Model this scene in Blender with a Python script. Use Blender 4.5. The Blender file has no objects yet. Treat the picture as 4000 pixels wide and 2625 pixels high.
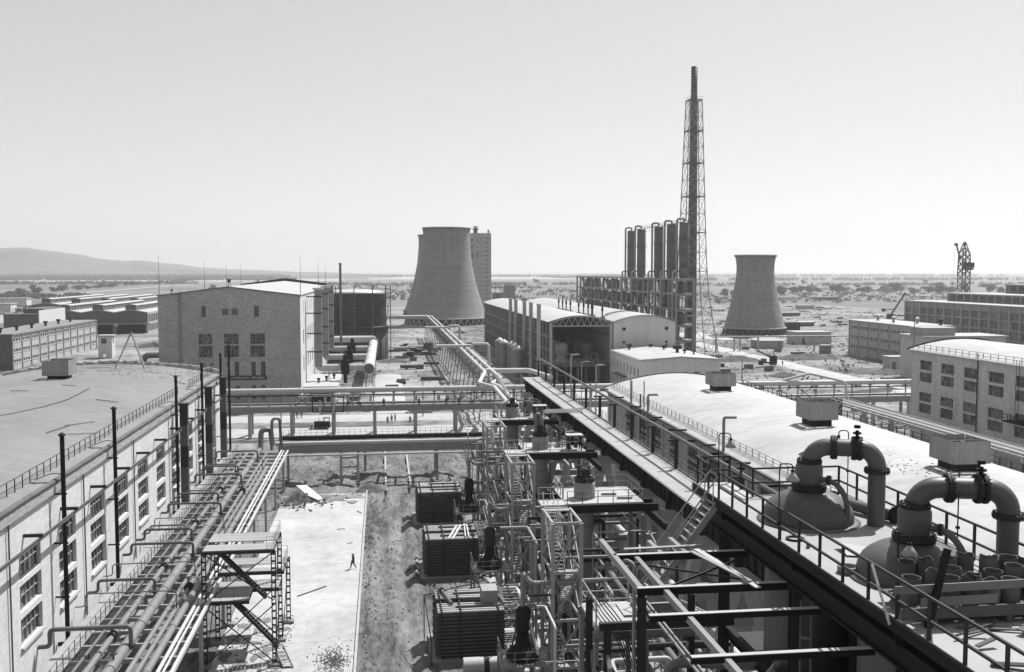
import bpy, math, random
from mathutils import Vector, Matrix, noise
random.seed(7)
SC = bpy.context.scene
COL = SC.collection
R = math.radians
# ------------------------------------------------------------------ camera
cd = bpy.data.cameras.new('camera'); cam = bpy.data.objects.new('camera', cd); COL.objects.link(cam)
cam.location = (0, 0, 34); cam.rotation_euler = (R(90 - 3.715), 0, R(-7.441))
cd.sensor_width = 36; cd.lens = 35.0; cd.clip_start = 0.5; cd.clip_end = 60000
SC.camera = cam
# ------------------------------------------------------------------ sky and sun
SUN_EL, SUN_AZ = R(56), R(43)          # azimuth measured from +X towards +Y
w = bpy.data.worlds.new('World'); SC.world = w; w.use_nodes = True
nt = w.node_tree; bg = nt.nodes['Background']
sky = nt.nodes.new('ShaderNodeTexSky'); sky.sky_type = 'NISHITA'; sky.sun_disc = False
sky.sun_elevation = SUN_EL; sky.sun_rotation = math.pi / 2 - SUN_AZ
sky.air_density = 1.0; sky.dust_density = 1.0; sky.ozone_density = 1.0; sky.altitude = 100
sep = nt.nodes.new('ShaderNodeSeparateColor')          # panchromatic film behind a yellow filter: mostly red and green
nt.links.new(sky.outputs[0], sep.inputs[0])
mx = nt.nodes.new('ShaderNodeMath'); mx.operation = 'ADD'
nt.links.new(sep.outputs[0], mx.inputs[0]); nt.links.new(sep.outputs[1], mx.inputs[1])
gm = nt.nodes.new('ShaderNodeMath'); gm.operation = 'POWER'; gm.inputs[1].default_value = 0.5
nt.links.new(mx.outputs[0], gm.inputs[0])
ga = nt.nodes.new('ShaderNodeMath'); ga.operation = 'MULTIPLY'; ga.inputs[1].default_value = 1.10; nt.links.new(gm.outputs[0], ga.inputs[0]); nt.links.new(ga.outputs[0], bg.inputs[0]); bg.inputs[1].default_value = 0.15
sl = bpy.data.lights.new('sun', 'SUN'); sl.energy = 5.0; sl.angle = R(0.53); sl.color = (1, 1, 1)
so = bpy.data.objects.new('sun', sl); COL.objects.link(so)
sv = Vector((math.cos(SUN_EL) * math.cos(SUN_AZ), math.cos(SUN_EL) * math.sin(SUN_AZ), math.sin(SUN_EL)))
so.rotation_euler = (-sv).to_track_quat('-Z', 'Y').to_euler(); so.location = (200, 200, 400)
vs = SC.view_settings; vs.view_transform = 'Standard'; vs.look = 'None'; vs.exposure = 0.55; vs.gamma = 1.0; vs.use_curve_mapping = False
SC.cycles.use_denoising = True; SC.cycles.max_bounces = 5; SC.cycles.diffuse_bounces = 2; SC.cycles.glossy_bounces = 2
SC.cycles.volume_bounces = 0
# ------------------------------------------------------------------ materials (all procedural, monochrome)
MATS = {}
def _n(t, ty, **k):
    n = t.nodes.new(ty)
    for a, b in k.items(): setattr(n, a, b)
    return n
ALB = .55            # film contrast: overall tone of the surfaces
def M(name, v, rough=.8, var=.18, sc=1.0, bump=0.0, metal=0.0, streak=0.0, kind=None, spec=.4, v2=None, stretch=None, cont=1.0):
    if name in MATS: return MATS[name]
    v *= ALB; v2 = v2 * ALB if v2 else None
    m = bpy.data.materials.new(name); m.use_nodes = True; t = m.node_tree; L = t.links.new
    b = t.nodes['Principled BSDF']; b.inputs['Roughness'].default_value = rough; b.inputs['Metallic'].default_value = metal
    b.inputs['Specular IOR Level'].default_value = spec
    g = _n(t, 'ShaderNodeNewGeometry'); pos = g.outputs['Position']
    mp = _n(t, 'ShaderNodeMapping'); L(pos, mp.inputs[0])
    if stretch: mp.inputs['Scale'].default_value = stretch
    n1 = _n(t, 'ShaderNodeTexNoise'); n1.inputs['Scale'].default_value = sc; n1.inputs['Detail'].default_value = 8; n1.inputs['Roughness'].default_value = .65
    L(mp.outputs[0], n1.inputs['Vector'])
    n2 = _n(t, 'ShaderNodeTexNoise'); n2.inputs['Scale'].default_value = sc * .13; n2.inputs['Detail'].default_value = 3
    L(mp.outputs[0], n2.inputs['Vector'])
    ad = _n(t, 'ShaderNodeMath', operation='ADD'); L(n1.outputs[0], ad.inputs[0]); L(n2.outputs[0], ad.inputs[1])
    mr = _n(t, 'ShaderNodeMapRange'); mr.inputs[1].default_value = 1 - .38 / cont; mr.inputs[2].default_value = 1 + .38 / cont
    lo, hi = (v * (1 - var), v * (1 + var)) if v2 is None else (v, v2)
    mr.inputs[3].default_value = lo; mr.inputs[4].default_value = hi
    L(ad.outputs[0], mr.inputs[0]); out = mr.outputs[0]; hgt = n1.outputs[0]
    def mul(a, bb):
        k = _n(t, 'ShaderNodeMath', operation='MULTIPLY'); L(a, k.inputs[0]); L(bb, k.inputs[1]); return k.outputs[0]
    if streak:
        ms = _n(t, 'ShaderNodeMapping'); ms.inputs['Scale'].default_value = (.9, .9, .035); L(pos, ms.inputs[0])
        ns = _n(t, 'ShaderNodeTexNoise'); ns.inputs['Scale'].default_value = 1.0; ns.inputs['Detail'].default_value = 5; L(ms.outputs[0], ns.inputs['Vector'])
        mrs = _n(t, 'ShaderNodeMapRange'); mrs.inputs[1].default_value = .35; mrs.inputs[2].default_value = .65; mrs.inputs[3].default_value = 1 - streak; mrs.inputs[4].default_value = 1.0
        L(ns.outputs[0], mrs.inputs[0]); out = mul(out, mrs.outputs[0])
    if kind and kind.startswith('brick'):
        s = _n(t, 'ShaderNodeSeparateXYZ'); L(pos, s.inputs[0])
        a2 = _n(t, 'ShaderNodeMath', operation='ADD'); L(s.outputs[0], a2.inputs[0]); L(s.outputs[1], a2.inputs[1])
        c = _n(t, 'ShaderNodeCombineXYZ'); L(a2.outputs[0], c.inputs[0]); L(s.outputs[2], c.inputs[1])
        br = _n(t, 'ShaderNodeTexBrick'); br.inputs['Scale'].default_value = 1.0; br.inputs['Brick Width'].default_value = .52; br.inputs['Row Height'].default_value = .17
        br.inputs['Mortar Size'].default_value = .016; lw = kind == 'brickw'; br.inputs['Color1'].default_value = ((.88,) * 3 if lw else (.78,) * 3) + (1,); br.inputs['Color2'].default_value = ((1.08,) * 3 if lw else (1.22,) * 3) + (1,)
        br.inputs['Mortar'].default_value = (.74, .74, .74, 1) if kind == 'brick' else (1.05, 1.05, 1.05, 1)
        L(c.outputs[0], br.inputs['Vector']); out = mul(out, br.outputs[0]); hgt = br.outputs['Fac']
    if kind == 'rings':        # shutter lifts of slip-formed concrete
        s = _n(t, 'ShaderNodeSeparateXYZ'); L(pos, s.inputs[0])
        c = _n(t, 'ShaderNodeCombineXYZ'); L(s.outputs[2], c.inputs[2])
        mw = _n(t, 'ShaderNodeMapping'); mw.inputs['Scale'].default_value = (.02, .02, 1.0); L(pos, mw.inputs[0])
        nw = _n(t, 'ShaderNodeTexNoise'); nw.inputs['Scale'].default_value = 1.1; nw.inputs['Detail'].default_value = 4; nw.inputs['Roughness'].default_value = .8; L(mw.outputs[0], nw.inputs['Vector'])
        mrw = _n(t, 'ShaderNodeMapRange'); mrw.inputs[1].default_value = .35; mrw.inputs[2].default_value = .65; mrw.inputs[3].default_value = .76; mrw.inputs[4].default_value = 1.14
        L(nw.outputs[0], mrw.inputs[0]); out = mul(out, mrw.outputs[0])
    if kind == 'felt':         # roofing felt laid in strips
        ml = _n(t, 'ShaderNodeMapping'); ml.inputs['Scale'].default_value = (.3, .8, .0); L(pos, ml.inputs[0])
        nl = _n(t, 'ShaderNodeTexNoise'); nl.inputs['Scale'].default_value = .9; nl.inputs['Detail'].default_value = 5; L(ml.outputs[0], nl.inputs['Vector'])
        mrl = _n(t, 'ShaderNodeMapRange'); mrl.inputs[1].default_value = .3; mrl.inputs[2].default_value = .7; mrl.inputs[3].default_value = .88; mrl.inputs[4].default_value = 1.06
        L(nl.outputs[0], mrl.inputs[0]); out = mul(out, mrl.outputs[0])
    L(out, b.inputs['Base Color'])
    if bump:
        bp = _n(t, 'ShaderNodeBump'); bp.inputs['Strength'].default_value = bump; bp.inputs['Distance'].default_value = (.2 if bump >= .7 else .05) if not kind else .02
        L(hgt, bp.inputs['Height']); L(bp.outputs[0], b.inputs['Normal'])
    MATS[name] = m; return m
def glass(name, v, rough):
    m = M(name, v, rough=rough, var=.5, sc=.8, spec=.6); return m
m_brick = M('red_brick', .56, var=.2, sc=.5, bump=.4, kind='brick')  # one even brick tone for fronts, gables and cornice
m_brickW = M('pale_silicate_brick', .80, var=.12, sc=.4, bump=.35, kind='brick', streak=.12)
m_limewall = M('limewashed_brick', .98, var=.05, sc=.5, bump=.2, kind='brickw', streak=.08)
m_conc = M('concrete', .42, var=.14, sc=.8, bump=.1, streak=.12)
m_concL = M('pale_concrete', .60, var=.10, sc=.6, bump=.08)
m_tower = M('slipform_concrete', .42, var=.16, sc=.12, kind='rings', streak=.22)
m_roofL = M('grey_roofing_felt', .31, var=.17, sc=.5, bump=.12, kind='felt')
m_roofW = M('pale_roofing_felt', .64, var=.2, sc=.7, bump=.15, kind='felt')
m_white = M('white_paint', .78, rough=.5, var=.06, sc=2)
m_white2 = M('weathered_white_paint', .66, rough=.6, var=.12, sc=2.5, streak=.1)
m_steel = M('grey_painted_steel', .34, rough=.5, var=.15, sc=3)
m_steelL = M('light_grey_steel', .50, rough=.5, var=.14, sc=3)
m_dark = M('dark_painted_steel', .05, rough=.65, var=.3, sc=3, spec=.2)
m_black = M('black_tar_paint', .02, rough=.7, var=.3, sc=3, spec=.15)
m_mid = M('mid_grey_steel', .17, rough=.5, var=.22, sc=3)
m_pipe = M('pipe_grey_paint', .33, rough=.45, var=.13, sc=2.5, streak=.1)
m_pipeW = M('white_pipe_lagging', .76, rough=.6, var=.08, sc=2)
m_pipeM = M('mid_grey_pipe', .22, rough=.45, var=.2, sc=2.5)
m_alu = M('aluminium_sheet', .6, rough=.38, var=.1, sc=1.5, metal=.6, streak=.12)
m_corr = M('corrugated_asbestos', .62, rough=.85, var=.14, sc=1.5, streak=.2)
m_wood = M('sawn_timber', .46, rough=.85, var=.25, sc=4, stretch=(1, .3, 1))
m_woodD = M('weathered_timber', .16, rough=.9, var=.35, sc=4)
m_rubble = M('broken_earth', .12, rough=.95, var=.5, sc=2, bump=.6)
m_slab = M('yard_concrete', .64, var=.22, sc=.7, bump=.08, cont=1.3)
m_tank = M('grey_vessel_paint', .15, rough=.48, var=.24, sc=2.2, streak=.35, bump=.05)
m_duct = M('insulated_duct', .42, rough=.6, var=.12, sc=1.0, streak=.12)
m_gas = M('gasholder_plates', .065, rough=.6, var=.3, sc=.4, streak=.45)
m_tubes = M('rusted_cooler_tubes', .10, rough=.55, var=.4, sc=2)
m_tubesL = M('painted_sunlit_tubes', .85, rough=.5, var=.3, sc=2)  # top row of the same tubes, coloured pale to paint in the sun
m_deck = M('walkway_deck_concrete', .47, var=.16, sc=.9, bump=.12)
m_g1 = glass('window_glass_dark', .035, .12); m_g2 = glass('window_glass_grey', .12, .2); m_g3 = glass('window_glass_painted_reflection', .22, .45)  # third, lightest pane tone has reflected light put into its colour
m_int = M('dark_interior', .03, var=.4)
m_skin = M('skin', .34, var=.05); m_cloth = M('dark_work_clothes', .07, var=.2); m_shirt = M('pale_shirt', .55, var=.1)
m_leaf = M('dry_foliage', .10, var=.5, sc=.6, rough=.9); m_bark = M('bark', .1)
m_soil = M('bare_soil', .12, v2=.46, rough=.95, sc=.8, bump=1.0)
m_dust = M('dusty_site_ground', .09, v2=.50, rough=.95, sc=.2, bump=.9, cont=1.8)
m_track = M('rutted_earth', .07, v2=.38, rough=.95, sc=2.0, bump=1.0, stretch=(1, .24, 1), cont=1.45)
m_plain = M('dry_plain', .14, v2=.32, rough=.95, sc=.012, cont=1.5)
m_stubble = M('stubble_field', .52, var=.08, sc=.01); m_green = M('green_field', .17, var=.12, sc=.01); m_scrub = M('scrub_belt', .11, var=.25, sc=.02)
m_road = M('dusty_road', .60, var=.2, sc=.4)
m_hill = M('scrubby_hill', .05, v2=.20, sc=.012, cont=1.6)
m_lens = M('lamp_glass', .7, rough=.15, var=.02)
m_weed = M('weeds', .10, var=.5, sc=1.2)
# ------------------------------------------------------------------ mesh builder
class MB:
    def __init__(s): s.v = []; s.f = []; s.sm = []; s.mi = []; s.cur = 0
    def add(s, vs, fs, smooth=False):
        o = len(s.v); s.v += [tuple(p) for p in vs]
        for f in fs: s.f.append(tuple(i + o for i in f)); s.sm.append(smooth); s.mi.append(s.cur)
    def quad(s, a, b, c, d): s.add([a, b, c, d], [(0, 1, 2, 3)]); return s
    def box(s, x0, x1, y0, y1, z0, z1):
        s.add([(x0, y0, z0), (x1, y0, z0), (x1, y1, z0), (x0, y1, z0), (x0, y0, z1), (x1, y0, z1), (x1, y1, z1), (x0, y1, z1)],
              [(0, 3, 2, 1), (4, 5, 6, 7), (0, 1, 5, 4), (1, 2, 6, 5), (2, 3, 7, 6), (3, 0, 4, 7)]); return s
    def beam(s, p, q, w, h, up=(0, 0, 1)):
        p = Vector(p); q = Vector(q); d = (q - p).normalized(); up = Vector(up)
        if abs(d.dot(up)) > .98: up = Vector((0, 1, 0))
        a = d.cross(up).normalized() * (w / 2); b = a.cross(d).normalized() * (h / 2)
        vs = [p - a - b, p + a - b, p + a + b, p - a + b, q - a - b, q + a - b, q + a + b, q - a + b]
        s.add(vs, [(0, 1, 2, 3), (7, 6, 5, 4), (0, 4, 5, 1), (1, 5, 6, 2), (2, 6, 7, 3), (3, 7, 4, 0)]); return s
    def ibeam(s, p, q, w, h, t=None, up=(0, 0, 1)):
        p = Vector(p); q = Vector(q); t = t or h * .09; d = (q - p).normalized(); u = Vector(up)
        if abs(d.dot(u)) > .98: u = Vector((0, 1, 0))
        a = d.cross(u).normalized(); b = a.cross(d).normalized()
        o = b * (h / 2 - t / 2)
        s.beam(p + o, q + o, w, t, up); s.beam(p - o, q - o, w, t, up); s.beam(p, q, t, h - 2 * t, up); return s
    def cyl(s, p, q, r, n=10, r2=None, caps=True):
        p = Vector(p); q = Vector(q); r2 = r if r2 is None else r2; d = (q - p).normalized()
        u = Vector((0, 0, 1)) if abs(d.z) < .95 else Vector((1, 0, 0))
        a = d.cross(u).normalized(); b = a.cross(d)
        ring = [(a * math.cos(2 * math.pi * i / n) + b * math.sin(2 * math.pi * i / n)) for i in range(n)]
        vs = [p + e * r for e in ring] + [q + e * r2 for e in ring]
        s.add(vs, [(i, i + n, (i + 1) % n + n, (i + 1) % n) for i in range(n)], True)
        if caps: s.add([p + e * r for e in ring] + [q + e * r2 for e in ring], [tuple(range(n)), tuple(range(2 * n - 1, n - 1, -1))])
        return s
    def tube(s, pts, r, n=8, caps=True):
        P = [Vector(p) for p in pts]; rings = []; prev = None
        for i, p in enumerate(P):
            if i == 0: d = P[1] - P[0]
            elif i == len(P) - 1: d = P[-1] - P[-2]
            else: d = (P[i] - P[i - 1]).normalized() + (P[i + 1] - P[i]).normalized()
            d.normalize()
            if prev is None:
                u = Vector((0, 0, 1)) if abs(d.z) < .9 else Vector((1, 0, 0)); a = d.cross(u).normalized()
            else:
                a = prev - d * prev.dot(d)
                a = a.normalized() if a.length > 1e-6 else d.orthogonal().normalized()
            prev = a; b = d.cross(a)
            k = 1.0
            if 0 < i < len(P) - 1:
                c = max(.5, (P[i] - P[i - 1]).normalized().dot(d)); k = 1 / c
            rings.append([p + (a * math.cos(2 * math.pi * j / n) + b * math.sin(2 * math.pi * j / n)) * r * (k if False else 1) for j in range(n)])
        vs = [v for rg in rings for v in rg]; fs = []
        for i in range(len(P) - 1):
            for j in range(n): fs.append((i * n + j, i * n + (j + 1) % n, (i + 1) * n + (j + 1) % n, (i + 1) * n + j))
        s.add(vs, fs, True)
        if caps: s.add(rings[0] + rings[-1], [tuple(range(n - 1, -1, -1)), tuple(range(n, 2 * n))])
        return s
    def lathe(s, c, prof, n=24, a0=0, a1=2 * math.pi):
        c = Vector(c); full = abs(a1 - a0 - 2 * math.pi) < 1e-6; m = n if full else n + 1; vs = []
        for r, z in prof:
            for i in range(m):
                a = a0 + (a1 - a0) * i / n; vs.append((c.x + r * math.cos(a), c.y + r * math.sin(a), c.z + z))
        fs = []
        for k in range(len(prof) - 1):
            for i in range(n): fs.append((k * m + i, k * m + (i + 1) % m, (k + 1) * m + (i + 1) % m, (k + 1) * m + i))
        s.add(vs, fs, True); return s
    def flange(s, p, d, r, t=.09, bolts=12, n=20):
        p = Vector(p); d = Vector(d).normalized(); s.cyl(p - d * t, p - d * .008, r, n); s.cyl(p + d * .008, p + d * t, r, n)
        u = d.orthogonal().normalized(); w_ = d.cross(u)
        for i in range(bolts):
            e = (u * math.cos(2 * math.pi * i / bolts) + w_ * math.sin(2 * math.pi * i / bolts)) * (r * .88)
            s.cyl(p + e - d * (t + .05), p + e + d * (t + .05), r * .065, 6)
        return s
    def mesh(s, name, mats, off=(0, 0, 0)):
        o = Vector(off); me = bpy.data.meshes.new(name)
        me.from_pydata([(x - o.x, y - o.y, z - o.z) for x, y, z in s.v], [], s.f)
        me.polygons.foreach_set('use_smooth', s.sm)
        for m in (mats if isinstance(mats, (list, tuple)) else [mats]): me.materials.append(m)
        if any(s.mi): me.polygons.foreach_set('material_index', s.mi)
        me.update(); return me
def fillet(pts, r, seg=5):
    P = [Vector(p) for p in pts]; out = [P[0]]
    for i in range(1, len(P) - 1):
        a = P[i - 1] - P[i]; b = P[i + 1] - P[i]; la, lb = a.length, b.length; a.normalize(); b.normalize()
        t = min(r, la * .49, lb * .49); s0 = P[i] + a * t; s1 = P[i] + b * t
        for k in range(seg + 1):
            u = k / seg; out.append((1 - u) ** 2 * s0 + 2 * u * (1 - u) * P[i] + u * u * s1)
    out.append(P[-1]); return out
def pipe(pts, r, bend=None, n=10, seg=5): return MB().tube(fillet(pts, bend or r * 2.5, seg), r, n)
# ------------------------------------------------------------------ scene objects
def thing(name, label, cat, loc=(0, 0, 0), group=None):
    o = bpy.data.objects.new(name, None); o.empty_display_size = .3; COL.objects.link(o); o.location = loc
    o['label'] = label; o['category'] = cat
    if group: o['group'] = group
    return o
def wloc(o):
    v = Vector((0, 0, 0))
    while o: v += o.location; o = o.parent
    return v
def part(root, name, mb, mat, label=None, kind=None):
    o = bpy.data.objects.new(name, mb.mesh(name, mat, wloc(root))); COL.objects.link(o); o.parent = root
    if label: o['label'] = label
    if kind: o['kind'] = kind
    return o
def inst(root, name, me, loc):            # a part that shares its mesh (mesh origin = part position, given in world)
    o = bpy.data.objects.new(name, me); COL.objects.link(o); o.parent = root; o.location = Vector(loc) - wloc(root); return o
def solo(name, label, cat, mb, mat, group=None, kind=None):
    xs = [p[0] for p in mb.v]; ys = [p[1] for p in mb.v]; zs = [p[2] for p in mb.v]
    c = ((min(xs) + max(xs)) / 2, (min(ys) + max(ys)) / 2, min(zs))
    o = bpy.data.objects.new(name, mb.mesh(name, mat, c)); COL.objects.link(o); o.location = c
    if kind == 'structure': o['kind'] = kind; return o
    o['label'] = label; o['category'] = cat
    if group: o['group'] = group
    if kind: o['kind'] = kind
    return o
def struct(name, mb, mat): return solo(name, None, None, mb, mat, kind='structure')
def dup(root, loc, rotz=None, label=None, group=None, scale=None):
    r = root.copy(); COL.objects.link(r); r.location = loc
    if rotz is not None: r.rotation_euler = (0, 0, rotz)
    if scale: r.scale = scale
    if label: r['label'] = label
    if group: r['group'] = group
    for ch in list(root.children):
        c = ch.copy(); COL.objects.link(c); c.parent = r
        for g in list(ch.children):
            d = g.copy(); COL.objects.link(d); d.parent = c
    return r
ORD = ['first', 'second', 'third', 'fourth', 'fifth', 'sixth', 'seventh', 'eighth', 'ninth', 'tenth', 'eleventh', 'twelfth', 'thirteenth', 'fourteenth', 'fifteenth',
       'sixteenth', 'seventeenth', 'eighteenth', 'nineteenth', 'twentieth', 'twenty-first', 'twenty-second', 'twenty-third', 'twenty-fourth', 'twenty-fifth', 'twenty-sixth',
       'twenty-seventh', 'twenty-eighth', 'twenty-ninth', 'thirtieth']
ORD += ['thirty-' + w_ for w_ in ORD[:9]] + ['fortieth'] + ['forty-' + w_ for w_ in ORD[:9]] + ['fiftieth']
UX, UY = Vector((1, 0, 0)), Vector((0, 1, 0))
def wall(mb, o, u, n, W, Hh, ops, d=.25):
    """outer wall face with real openings: o lower corner, u along, n outward; ops = (u0,u1,z0,z1); reveals d deep"""
    o = Vector(o); u = Vector(u); n = Vector(n); z = Vector((0, 0, 1))
    us = sorted({0, W, *[a for q in ops for a in q[:2]]}); zs = sorted({0, Hh, *[a for q in ops for a in q[2:]]})
    P = lambda a, b, c=0: o + u * a + z * b - n * c
    flip = u.cross(z).dot(n) < 0
    def q4(a, b, c, e): mb.quad(*((e, c, b, a) if flip else (a, b, c, e)))
    for i in range(len(us) - 1):
        j = 0
        while j < len(zs) - 1:
            a0, a1 = us[i], us[i + 1]; am = (a0 + a1) / 2
            free = lambda jj: not any(q[0] < am < q[1] and q[2] < (zs[jj] + zs[jj + 1]) / 2 < q[3] for q in ops)
            if not free(j): j += 1; continue
            k = j
            while k + 1 < len(zs) - 1 and free(k + 1): k += 1
            q4(P(a0, zs[j]), P(a1, zs[j]), P(a1, zs[k + 1]), P(a0, zs[k + 1])); j = k + 1
    for a0, a1, b0, b1 in ops:
        q4(P(a0, b0, d), P(a1, b0, d), P(a1, b0), P(a0, b0)); q4(P(a0, b1), P(a1, b1), P(a1, b1, d), P(a0, b1, d))
        q4(P(a0, b0), P(a0, b1), P(a0, b1, d), P(a0, b0, d)); q4(P(a1, b0, d), P(a1, b1, d), P(a1, b1), P(a1, b0))
PANES = {}
def window(root, o, u, n, w, h, cols, rows, d=.18, fm=None, bar=.06, single=False, sill=False, gl=None):
    """window part with frame bars; its panes are sub-parts sharing meshes"""
    o = Vector(o); u = Vector(u); n = Vector(n); z = Vector((0, 0, 1)); fm = fm or m_white2
    mb = MB(); b = o - n * (d * .8)
    def bar_(a0, a1, z0, z1):
        c0 = b + u * a0 + z * ((z0 + z1) / 2); c1 = b + u * a1 + z * ((z0 + z1) / 2); mb.beam(c0, c1, .07, z1 - z0)
    for i in range(cols + 1):
        a = bar / 2 + (w - bar) * i / cols; k = bar if i in (0, cols) else bar * .6; bar_(a - k / 2, a + k / 2, 0.002, h - .002)
    for j in range(rows + 1):
        zz = bar / 2 + (h - bar) * j / rows; k = bar if j in (0, rows) else bar * .6; bar_(.003, w - .003, zz - k / 2, zz + k / 2)
    if sill: mb.beam(o + u * (-.15) - z * .1 + n * .12, o + u * (w + .15) - z * .1 + n * .12, .3, .12)
    wp = part(root, 'window', mb, fm)
    nc, nr = (1, 1) if single else (cols, rows)
    pw, ph = (w - bar) / nc, (h - bar) / nr; ax = 0 if abs(u.x) > .5 else 1
    for i in range(nc):
        for j in range(nr):
            r_ = random.random(); g = gl or (m_g1 if r_ < .55 else m_g2 if r_ < .85 else m_g3)
            key = (round(pw, 3), round(ph, 3), ax, g.name)
            if key not in PANES:
                q = MB(); e = (pw / 2, .008, ph / 2) if ax == 0 else (.008, pw / 2, ph / 2); q.box(-e[0], e[0], -e[1], e[1], -e[2], e[2]); PANES[key] = q.mesh('pane', g)
            oo = inst(wp, 'pane', PANES[key], o - n * (d * .95) + u * (bar / 2 + pw * (i + .5)) + z * (bar / 2 + ph * (j + .5)))
            k = random.uniform(-.035, .035); oo.rotation_euler = (k, random.uniform(-.03, .03), k)
    return wp
POSTS = {}
def railing(root, pts, h=1.05, step=1.5, mat=None, mid=1, r=.022, square=False, name='railing'):
    """rails follow the floor points; each post is a sub-part sharing one mesh"""
    mat = mat or m_dark; mb = MB(); P = [Vector(p) for p in pts]
    for a, b in zip(P[:-1], P[1:]):
        for k in range(mid + 1):
            zz = Vector((0, 0, h * (k + 1) / (mid + 1))); mb.cyl(a + zz, b + zz, r, 6) if not square else mb.beam(a + zz, b + zz, r * 2, r * 2)
    ro = part(root, name, mb, mat); key = (round(h, 2), mat.name, r)
    if key not in POSTS: POSTS[key] = MB().box(-r * 1.1, r * 1.1, -r * 1.1, r * 1.1, 0, h - r).mesh('post', mat)
    last = None
    for a, b in zip(P[:-1], P[1:]):
        n = max(1, round((b - a).length / step))
        for i in range(n + 1):
            q = a + (b - a) * i / n
            if last is not None and (q - last).length < .2: continue
            inst(ro, 'post', POSTS[key], q); last = q
    return ro
def barrel(mb, x0, x1, ze, rise, y0, y1, n=18, t=.18):
    top = []; bot = []
    for i in range(n + 1):
        u = i / n; x = x0 + (x1 - x0) * u; zz = ze + rise * (1 - (2 * u - 1) ** 2); top.append((x, zz))
    ny = max(1, int((y1 - y0) / 8))
    vs = []; fs = []
    for j in range(ny + 1):
        y = y0 + (y1 - y0) * j / ny
        for x, zz in top:
            vs.append((x, y, zz + noise.noise(Vector((x * .25, y * .2, 3))) * .05))
    m = n + 1
    for j in range(ny):
        for i in range(n): fs.append((j * m + i, j * m + i + 1, (j + 1) * m + i + 1, (j + 1) * m + i))
    mb.add(vs, fs, True)
    for j, s_ in ((0, 1), (ny, -1)):
        for i in range(n):
            a = vs[j * m + i]; b = vs[j * m + i + 1]; c = (b[0], b[1], b[2] - t); e = (a[0], a[1], a[2] - t)
            mb.quad(*((a, e, c, b) if s_ > 0 else (a, b, c, e)))
    for i, s_ in ((0, 1), (n, -1)):
        for j in range(ny):
            a = vs[j * m + i]; b = vs[(j + 1) * m + i]; c = (b[0], b[1], b[2] - t); e = (a[0], a[1], a[2] - t)
            mb.quad(*((a, b, c, e) if s_ > 0 else (a, e, c, b)))
    return mb
# ================================================================== SETTING
def gridmesh(x0, x1, y0, y1, cell, hf):
    mb = MB(); nx = int((x1 - x0) / cell); ny = int((y1 - y0) / cell); vs = []; fs = []
    for j in range(ny + 1):
        for i in range(nx + 1):
            x = x0 + (x1 - x0) * i / nx; y = y0 + (y1 - y0) * j / ny; vs.append((x, y, hf(x, y)))
    for j in range(ny):
        for i in range(nx): a = j * (nx + 1) + i; fs.append((a, a + 1, a + nx + 2, a + nx + 1))
    mb.add(vs, fs, True); return mb
N = lambda x, y, s, k=0: noise.noise(Vector((x * s, y * s, k)))
def FB(x, y, s, k=0): return N(x, y, s, k) + .5 * N(x, y, s * 2.1, k + 5) + .25 * N(x, y, s * 4.3, k + 9)
struct('ground', MB().box(-30000, 30000, -500, 45000, -3, -.9), m_plain)
NX0, NX1, NY0, NY1 = -26, 36, 58, 206
def h_site(x, y):
    e = min(x + 175, 465 - x, y + 30, 1000 - y)
    if NX0 + 4 < x < NX1 - 4 and NY0 + 4 < y < NY1 - 4: return -.8
    h = .35 * FB(x, y, .035, 2) + .12 * N(x, y, .2, 4)
    if 100 < x < 260 and 230 < y < 480: h += .7 * max(0, FB(x, y, .06, 7))
    if e < 40: h = h * e / 40 - .8 * (1 - e / 40)
    return min(h, .9) - .28
struct('site_ground', gridmesh(-175, 465, -30, 1000, 4.0, h_site), m_dust)
def h_near(x, y):
    h = .10 * FB(x, y, .25, 1)
    if -2.4 < x < 4.6 and y < 154:                       # excavated strip beside the yard with tracks
        h = .26 * FB(x, y, .6, 3) + .10 * N(x, y, 1.9, 6) - .10 + .3 * math.cos((x - 1 + .5 * N(0, y, .06, 9)) * 2.6) * (.6 + .6 * N(x, y, .12, 8))
        h += .3 * max(0, 1 - abs(x + 1.6) / .9) * (.4 + .6 * N(0, y, .5, 12)) * .8
    if 150 < y < 200 and -16 < x < 16:
        k = min(1, (y - 150) / 6, (200 - y) / 8); h += k * (1.15 * max(-.3, FB(x, y, .16, 6)) + .32 * FB(x, y, .7, 2))
        if .6 < x < 4: h = h * .25
    if 6 < x < 16 and 142 < y < 160: h += 1.3 * max(0, 1 - math.hypot((x - 12) / 5, (y - 152) / 7))
    if -15.2 < x < -2.2 and y < 153.5: h = -.12
    d = math.hypot((x + 12) / 4.5, (y - 149.5) / 3.2)
    if d < 1: h += .9 * (1 - d) * (.7 + .8 * N(x, y, 1.1, 5)) + .1
    e = min(x - NX0, NX1 - x, NY1 - y, 4)
    if e < 3: h -= .35 * (1 - e / 3)
    return h
struct('dirt_ground', gridmesh(NX0, NX1, NY0, NY1, .4, h_near), m_track)
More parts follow.
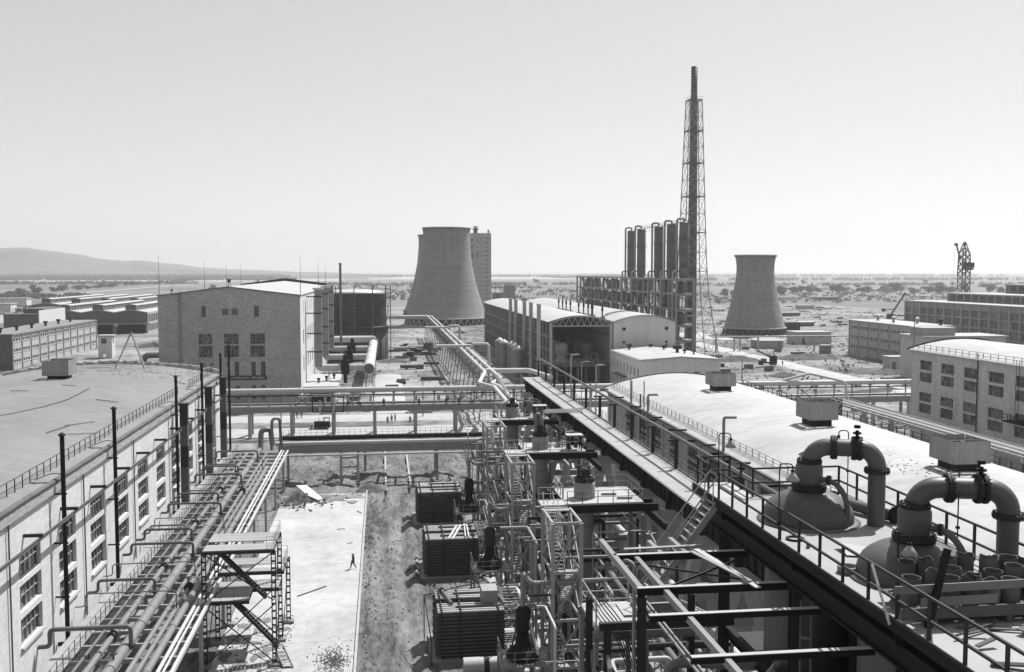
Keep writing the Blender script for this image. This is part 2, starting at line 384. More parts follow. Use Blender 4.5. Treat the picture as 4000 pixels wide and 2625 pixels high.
# yard paving: single cast slabs with open joints
pv = bpy.data.objects.new('yard_pavement', MB().box(-14.9, -2.9, 56, 152, -.2, .075).mesh('yard_pavement', m_conc)); COL.objects.link(pv); pv['kind'] = 'structure'
ys = [56]
while ys[-1] < 150: ys.append(min(152.5, ys[-1] + random.choice((5.4, 6.0, 6.6))))
for j in range(len(ys) - 1):
    xs = [-14.9, -11.2, -7.1 + random.uniform(-.3, .3), -2.75]
    for i in range(3):
        if ys[j] > 142 and i == 0: continue
        k = random.uniform(0, .015); part(pv, 'slab', MB().box(xs[i] + .008, xs[i + 1] - .008, ys[j] + .008, ys[j + 1] - .008, -.05, .095 + k), m_slab)
kb = bpy.data.objects.new('kerb', None); COL.objects.link(kb); kb['kind'] = 'structure'; kb.location = (-2.5, 100, 0)
y = 58
while y < 153: part(kb, 'kerb_stone', MB().box(-2.68, -2.45, y + .01, y + 1.97, -.1, .24 + random.uniform(-.02, .02)), m_concL); y += 2
def road(x0, x1, y0, y1, z=.14, m=None, name='road'):
    struct(name, gridmesh(x0, x1, y0, y1, 2.0, lambda x, y: z + .05 * N(x, y, .3, 4) - (.5 if min(x - x0, x1 - x, y - y0, y1 - y) < .6 else 0)), m or m_road)
road(-70, 40, 229, 239); road(-70, 36, 209, 220); road(27.6, 35.5, 60, 200, .2); road(142, 152, 235, 460, .35); road(154, 176, 474, 530, .5)
road(60, 106, 196, 203, .25); road(60, 98, 60, 190, .22)
road(-3, 6, 240, 330, .3)
# fields, far woods, hills
def field(name, x0, x1, y0, y1, m, z): struct(name, MB().quad((x0, y0, z), (x1, y0, z), (x1 * 1.15, y1, z), (x0 * 1.15, y1, z)), m)
field('field', -1900, -150, 3500, 4800, m_stubble, -.4); field('field', -60, 1100, 4300, 6600, m_stubble, -.4); field('field', -5000, -500, 3000, 4700, m_green, -.5)
field('field', -2500, -560, 2150, 2900, m_green, -.55); field('field', 60, 1500, 2100, 3900, m_green, -.5); field('field', -420, 40, 2000, 3700, m_plain, -.5)
field('field', 1600, 5200, 2600, 4200, m_green, -.5); field('field', 900, 6000, 5000, 8000, m_scrub, -.4); field('field', -300, -60, 1450, 1900, m_green, -.5)
field('far_road', -478, -462, 1500, 3700, m_road, -.3)
def hills():
    pr = [(-4200, 120), (-2740, 157), (-2433, 184), (-2296, 191), (-2138, 167), (-1972, 147), (-1806, 114), (-1685, 102), (-1583, 107), (-1367, 85), (-1162, 60), (-911, 46), (-494, 30), (300, -5)]
    def top(x):
        for (a, b), (c, d) in zip(pr[:-1], pr[1:]):
            if a <= x <= c: u = (x - a) / (c - a); u = u * u * (3 - 2 * u); return b + (d - b) * u
        return -5
    def hf(x, y):
        u = (y - 5000) / 1800; k = math.sin(min(1, max(0, u)) * math.pi / 2) ** 1.7 if u > 0 else 0
        return top(x * 6800 / max(y, 1)) * k * (1 + .10 * FB(x, y, .002, 3) * max(0, 1 - abs(k - .6) * 2)) - 1
    return gridmesh(-4600, 400, 5000, 7400, 60, hf)
struct('hills', hills(), m_hill)
def leaf_blob(mb, c, rx, rz, n, s):
    for _ in range(n):
        while True:
            p = Vector((random.uniform(-1, 1), random.uniform(-1, 1), random.uniform(-1, 1)))
            if .35 < p.length < 1: break
        q = Vector(c) + Vector((p.x * rx, p.y * rx, p.z * rz)); a = Vector((random.gauss(0, 1), random.gauss(0, 1), random.gauss(0, 1))).normalized()
        b = a.orthogonal().normalized(); k = s * random.uniform(.6, 1.3)
        mb.add([q - a * k, q + b * k * .7, q + a * k, q - b * k * .7], [(0, 1, 2, 3)])
def tree_proto(seed, tall):
    random.seed(seed); t = thing('broadleaf_tree', 'proto', 'tree'); tr = MB(); tr.cyl((0, 0, -.9), (0, 0, .9), .07, 7, .045, False); cr = MB(); hh = 1.0
    for _ in range(5):
        a = random.uniform(0, 6.28); tr.cyl((0, 0, random.uniform(.25, .6)), (math.cos(a) * .35, math.sin(a) * .35, random.uniform(.6, 1.0)), .03, 5, .012, False)
    for _ in range(11):
        a = random.uniform(0, 6.28); d = random.uniform(.1, .5); zz = random.uniform(.3, 1.05 if tall else .85)
        leaf_blob(cr, (math.cos(a) * d, math.sin(a) * d, zz), random.uniform(.2, .36), random.uniform(.18, .3), 60, .075)
    part(t, 'trunk', tr, m_bark); part(t, 'crown', cr, m_leaf); return t
protos = [tree_proto(11, True), tree_proto(12, False), tree_proto(13, True), tree_proto(14, False), tree_proto(15, False)]
random.seed(21); used = [False] * 5
def tree(x, y, s, label, group, kind=None):
    k = random.randrange(5) if kind is None else kind; z = -.9 if not (-170 < x < 460 and y < 990) else -.3; wd_ = 1.0 if 'lone' in label else 1.55; sc = (s * random.uniform(.9, 1.3) * wd_, s * random.uniform(.9, 1.3) * wd_, s * random.uniform(.75, 1.15))
    if not used[k]:
        used[k] = True; r = protos[k]; r.location = (x, y, z); r.scale = sc; r['label'] = label; r['group'] = group; return r
    return dup(protos[k], (x, y, z), random.uniform(0, 6.28), label, group, sc)
def lin(a, b, u): return a + (b - a) * u
GL = 'hedge trees along the far road on the left'
for i in range(46):
    u = i / 45; y = 1440 * (5200 / 1440) ** (u ** .9); x = lin(-528, -735, u) + random.uniform(-8, 8)
    tree(x, y, random.uniform(7, 10.5), f'dark bushy tree, {ORD[i]} from the near end of the far left hedge', GL)
GR = 'orchard trees behind the smaller cooling tower'
for i in range(30):
    x = lin(600, 1000, i / 29) + random.uniform(-9, 9); y = 1560 + random.uniform(-90, 60)
    tree(x, y, random.uniform(8, 13), f'round dark tree, {ORD[i]} from left in the row behind the smaller cooling tower', GR)
GS = 'lone trees scattered over the plain'
pts = [(-620, 1880, 15), (-560, 1720, 7), (-700, 2300, 10), (-1000, 2900, 13), (-930, 3050, 8), (-880, 2700, 9), (-820, 3100, 12), (-760, 2600, 8), (-600, 2900, 9), (-300, 1850, 17), (-270, 2300, 9), (-90, 1500, 16), (-160, 2600, 12),
       (-350, 2900, 14), (60, 1700, 12), (100, 2000, 10), (330, 2300, 13), (420, 1900, 14), (520, 2500, 14), (610, 2300, 12), (700, 2700, 11), (240, 1900, 13), (450, 2900, 16), (900, 2300, 13), (1100, 2500, 15), (1250, 2100, 16), (1400, 2300, 12), (1500, 2600, 15),
       (1000, 2000, 13), (1180, 1900, 14), (1330, 1850, 12), (470, 1330, 14), (520, 1320, 11), (560, 1350, 12), (500, 1380, 8), (390, 1480, 9)]
pts.sort(key=lambda q: q[0] / q[1])
for i, (x, y, s) in enumerate(pts):
    tree(x, y, s * .75, f'lone dark tree on the open plain, {ORD[i]} from left', GS)
def belt(name, label, x0, x1, y0, y1, n, s):
    mb = MB(); random.seed(len(label))
    for _ in range(n):
        x = random.uniform(x0, x1); y = random.uniform(y0, y1)
        for _ in range(14):
            q = Vector((x + random.gauss(0, s), y + random.gauss(0, s), random.uniform(0, s * 1.1))); a = Vector((random.gauss(0, 1), random.gauss(0, 1), random.gauss(0, 1))).normalized(); b = a.orthogonal().normalized(); k = s * .5
            mb.add([q - a * k, q + b * k, q + a * k, q - b * k], [(0, 1, 2, 3)])
    solo(name, label, 'wood', mb, m_leaf, kind='stuff')
belt('far_wood', 'dark far-off woodland at the foot of the hills on the left', -2600, -500, 4700, 5400, 900, 13)
belt('far_wood', 'thin far-off tree belt on the plain right of the smaller cooling tower', 900, 2600, 3500, 3700, 150, 9)
belt('far_wood', 'distant tree line near the horizon at the far right', 1500, 4200, 6200, 6500, 180, 12)
belt('far_wood', 'long dark tree belt crossing the left plain before the foothills', -2300, -350, 3900, 4150, 420, 9)
belt('far_wood', 'broken tree belt in the middle of the left plain', -1300, -500, 2750, 2850, 120, 6)
belt('far_wood', 'thin dark tree belt at the horizon behind the central cooling tower', -300, 1500, 6000, 6300, 200, 11)
belt('far_wood', 'broken scrubby belt beyond the orchard trees on the right', 700, 2400, 2200, 2350, 170, 6)
belt('scrub', 'low scrub beside the first trees of the far left hedge', -560, -420, 1150, 1500, 150, 3.2)
belt('scrub', 'sparse scrub on the open ground right of the smaller cooling tower', 330, 900, 1020, 1480, 260, 2.4)
belt('scrub', 'sparse scrub on the plain behind the central cooling tower', -60, 330, 1000, 2600, 260, 3.2)
belt('far_wood', 'thin hedge line crossing the plain behind the central cooling tower', -250, 700, 2500, 2560, 110, 5)
belt('scrub', 'low dark scrub around the plain behind the gasholder', -330, 0, 820, 1150, 160, 2.6)
# haze
hz = bpy.data.objects.new('haze', MB().box(-31000, 31000, -600, 46000, -4.5, 215).mesh('haze', [])); COL.objects.link(hz); hz['kind'] = 'stuff'; hz['label'] = 'pale summer haze over the whole plain'; hz['category'] = 'haze'
hm = bpy.data.materials.new('summer_haze'); hm.use_nodes = True; ht = hm.node_tree; ht.nodes.remove(ht.nodes['Principled BSDF'])
pvn = ht.nodes.new('ShaderNodeVolumePrincipled'); pvn.inputs['Color'].default_value = (.95, .95, .95, 1); pvn.inputs['Density'].default_value = .00012; pvn.inputs['Anisotropy'].default_value = .35
ht.links.new(pvn.outputs[0], ht.nodes['Material Output'].inputs['Volume']); hz.data.materials.append(hm)
# ================================================================== COOLING TOWERS, STACK, ELEVATOR TOWER
def cooling_tower(label, cx, cy, prof, zleg, nleg):
    t = thing('cooling_tower', label, 'cooling tower', (cx, cy, 0), 'concrete cooling towers')
    inner = [(r - .5, z) for r, z in reversed(prof)]
    part(t, 'shell', MB().lathe((cx, cy, 0), prof + inner[:1] + inner[1:], 72), m_tower)
    r, z = prof[-1]; part(t, 'rim', MB().lathe((cx, cy, 0), [(r - .6, z - .05), (r + .55, z - .05), (r + .6, z + .5), (r + .3, z + .9), (r - .7, z + .9), (r - .7, z - .05)], 72), m_tower)
    r0, z0 = prof[0]; part(t, 'ring_beam', MB().lathe((cx, cy, 0), [(r0 - .7, z0 - .05), (r0 + .4, z0 - .05), (r0 + .4, z0 + .7), (r0 - .1, z0 + .75)], 72), m_concL)
    me = {}
    for i in range(nleg):
        a = 2 * math.pi * i / nleg; b = 2 * math.pi * (i + .5) / nleg; q = 2 * math.pi * (i - .5) / nleg
        ft = Vector((cx + (r0 + .9) * math.cos(a), cy + (r0 + .9) * math.sin(a), -.6))
        mb = MB()
        for c in (b, q): mb.beam(ft, (cx + r0 * math.cos(c), cy + r0 * math.sin(c), zleg), .42, .42)
        part(t, 'leg', mb, m_concL if nleg > 30 else m_mid)
    part(t, 'basin', MB().lathe((cx, cy, -.6), [(r0 + 2, 0), (r0 + 2, .9), (r0 + 1.6, .9)], 48), m_concL)
    part(t, 'fill_pack', MB().lathe((cx, cy, 0), [(r0 - 1.2, .2), (r0 - 1.2, z0)], 48), m_black)
    return t
Pa = [(26.4, 4.2), (25.2, 6.6), (22.9, 13), (20.6, 20), (18.7, 27), (17.2, 34), (15.95, 41), (15.3, 48), (14.9, 54), (14.95, 58), (15.2, 61)]
cooling_tower('tallest pale concrete cooling tower in the centre with V legs', 41.3, 640, Pa, 4.2, 36)
cooling_tower('twin cooling tower mostly hidden behind the tall central one', 43, 765, Pa, 4.2, 36)
Pb = [(16.4, 3.4), (15.6, 6), (14.2, 11.5), (12.8, 17), (11.6, 22.5), (10.6, 28), (10.0, 33), (9.95, 36.5), (10.3, 40), (10.8, 42)]
cooling_tower('smaller grey concrete cooling tower standing alone on the right', 200, 517, Pb, 3.4, 28)
# elevator tower block
t = thing('tower_block', 'tall pale windowless tower block behind the central cooling tower', 'tower', (68, 730, 0)); x0, x1, y0, H_ = 56, 78.8, 720, 61.6
ops = []
for k in range(17):
    z = 57.4 - k * 3.1; ops.append((19.0, 20.6, z, z + .9))
ops += [(8.2, 9.6, 55.5, 57.5), (8.4, 9.4, 50, 53.3), (8.3, 9.6, 43.5, 47.5), (12.4, 13.2, 55, 57), (12.6, 13.4, 44, 48), (8.3, 9.8, 36.5, 39), (15.2, 16, 57.4, 58.4), (13.4, 14, 36, 38), (9.2, 10, 33.2, 34.4)]
mb = MB(); wall(mb, (x0, y0, -1), UX, -UY, x1 - x0, H_ + 1, [(a, b, c + 1, d + 1) for a, b, c, d in ops], .5)
wall(mb, (x1, y0, -1), UY, UX, 22, H_ + 1, []); wall(mb, (x0, y0, -1), UY, -UX, 22, H_ + 1, []); mb.quad((x0, y0, H_), (x1, y0, H_), (x1, 742, H_), (x0, 742, H_)); part(t, 'wall', mb, m_concL)
for a, b, c, d in ops: window(t, (x0 + a, y0, c), UX, -UY, b - a, d - c, 2, 1, .5, fm=m_conc, bar=.12, single=True, gl=m_g2)
for k in range(18): part(t, 'floor_band', MB().box(x0 + 10.5, x1 + .15, y0 - .12, y0 - .002, 5 + k * 3.1, 5.3 + k * 3.1), m_conc)
for a in (10.2, 14.4, 17.9): part(t, 'pilaster', MB().box(x0 + a, x0 + a + .4, y0 - .2, y0 - .003, 0, H_ - .5), m_concL)
part(t, 'roof_ventilator', MB().box(66.5, 69.2, 723, 726, H_, H_ + 2.5).box(65.9, 69.8, 722.5, 726.5, H_ + 2.5, H_ + 3.6).box(67, 68.6, 723.4, 725.4, H_ + 3.6, H_ + 4.6).box(66, 69.9, 723, 726, H_ + 4.6, H_ + 5), m_mid)
part(t, 'roof_tank', MB().cyl((77.2, 723, H_), (77.2, 723, H_ + 2.6), .8, 12), m_concL)
# grid-like building skeleton far behind the compressor hall
t = thing('concrete_skeleton', 'bare scaffolded building skeleton far behind the arched hall', 'building', (108, 860, 0))
for k in range(8): part(t, 'post', MB().box(84 + k * 4.2, 84.5 + k * 4.2, 850, 850.5, -.8, 25), m_steelL)
for z in (5, 10, 15, 20, 24): part(t, 'floor', MB().box(84, 114, 850.6, 862, z, z + .6), m_conc)
part(t, 'infill_wall', MB().box(85, 93, 851, 851.4, 8, 24).box(104, 113.5, 851, 851.4, 0, 22), m_conc); part(t, 'shaft', MB().box(95, 103, 852, 858, 0, 15), m_mid)
# flare stack in its lattice tower
cx, cy = 112.3, 352.5
t = thing('flare_stack', 'very tall slim chimney stack inside a tapering lattice tower', 'chimney', (cx, cy, 0))
part(t, 'flue', MB().lathe((cx, cy, 0), [(1.75, 0), (1.65, 40), (1.45, 80), (1.3, 96), (1.12, 98.5), (1.08, 107.6), (.9, 107.6), (.9, 100)], 20), m_mid)
for k in range(9): part(t, 'flue_band', MB().lathe((cx, cy, 98.8 + k * 1.0), [(1.08, 0), (1.2, .02), (1.2, .25), (1.08, .28)], 16), m_dark)
lev = [0, 9, 18, 26, 34, 41, 48, 55, 61, 67, 73, 79, 84.5, 90, 95.5]
HWP = [(0, 8.4), (12, 6.6), (24, 5.0), (36, 4.1), (55, 3.5), (95.6, 2.3)]
def hw(z):
    for (a, b), (c, d) in zip(HWP[:-1], HWP[1:]):
        if a <= z <= c: return b + (d - b) * (z - a) / (c - a)
cor = [(1, -1), (1, 1), (-1, 1), (-1, -1)]
def pt(c, z): return Vector((cx + c[0] * hw(z), cy + c[1] * hw(z), z))
for c in cor:
    mb = MB()
    for a, b in zip(lev[:-1], lev[1:]): mb.cyl(pt(c, a), pt(c, b), .2, 7, .17, False)
    part(t, 'leg', mb, m_steelL); part(t, 'footing', MB().box(pt(c, 0).x - 1.1, pt(c, 0).x + 1.1, pt(c, 0).y - 1.1, pt(c, 0).y + 1.1, -.8, .9), m_dark)
for a, b in zip(lev[:-1], lev[1:]):
    for i in range(4):
        c, d = cor[i], cor[(i + 1) % 4]; part(t, 'brace', MB().cyl(pt(c, a), pt(d, b), .09, 5, None, False).cyl(pt(d, a), pt(c, b), .09, 5, None, False).cyl(pt(c, b), pt(d, b), .1, 5, None, False), m_steelL)
for z in (95.5, 84.5, 73, 61, 48, 34):
    h2 = hw(z) + .25; r0 = 1.7; mb = MB(); mb.box(cx - h2, cx + h2, cy - h2, cy - r0, z, z + .18).box(cx - h2, cx + h2, cy + r0, cy + h2, z, z + .18).box(cx - h2, cx - r0, cy - r0 + .01, cy + r0 - .01, z, z + .18).box(cx + r0, cx + h2, cy - r0 + .01, cy + r0 - .01, z, z + .18)
    for s_ in (-1, 1):
        mb.beam((cx - h2, cy + s_ * h2, z + 1.1), (cx + h2, cy + s_ * h2, z + 1.1), .06, .06); mb.beam((cx + s_ * h2, cy - h2, z + 1.1), (cx + s_ * h2, cy + h2, z + 1.1), .06, .06)
    part(t, 'gallery', mb, m_mid)
# ================================================================== GAS-CLEANING FRAME WITH FIVE COLUMNS
t = thing('column_gantry', 'long open concrete process frame carrying five tall columns', 'frame', (102.7, 417, 0))
fx = (99.6, 105.8); ys = [330 + k * 8.7 for k in range(21)]
zl = [0, 5.3, 10.6, 15.9, 21.2, 26.5, 31.6]
pm = MB().box(-.35, .35, -.35, .35, -.8, 31.6).mesh('post', m_conc)
for y in ys:
    for x in fx: inst(t, 'post', pm, (x, y, 0))
for k, z in enumerate(zl[1:]):
    for x in fx: part(t, 'edge_beam', MB().box(x - .25, x + .25, 330, ys[-1], z - .6, z), m_conc)
    part(t, 'floor', MB().box(99.86, 105.54, 329.8, ys[-1], z - .5, z - .15), m_conc)
    for y in ys[:8]: part(t, 'cross_beam', MB().box(99.96, 105.44, y - .2, y + .2, z - 1.0, z - .5), m_conc)
    ro = railing(t, [(99.9, 329.6, z - .1), (105.5, 329.6, z - .1)], 1.1, 1.4, m_mid, 1, .04)
for k, (y0, y1) in enumerate(zip(ys[:-1], ys[1:])):
    if k % 2 == 0:
        for j in range(6):
            part(t, 'infill_panel' if random.random() < .4 else 'stair_flight', MB().beam((100.3, y0 + .8, zl[j] + .3), (100.3, y1 - .8, zl[j + 1] - .8), .9, .16), m_mid)
    for j in range(6):
        if random.random() < .55:
            part(t, 'equipment', MB().cyl((102.6, y0 + 4.3, zl[j]), (102.6, y0 + 4.3, zl[j] + 3.6), 1.5, 12).cyl((102.6, y0 + 4.3, zl[j] + 3.6), (102.6, y0 + 4.3, zl[j] + 4.2), 1.5, 12, .4), m_mid)
part(t, 'roof_railing', MB().beam((99.5, 330, 32.7), (99.5, 504, 32.7), .06, .06).beam((99.5, 330, 32.2), (99.5, 504, 32.2), .05, .05), m_mid)
cn = ['nearest, rightmost', 'second from right', 'middle', 'fourth from right', 'farthest, leftmost']
for i, y in enumerate((329.4 + 2, 346.5, 363.1, 388.2, 404)):
    c = thing('absorber_column', f'tall dark process column, {cn[i]} of the five on the frame', 'column', (102.7, y, 31.6), 'five tall columns on the process frame'); z1 = 50.8
    part(c, 'shell', MB().lathe((102.7, y, 0), [(1.2, 31.6), (1.72, 32.4), (1.72, z1 - .4), (1.4, z1), (.05, z1 + .25)], 24), m_mid)
    part(c, 'riser_pipe', pipe([(100.2, y + .2, 27), (100.2, y + .2, z1 + 1.2), (102.7, y, z1 + 1.2), (102.7, y, z1)], .36, 1.0), m_steel)
    part(c, 'inlet_pipe', pipe([(99.2, y + 1.5, 14 + i), (99.2, y + 1.5, 34), (101.5, y + .8, 34)], .33, .9), m_steelL)
    for z in ((36, 44) if i else (35.5, 40, 45)): part(c, 'gallery', MB().lathe((102.7, y, z), [(1.75, 0), (2.5, 0), (2.5, .12), (1.75, .12)], 20).lathe((102.7, y, z + 1), [(2.45, 0), (2.5, .05), (2.45, .1), (2.4, .05)], 16), m_mid)
    part(c, 'manhole', MB().cyl((101.4, y - 1.2, 41), (101.15, y - 1.5, 41), .4, 10), m_mid)
g = thing('column_catwalk', 'thin steel catwalk linking the tops of the five columns', 'catwalk', (102.7, 365, 50))
part(g, 'deck', MB().box(103.6, 104.5, 330, 404, 51.0, 51.15), m_mid); railing(g, [(104.5, 330, 51.15), (104.5, 404, 51.15)], 1.1, 3, m_mid, 1, .04); part(g, 'truss', MB().beam((103.6, 364, 49.8), (103.6, 387, 49.8), .1, .1), m_mid)
# ================================================================== TWIN-BARREL COMPRESSOR HALL
t = thing('compressor_hall', 'long white roofed twin arched hall with one open end', 'hall', (69, 390, 0))
part(t, 'roof', barrel(MB(), 49.2, 69.0, 18.9, 1.9, 293.4, 486), m_roofW); part(t, 'roof', barrel(MB(), 69.02, 89.2, 18.9, 2.0, 293.2, 486), m_roofW)
mb = MB(); n = 16                         # brick gable of the right bay, following the arch
for i in range(n):
    u0, u1 = i / n, (i + 1) / n; xa, xb = 69.3 + 19.3 * u0, 69.3 + 19.3 * u1
    za, zb = [18.65 + 2.0 * (1 - (2 * u - 1) ** 2) for u in (u0, u1)]; mb.quad((xa, 294, -.8), (xb, 294, -.8), (xb, 294, zb), (xa, 294, za))
wall(mb, (88.6, 294, -.8), UY, UX, 190, 19.6, []); part(t, 'gable_wall', mb, m_limewall)
for x, z in ((72.6, 16.6), (85.8, 16.7), (72.6, 12.6), (85.8, 12.6)):
    part(t, 'round_vent', MB().cyl((x, 293.7, z), (x, 294.1, z), .5 if z > 14 else .35, 14).lathe((x, 293.9, z), [(.01, 0)], 3), m_black)
for x in (50.2, 68.6): part(t, 'portal_column', MB().box(x - .35, x + .35, 293.7, 294.5, -.8, 18.6), m_concL)
tr = MB(); n = 10
arc = [(50 + 18.8 * i / n, 294.1, 18.55 + 1.9 * (1 - (2 * i / n - 1) ** 2)) for i in range(n + 1)]
for a, b in zip(arc[:-1], arc[1:]): tr.beam(a, b, .35, .4)
tr.beam((50, 294.1, 17.6), (68.8, 294.1, 17.6), .3, .35)
for i in range(n + 1):
    xb = 50 + 18.8 * (i + (.5 if i % 1 == 0 else 0)) / n
    if i < n: tr.beam(arc[i], (50 + 18.8 * (i + .5) / n, 294.1, 17.7), .16, .18); tr.beam(arc[i + 1], (50 + 18.8 * (i + .5) / n, 294.1, 17.7), .16, .18)
part(t, 'arch_truss', tr, m_concL)
part(t, 'hall_floor', MB().box(50, 68.8, 294.2, 484, 5.4, 6.2), m_conc); part(t, 'fascia', MB().box(50, 68.8, 293.8, 294.19, 5.3, 6.4), m_mid)
railing(t, [(50.4, 294, 6.3), (68.4, 294, 6.3)], 1.2, 1.8, m_steelL, 1, .05)
part(t, 'inner_wall', MB().box(68.7, 69.0, 294.6, 484, -.8, 18.7).box(50, 88, 484, 484.4, -.8, 18.8), m_conc)
for k in range(6):
    part(t, 'undercroft_post', MB().box(52 + k * 3.2, 52.6 + k * 3.2, 295 + (k % 2) * 3, 295.6 + (k % 2) * 3, -.8, 5.3), m_conc)
part(t, 'crane_rail', MB().box(67.7, 68.5, 294.6, 480, 14.2, 14.9).box(50.5, 51.2, 294.6, 480, 14.2, 14.9), m_mid)
cmx = [MB() for _ in range(3)]
yy = 294.4
pm = MB().box(-.25, .25, -.3, .3, -.8, 18.7).mesh('side_post', m_conc)
for k in range(34):
    y = 295 + k * 5.7; inst(t, 'side_post', pm, (49.8, y, 0))
    for z0, z1 in ((1.0, 4.4), (6.6, 10), (10.6, 14), (14.6, 18)):
        if k < 33 and (k > 3): part(t, 'side_panel', MB().box(50.0, 50.15, y + .5, y + 5.2, z0, z1), m_mid if (k + int(z0)) % 3 else m_g2)
for z in (5.4, 10.2, 14.2): part(t, 'side_band', MB().box(49.7, 50.0, 295, 484, z - .3, z + .3), m_conc)
for k in range(9):
    y = 303 + k * 13
    for j, x in enumerate((55, 63)):
        c = thing('compressor', f'large pale compressor inside the open hall, {ORD[k]} from the front in the {"left" if j == 0 else "right"} row', 'compressor', (x, y, 6.2), 'compressors inside the open hall')
        part(c, 'body', MB().lathe((x, y, 6.2), [(2.0, 0), (2.0, .6), (1.5, .8), (1.5, 2.2), (2.0, 2.6), (2.0, 5.0), (1.6, 5.6), (.3, 5.9)], 18), m_steelL if j == 0 else m_mid)
        part(c, 'stub_pipe', pipe([(x + 1.2, y - 1.5, 6.3), (x + 1.2, y - 1.5, 8.6), (x + 3, y - 1.5, 8.6), (x + 3, y - 1.5, 6.3)], .3, .6), m_steel)
        part(c, 'motor', MB().cyl((x + 2.2, y + 2.4, 6.2), (x + 2.2, y + 2.4, 8.6), .8, 12), m_mid)
for k, (x, y) in enumerate([(64.5, 361), (64.3, 352), (64.1, 344), (63.9, 335), (63.8, 320), (63.8, 312), (63.8, 305), (63.9, 300), (63.4, 296.5), (66, 294.6)][:10]):
    zt = 18.9 + 1.9 * (1 - (2 * (x - 49.2) / 19.8 - 1) ** 2); v = thing('roof_ventilator', f'slim black roof vent spike, {ORD[k]} from the far end on the arched hall roof', 'vent', (x, y, zt), 'vent spikes on the arched hall roof')
    part(v, 'base', MB().box(x - .75, x + .75, y - .5, y + .5, zt - .3, zt + .25), m_dark); part(v, 'pipe', MB().lathe((x, y, zt), [(.22, .2), (.22, 2.2), (.36, 2.3), (.36, 3.2), (.16, 3.4), (.16, 4.4), (.02, 4.5)], 10), m_dark)
for k, y in enumerate((360, 345.6, 324.3, 310, 294)):
    c = thing('exhaust_chimney', f'pale round chimney standing beside the arched hall, {ORD[4 - k]} from the front', 'chimney', (46.5, y, 0), 'chimneys beside the arched hall')
    part(c, 'flue', MB().lathe((46.5, y, 0), [(.62, -.6), (.62, 23.6), (.72, 23.7), (.72, 24.3), (.5, 24.3), (.5, 22)], 14), m_concL); part(c, 'bracket', MB().box(46.5, 49.6, y - .1, y + .1, 14, 14.25), m_mid); part(c, 'bracket', MB().box(46.5, 49.6, y - .1, y + .1, 8, 8.25), m_mid)
for k, (x, y) in enumerate(((40.2, 360), (41.7, 350), (44.5, 342), (45.8, 333), (46.6, 322))):
    s_ = 340 / y * 1.0; c = thing('storage_silo', f'pale metal silo with white conical cap, {ORD[4 - k]} from the front', 'silo', (x * y / 340, y, 0), 'silos with conical caps'); X_ = x * y / 340
    part(c, 'shell', MB().lathe((X_, y, 0), [(1.75, -.6), (1.75, 8.6), (1.7, 8.7)], 20), m_steel); part(c, 'cap', MB().lathe((X_, y, 0), [(1.95, 8.5), (1.95, 8.7), (.1, 10.0), (.01, 10.0)], 20), m_white)
    for z in (2.5, 5.5): part(c, 'hoop', MB().lathe((X_, y, z), [(1.76, 0), (1.83, .05), (1.83, .25), (1.76, .3)], 20), m_steelL)
# office in front of the hall
t = thing('office_building', 'two storey white brick office with flat bright roof before the hall', 'office', (78.5, 272, 0)); x0, x1, y0, y1 = 67.6, 89.4, 255, 291
fo = [(7.6, 9.0, 5.6, 7.4), (10.6, 12.9, 5.6, 7.4), (14.6, 16.1, 5.6, 7.4)]; so_ = []
for k in range(9): so_ += [(2.2 + k * 3.9, 3.7 + k * 3.9, 6.0, 8.2), (2.2 + k * 3.9, 3.7 + k * 3.9, 2.0, 4.2)]
mb = MB(); wall(mb, (x0, y0, -.8), UX, -UY, x1 - x0, 11.6, [(a, b, c + .8, d + .8) for a, b, c, d in fo]); wall(mb, (x0, y0, -.8), UY, -UX, y1 - y0, 11.6, [(a, b, c + .8, d + .8) for a, b, c, d in so_]); wall(mb, (x1, y0, -.8), UY, UX, y1 - y0, 11.6, [])
mb.add([(x0, y0, 10.8), (x1, y0, 10.8), ((x0 + x1) / 2, y0, 11.5)], [(0, 1, 2)]); part(t, 'wall', mb, m_limewall)
for a, b, c, d in fo: window(t, (x0 + a, y0, c), UX, -UY, b - a, d - c, 2 if b - a < 2 else 4, 1, .3, bar=.1)
for a, b, c, d in so_: window(t, (x0, y0 + a, c), UY, -UX, b - a, d - c, 2, 2, .3, bar=.1, single=True)
rm = (x0 + x1) / 2; part(t, 'roof', MB().quad((x0 - .4, y0 - .4, 10.7), (rm, y0 - .4, 11.55), (rm, y1, 11.55), (x0 - .4, y1, 10.7)).quad((rm, y0 - .4, 11.55), (x1 + .4, y0 - .4, 10.7), (x1 + .4, y1, 10.7), (rm, y1, 11.55)).quad((x0 - .4, y0 - .4, 10.4), (rm, y0 - .4, 11.25), (rm, y0 - .4, 11.55), (x0 - .4, y0 - .4, 10.7)).quad((rm, y0 - .4, 11.25), (x1 + .4, y0 - .4, 10.4), (x1 + .4, y0 - .4, 10.7), (rm, y0 - .4, 11.55)), m_roofW)
part(t, 'side_awning', MB().box(x0 - 1.4, x0, 270, 282, 4.5, 4.8), m_mid)
for k, (x, y, s_) in enumerate(((72, 285, 1), (79, 287, .8), (81, 280, .9), (82, 270, 1.5), (83.5, 268, .7), (85.5, 266, .7), (84, 288, .6))):
    v = thing('roof_ventilator', f'small dark roof ventilator on the white office, {ORD[k]} from left', 'vent', (x, y, 10.9), 'ventilators on the office roof')
    part(v, 'stub', MB().cyl((x, y, 10.7), (x, y, 11.4 + s_ * .6), .3 * s_, 10), m_dark); part(v, 'hood', MB().box(x - .7 * s_, x + .7 * s_, y - .6 * s_, y + .6 * s_, 11.4 + s_ * .6, 11.4 + s_ * 1.3), m_dark)
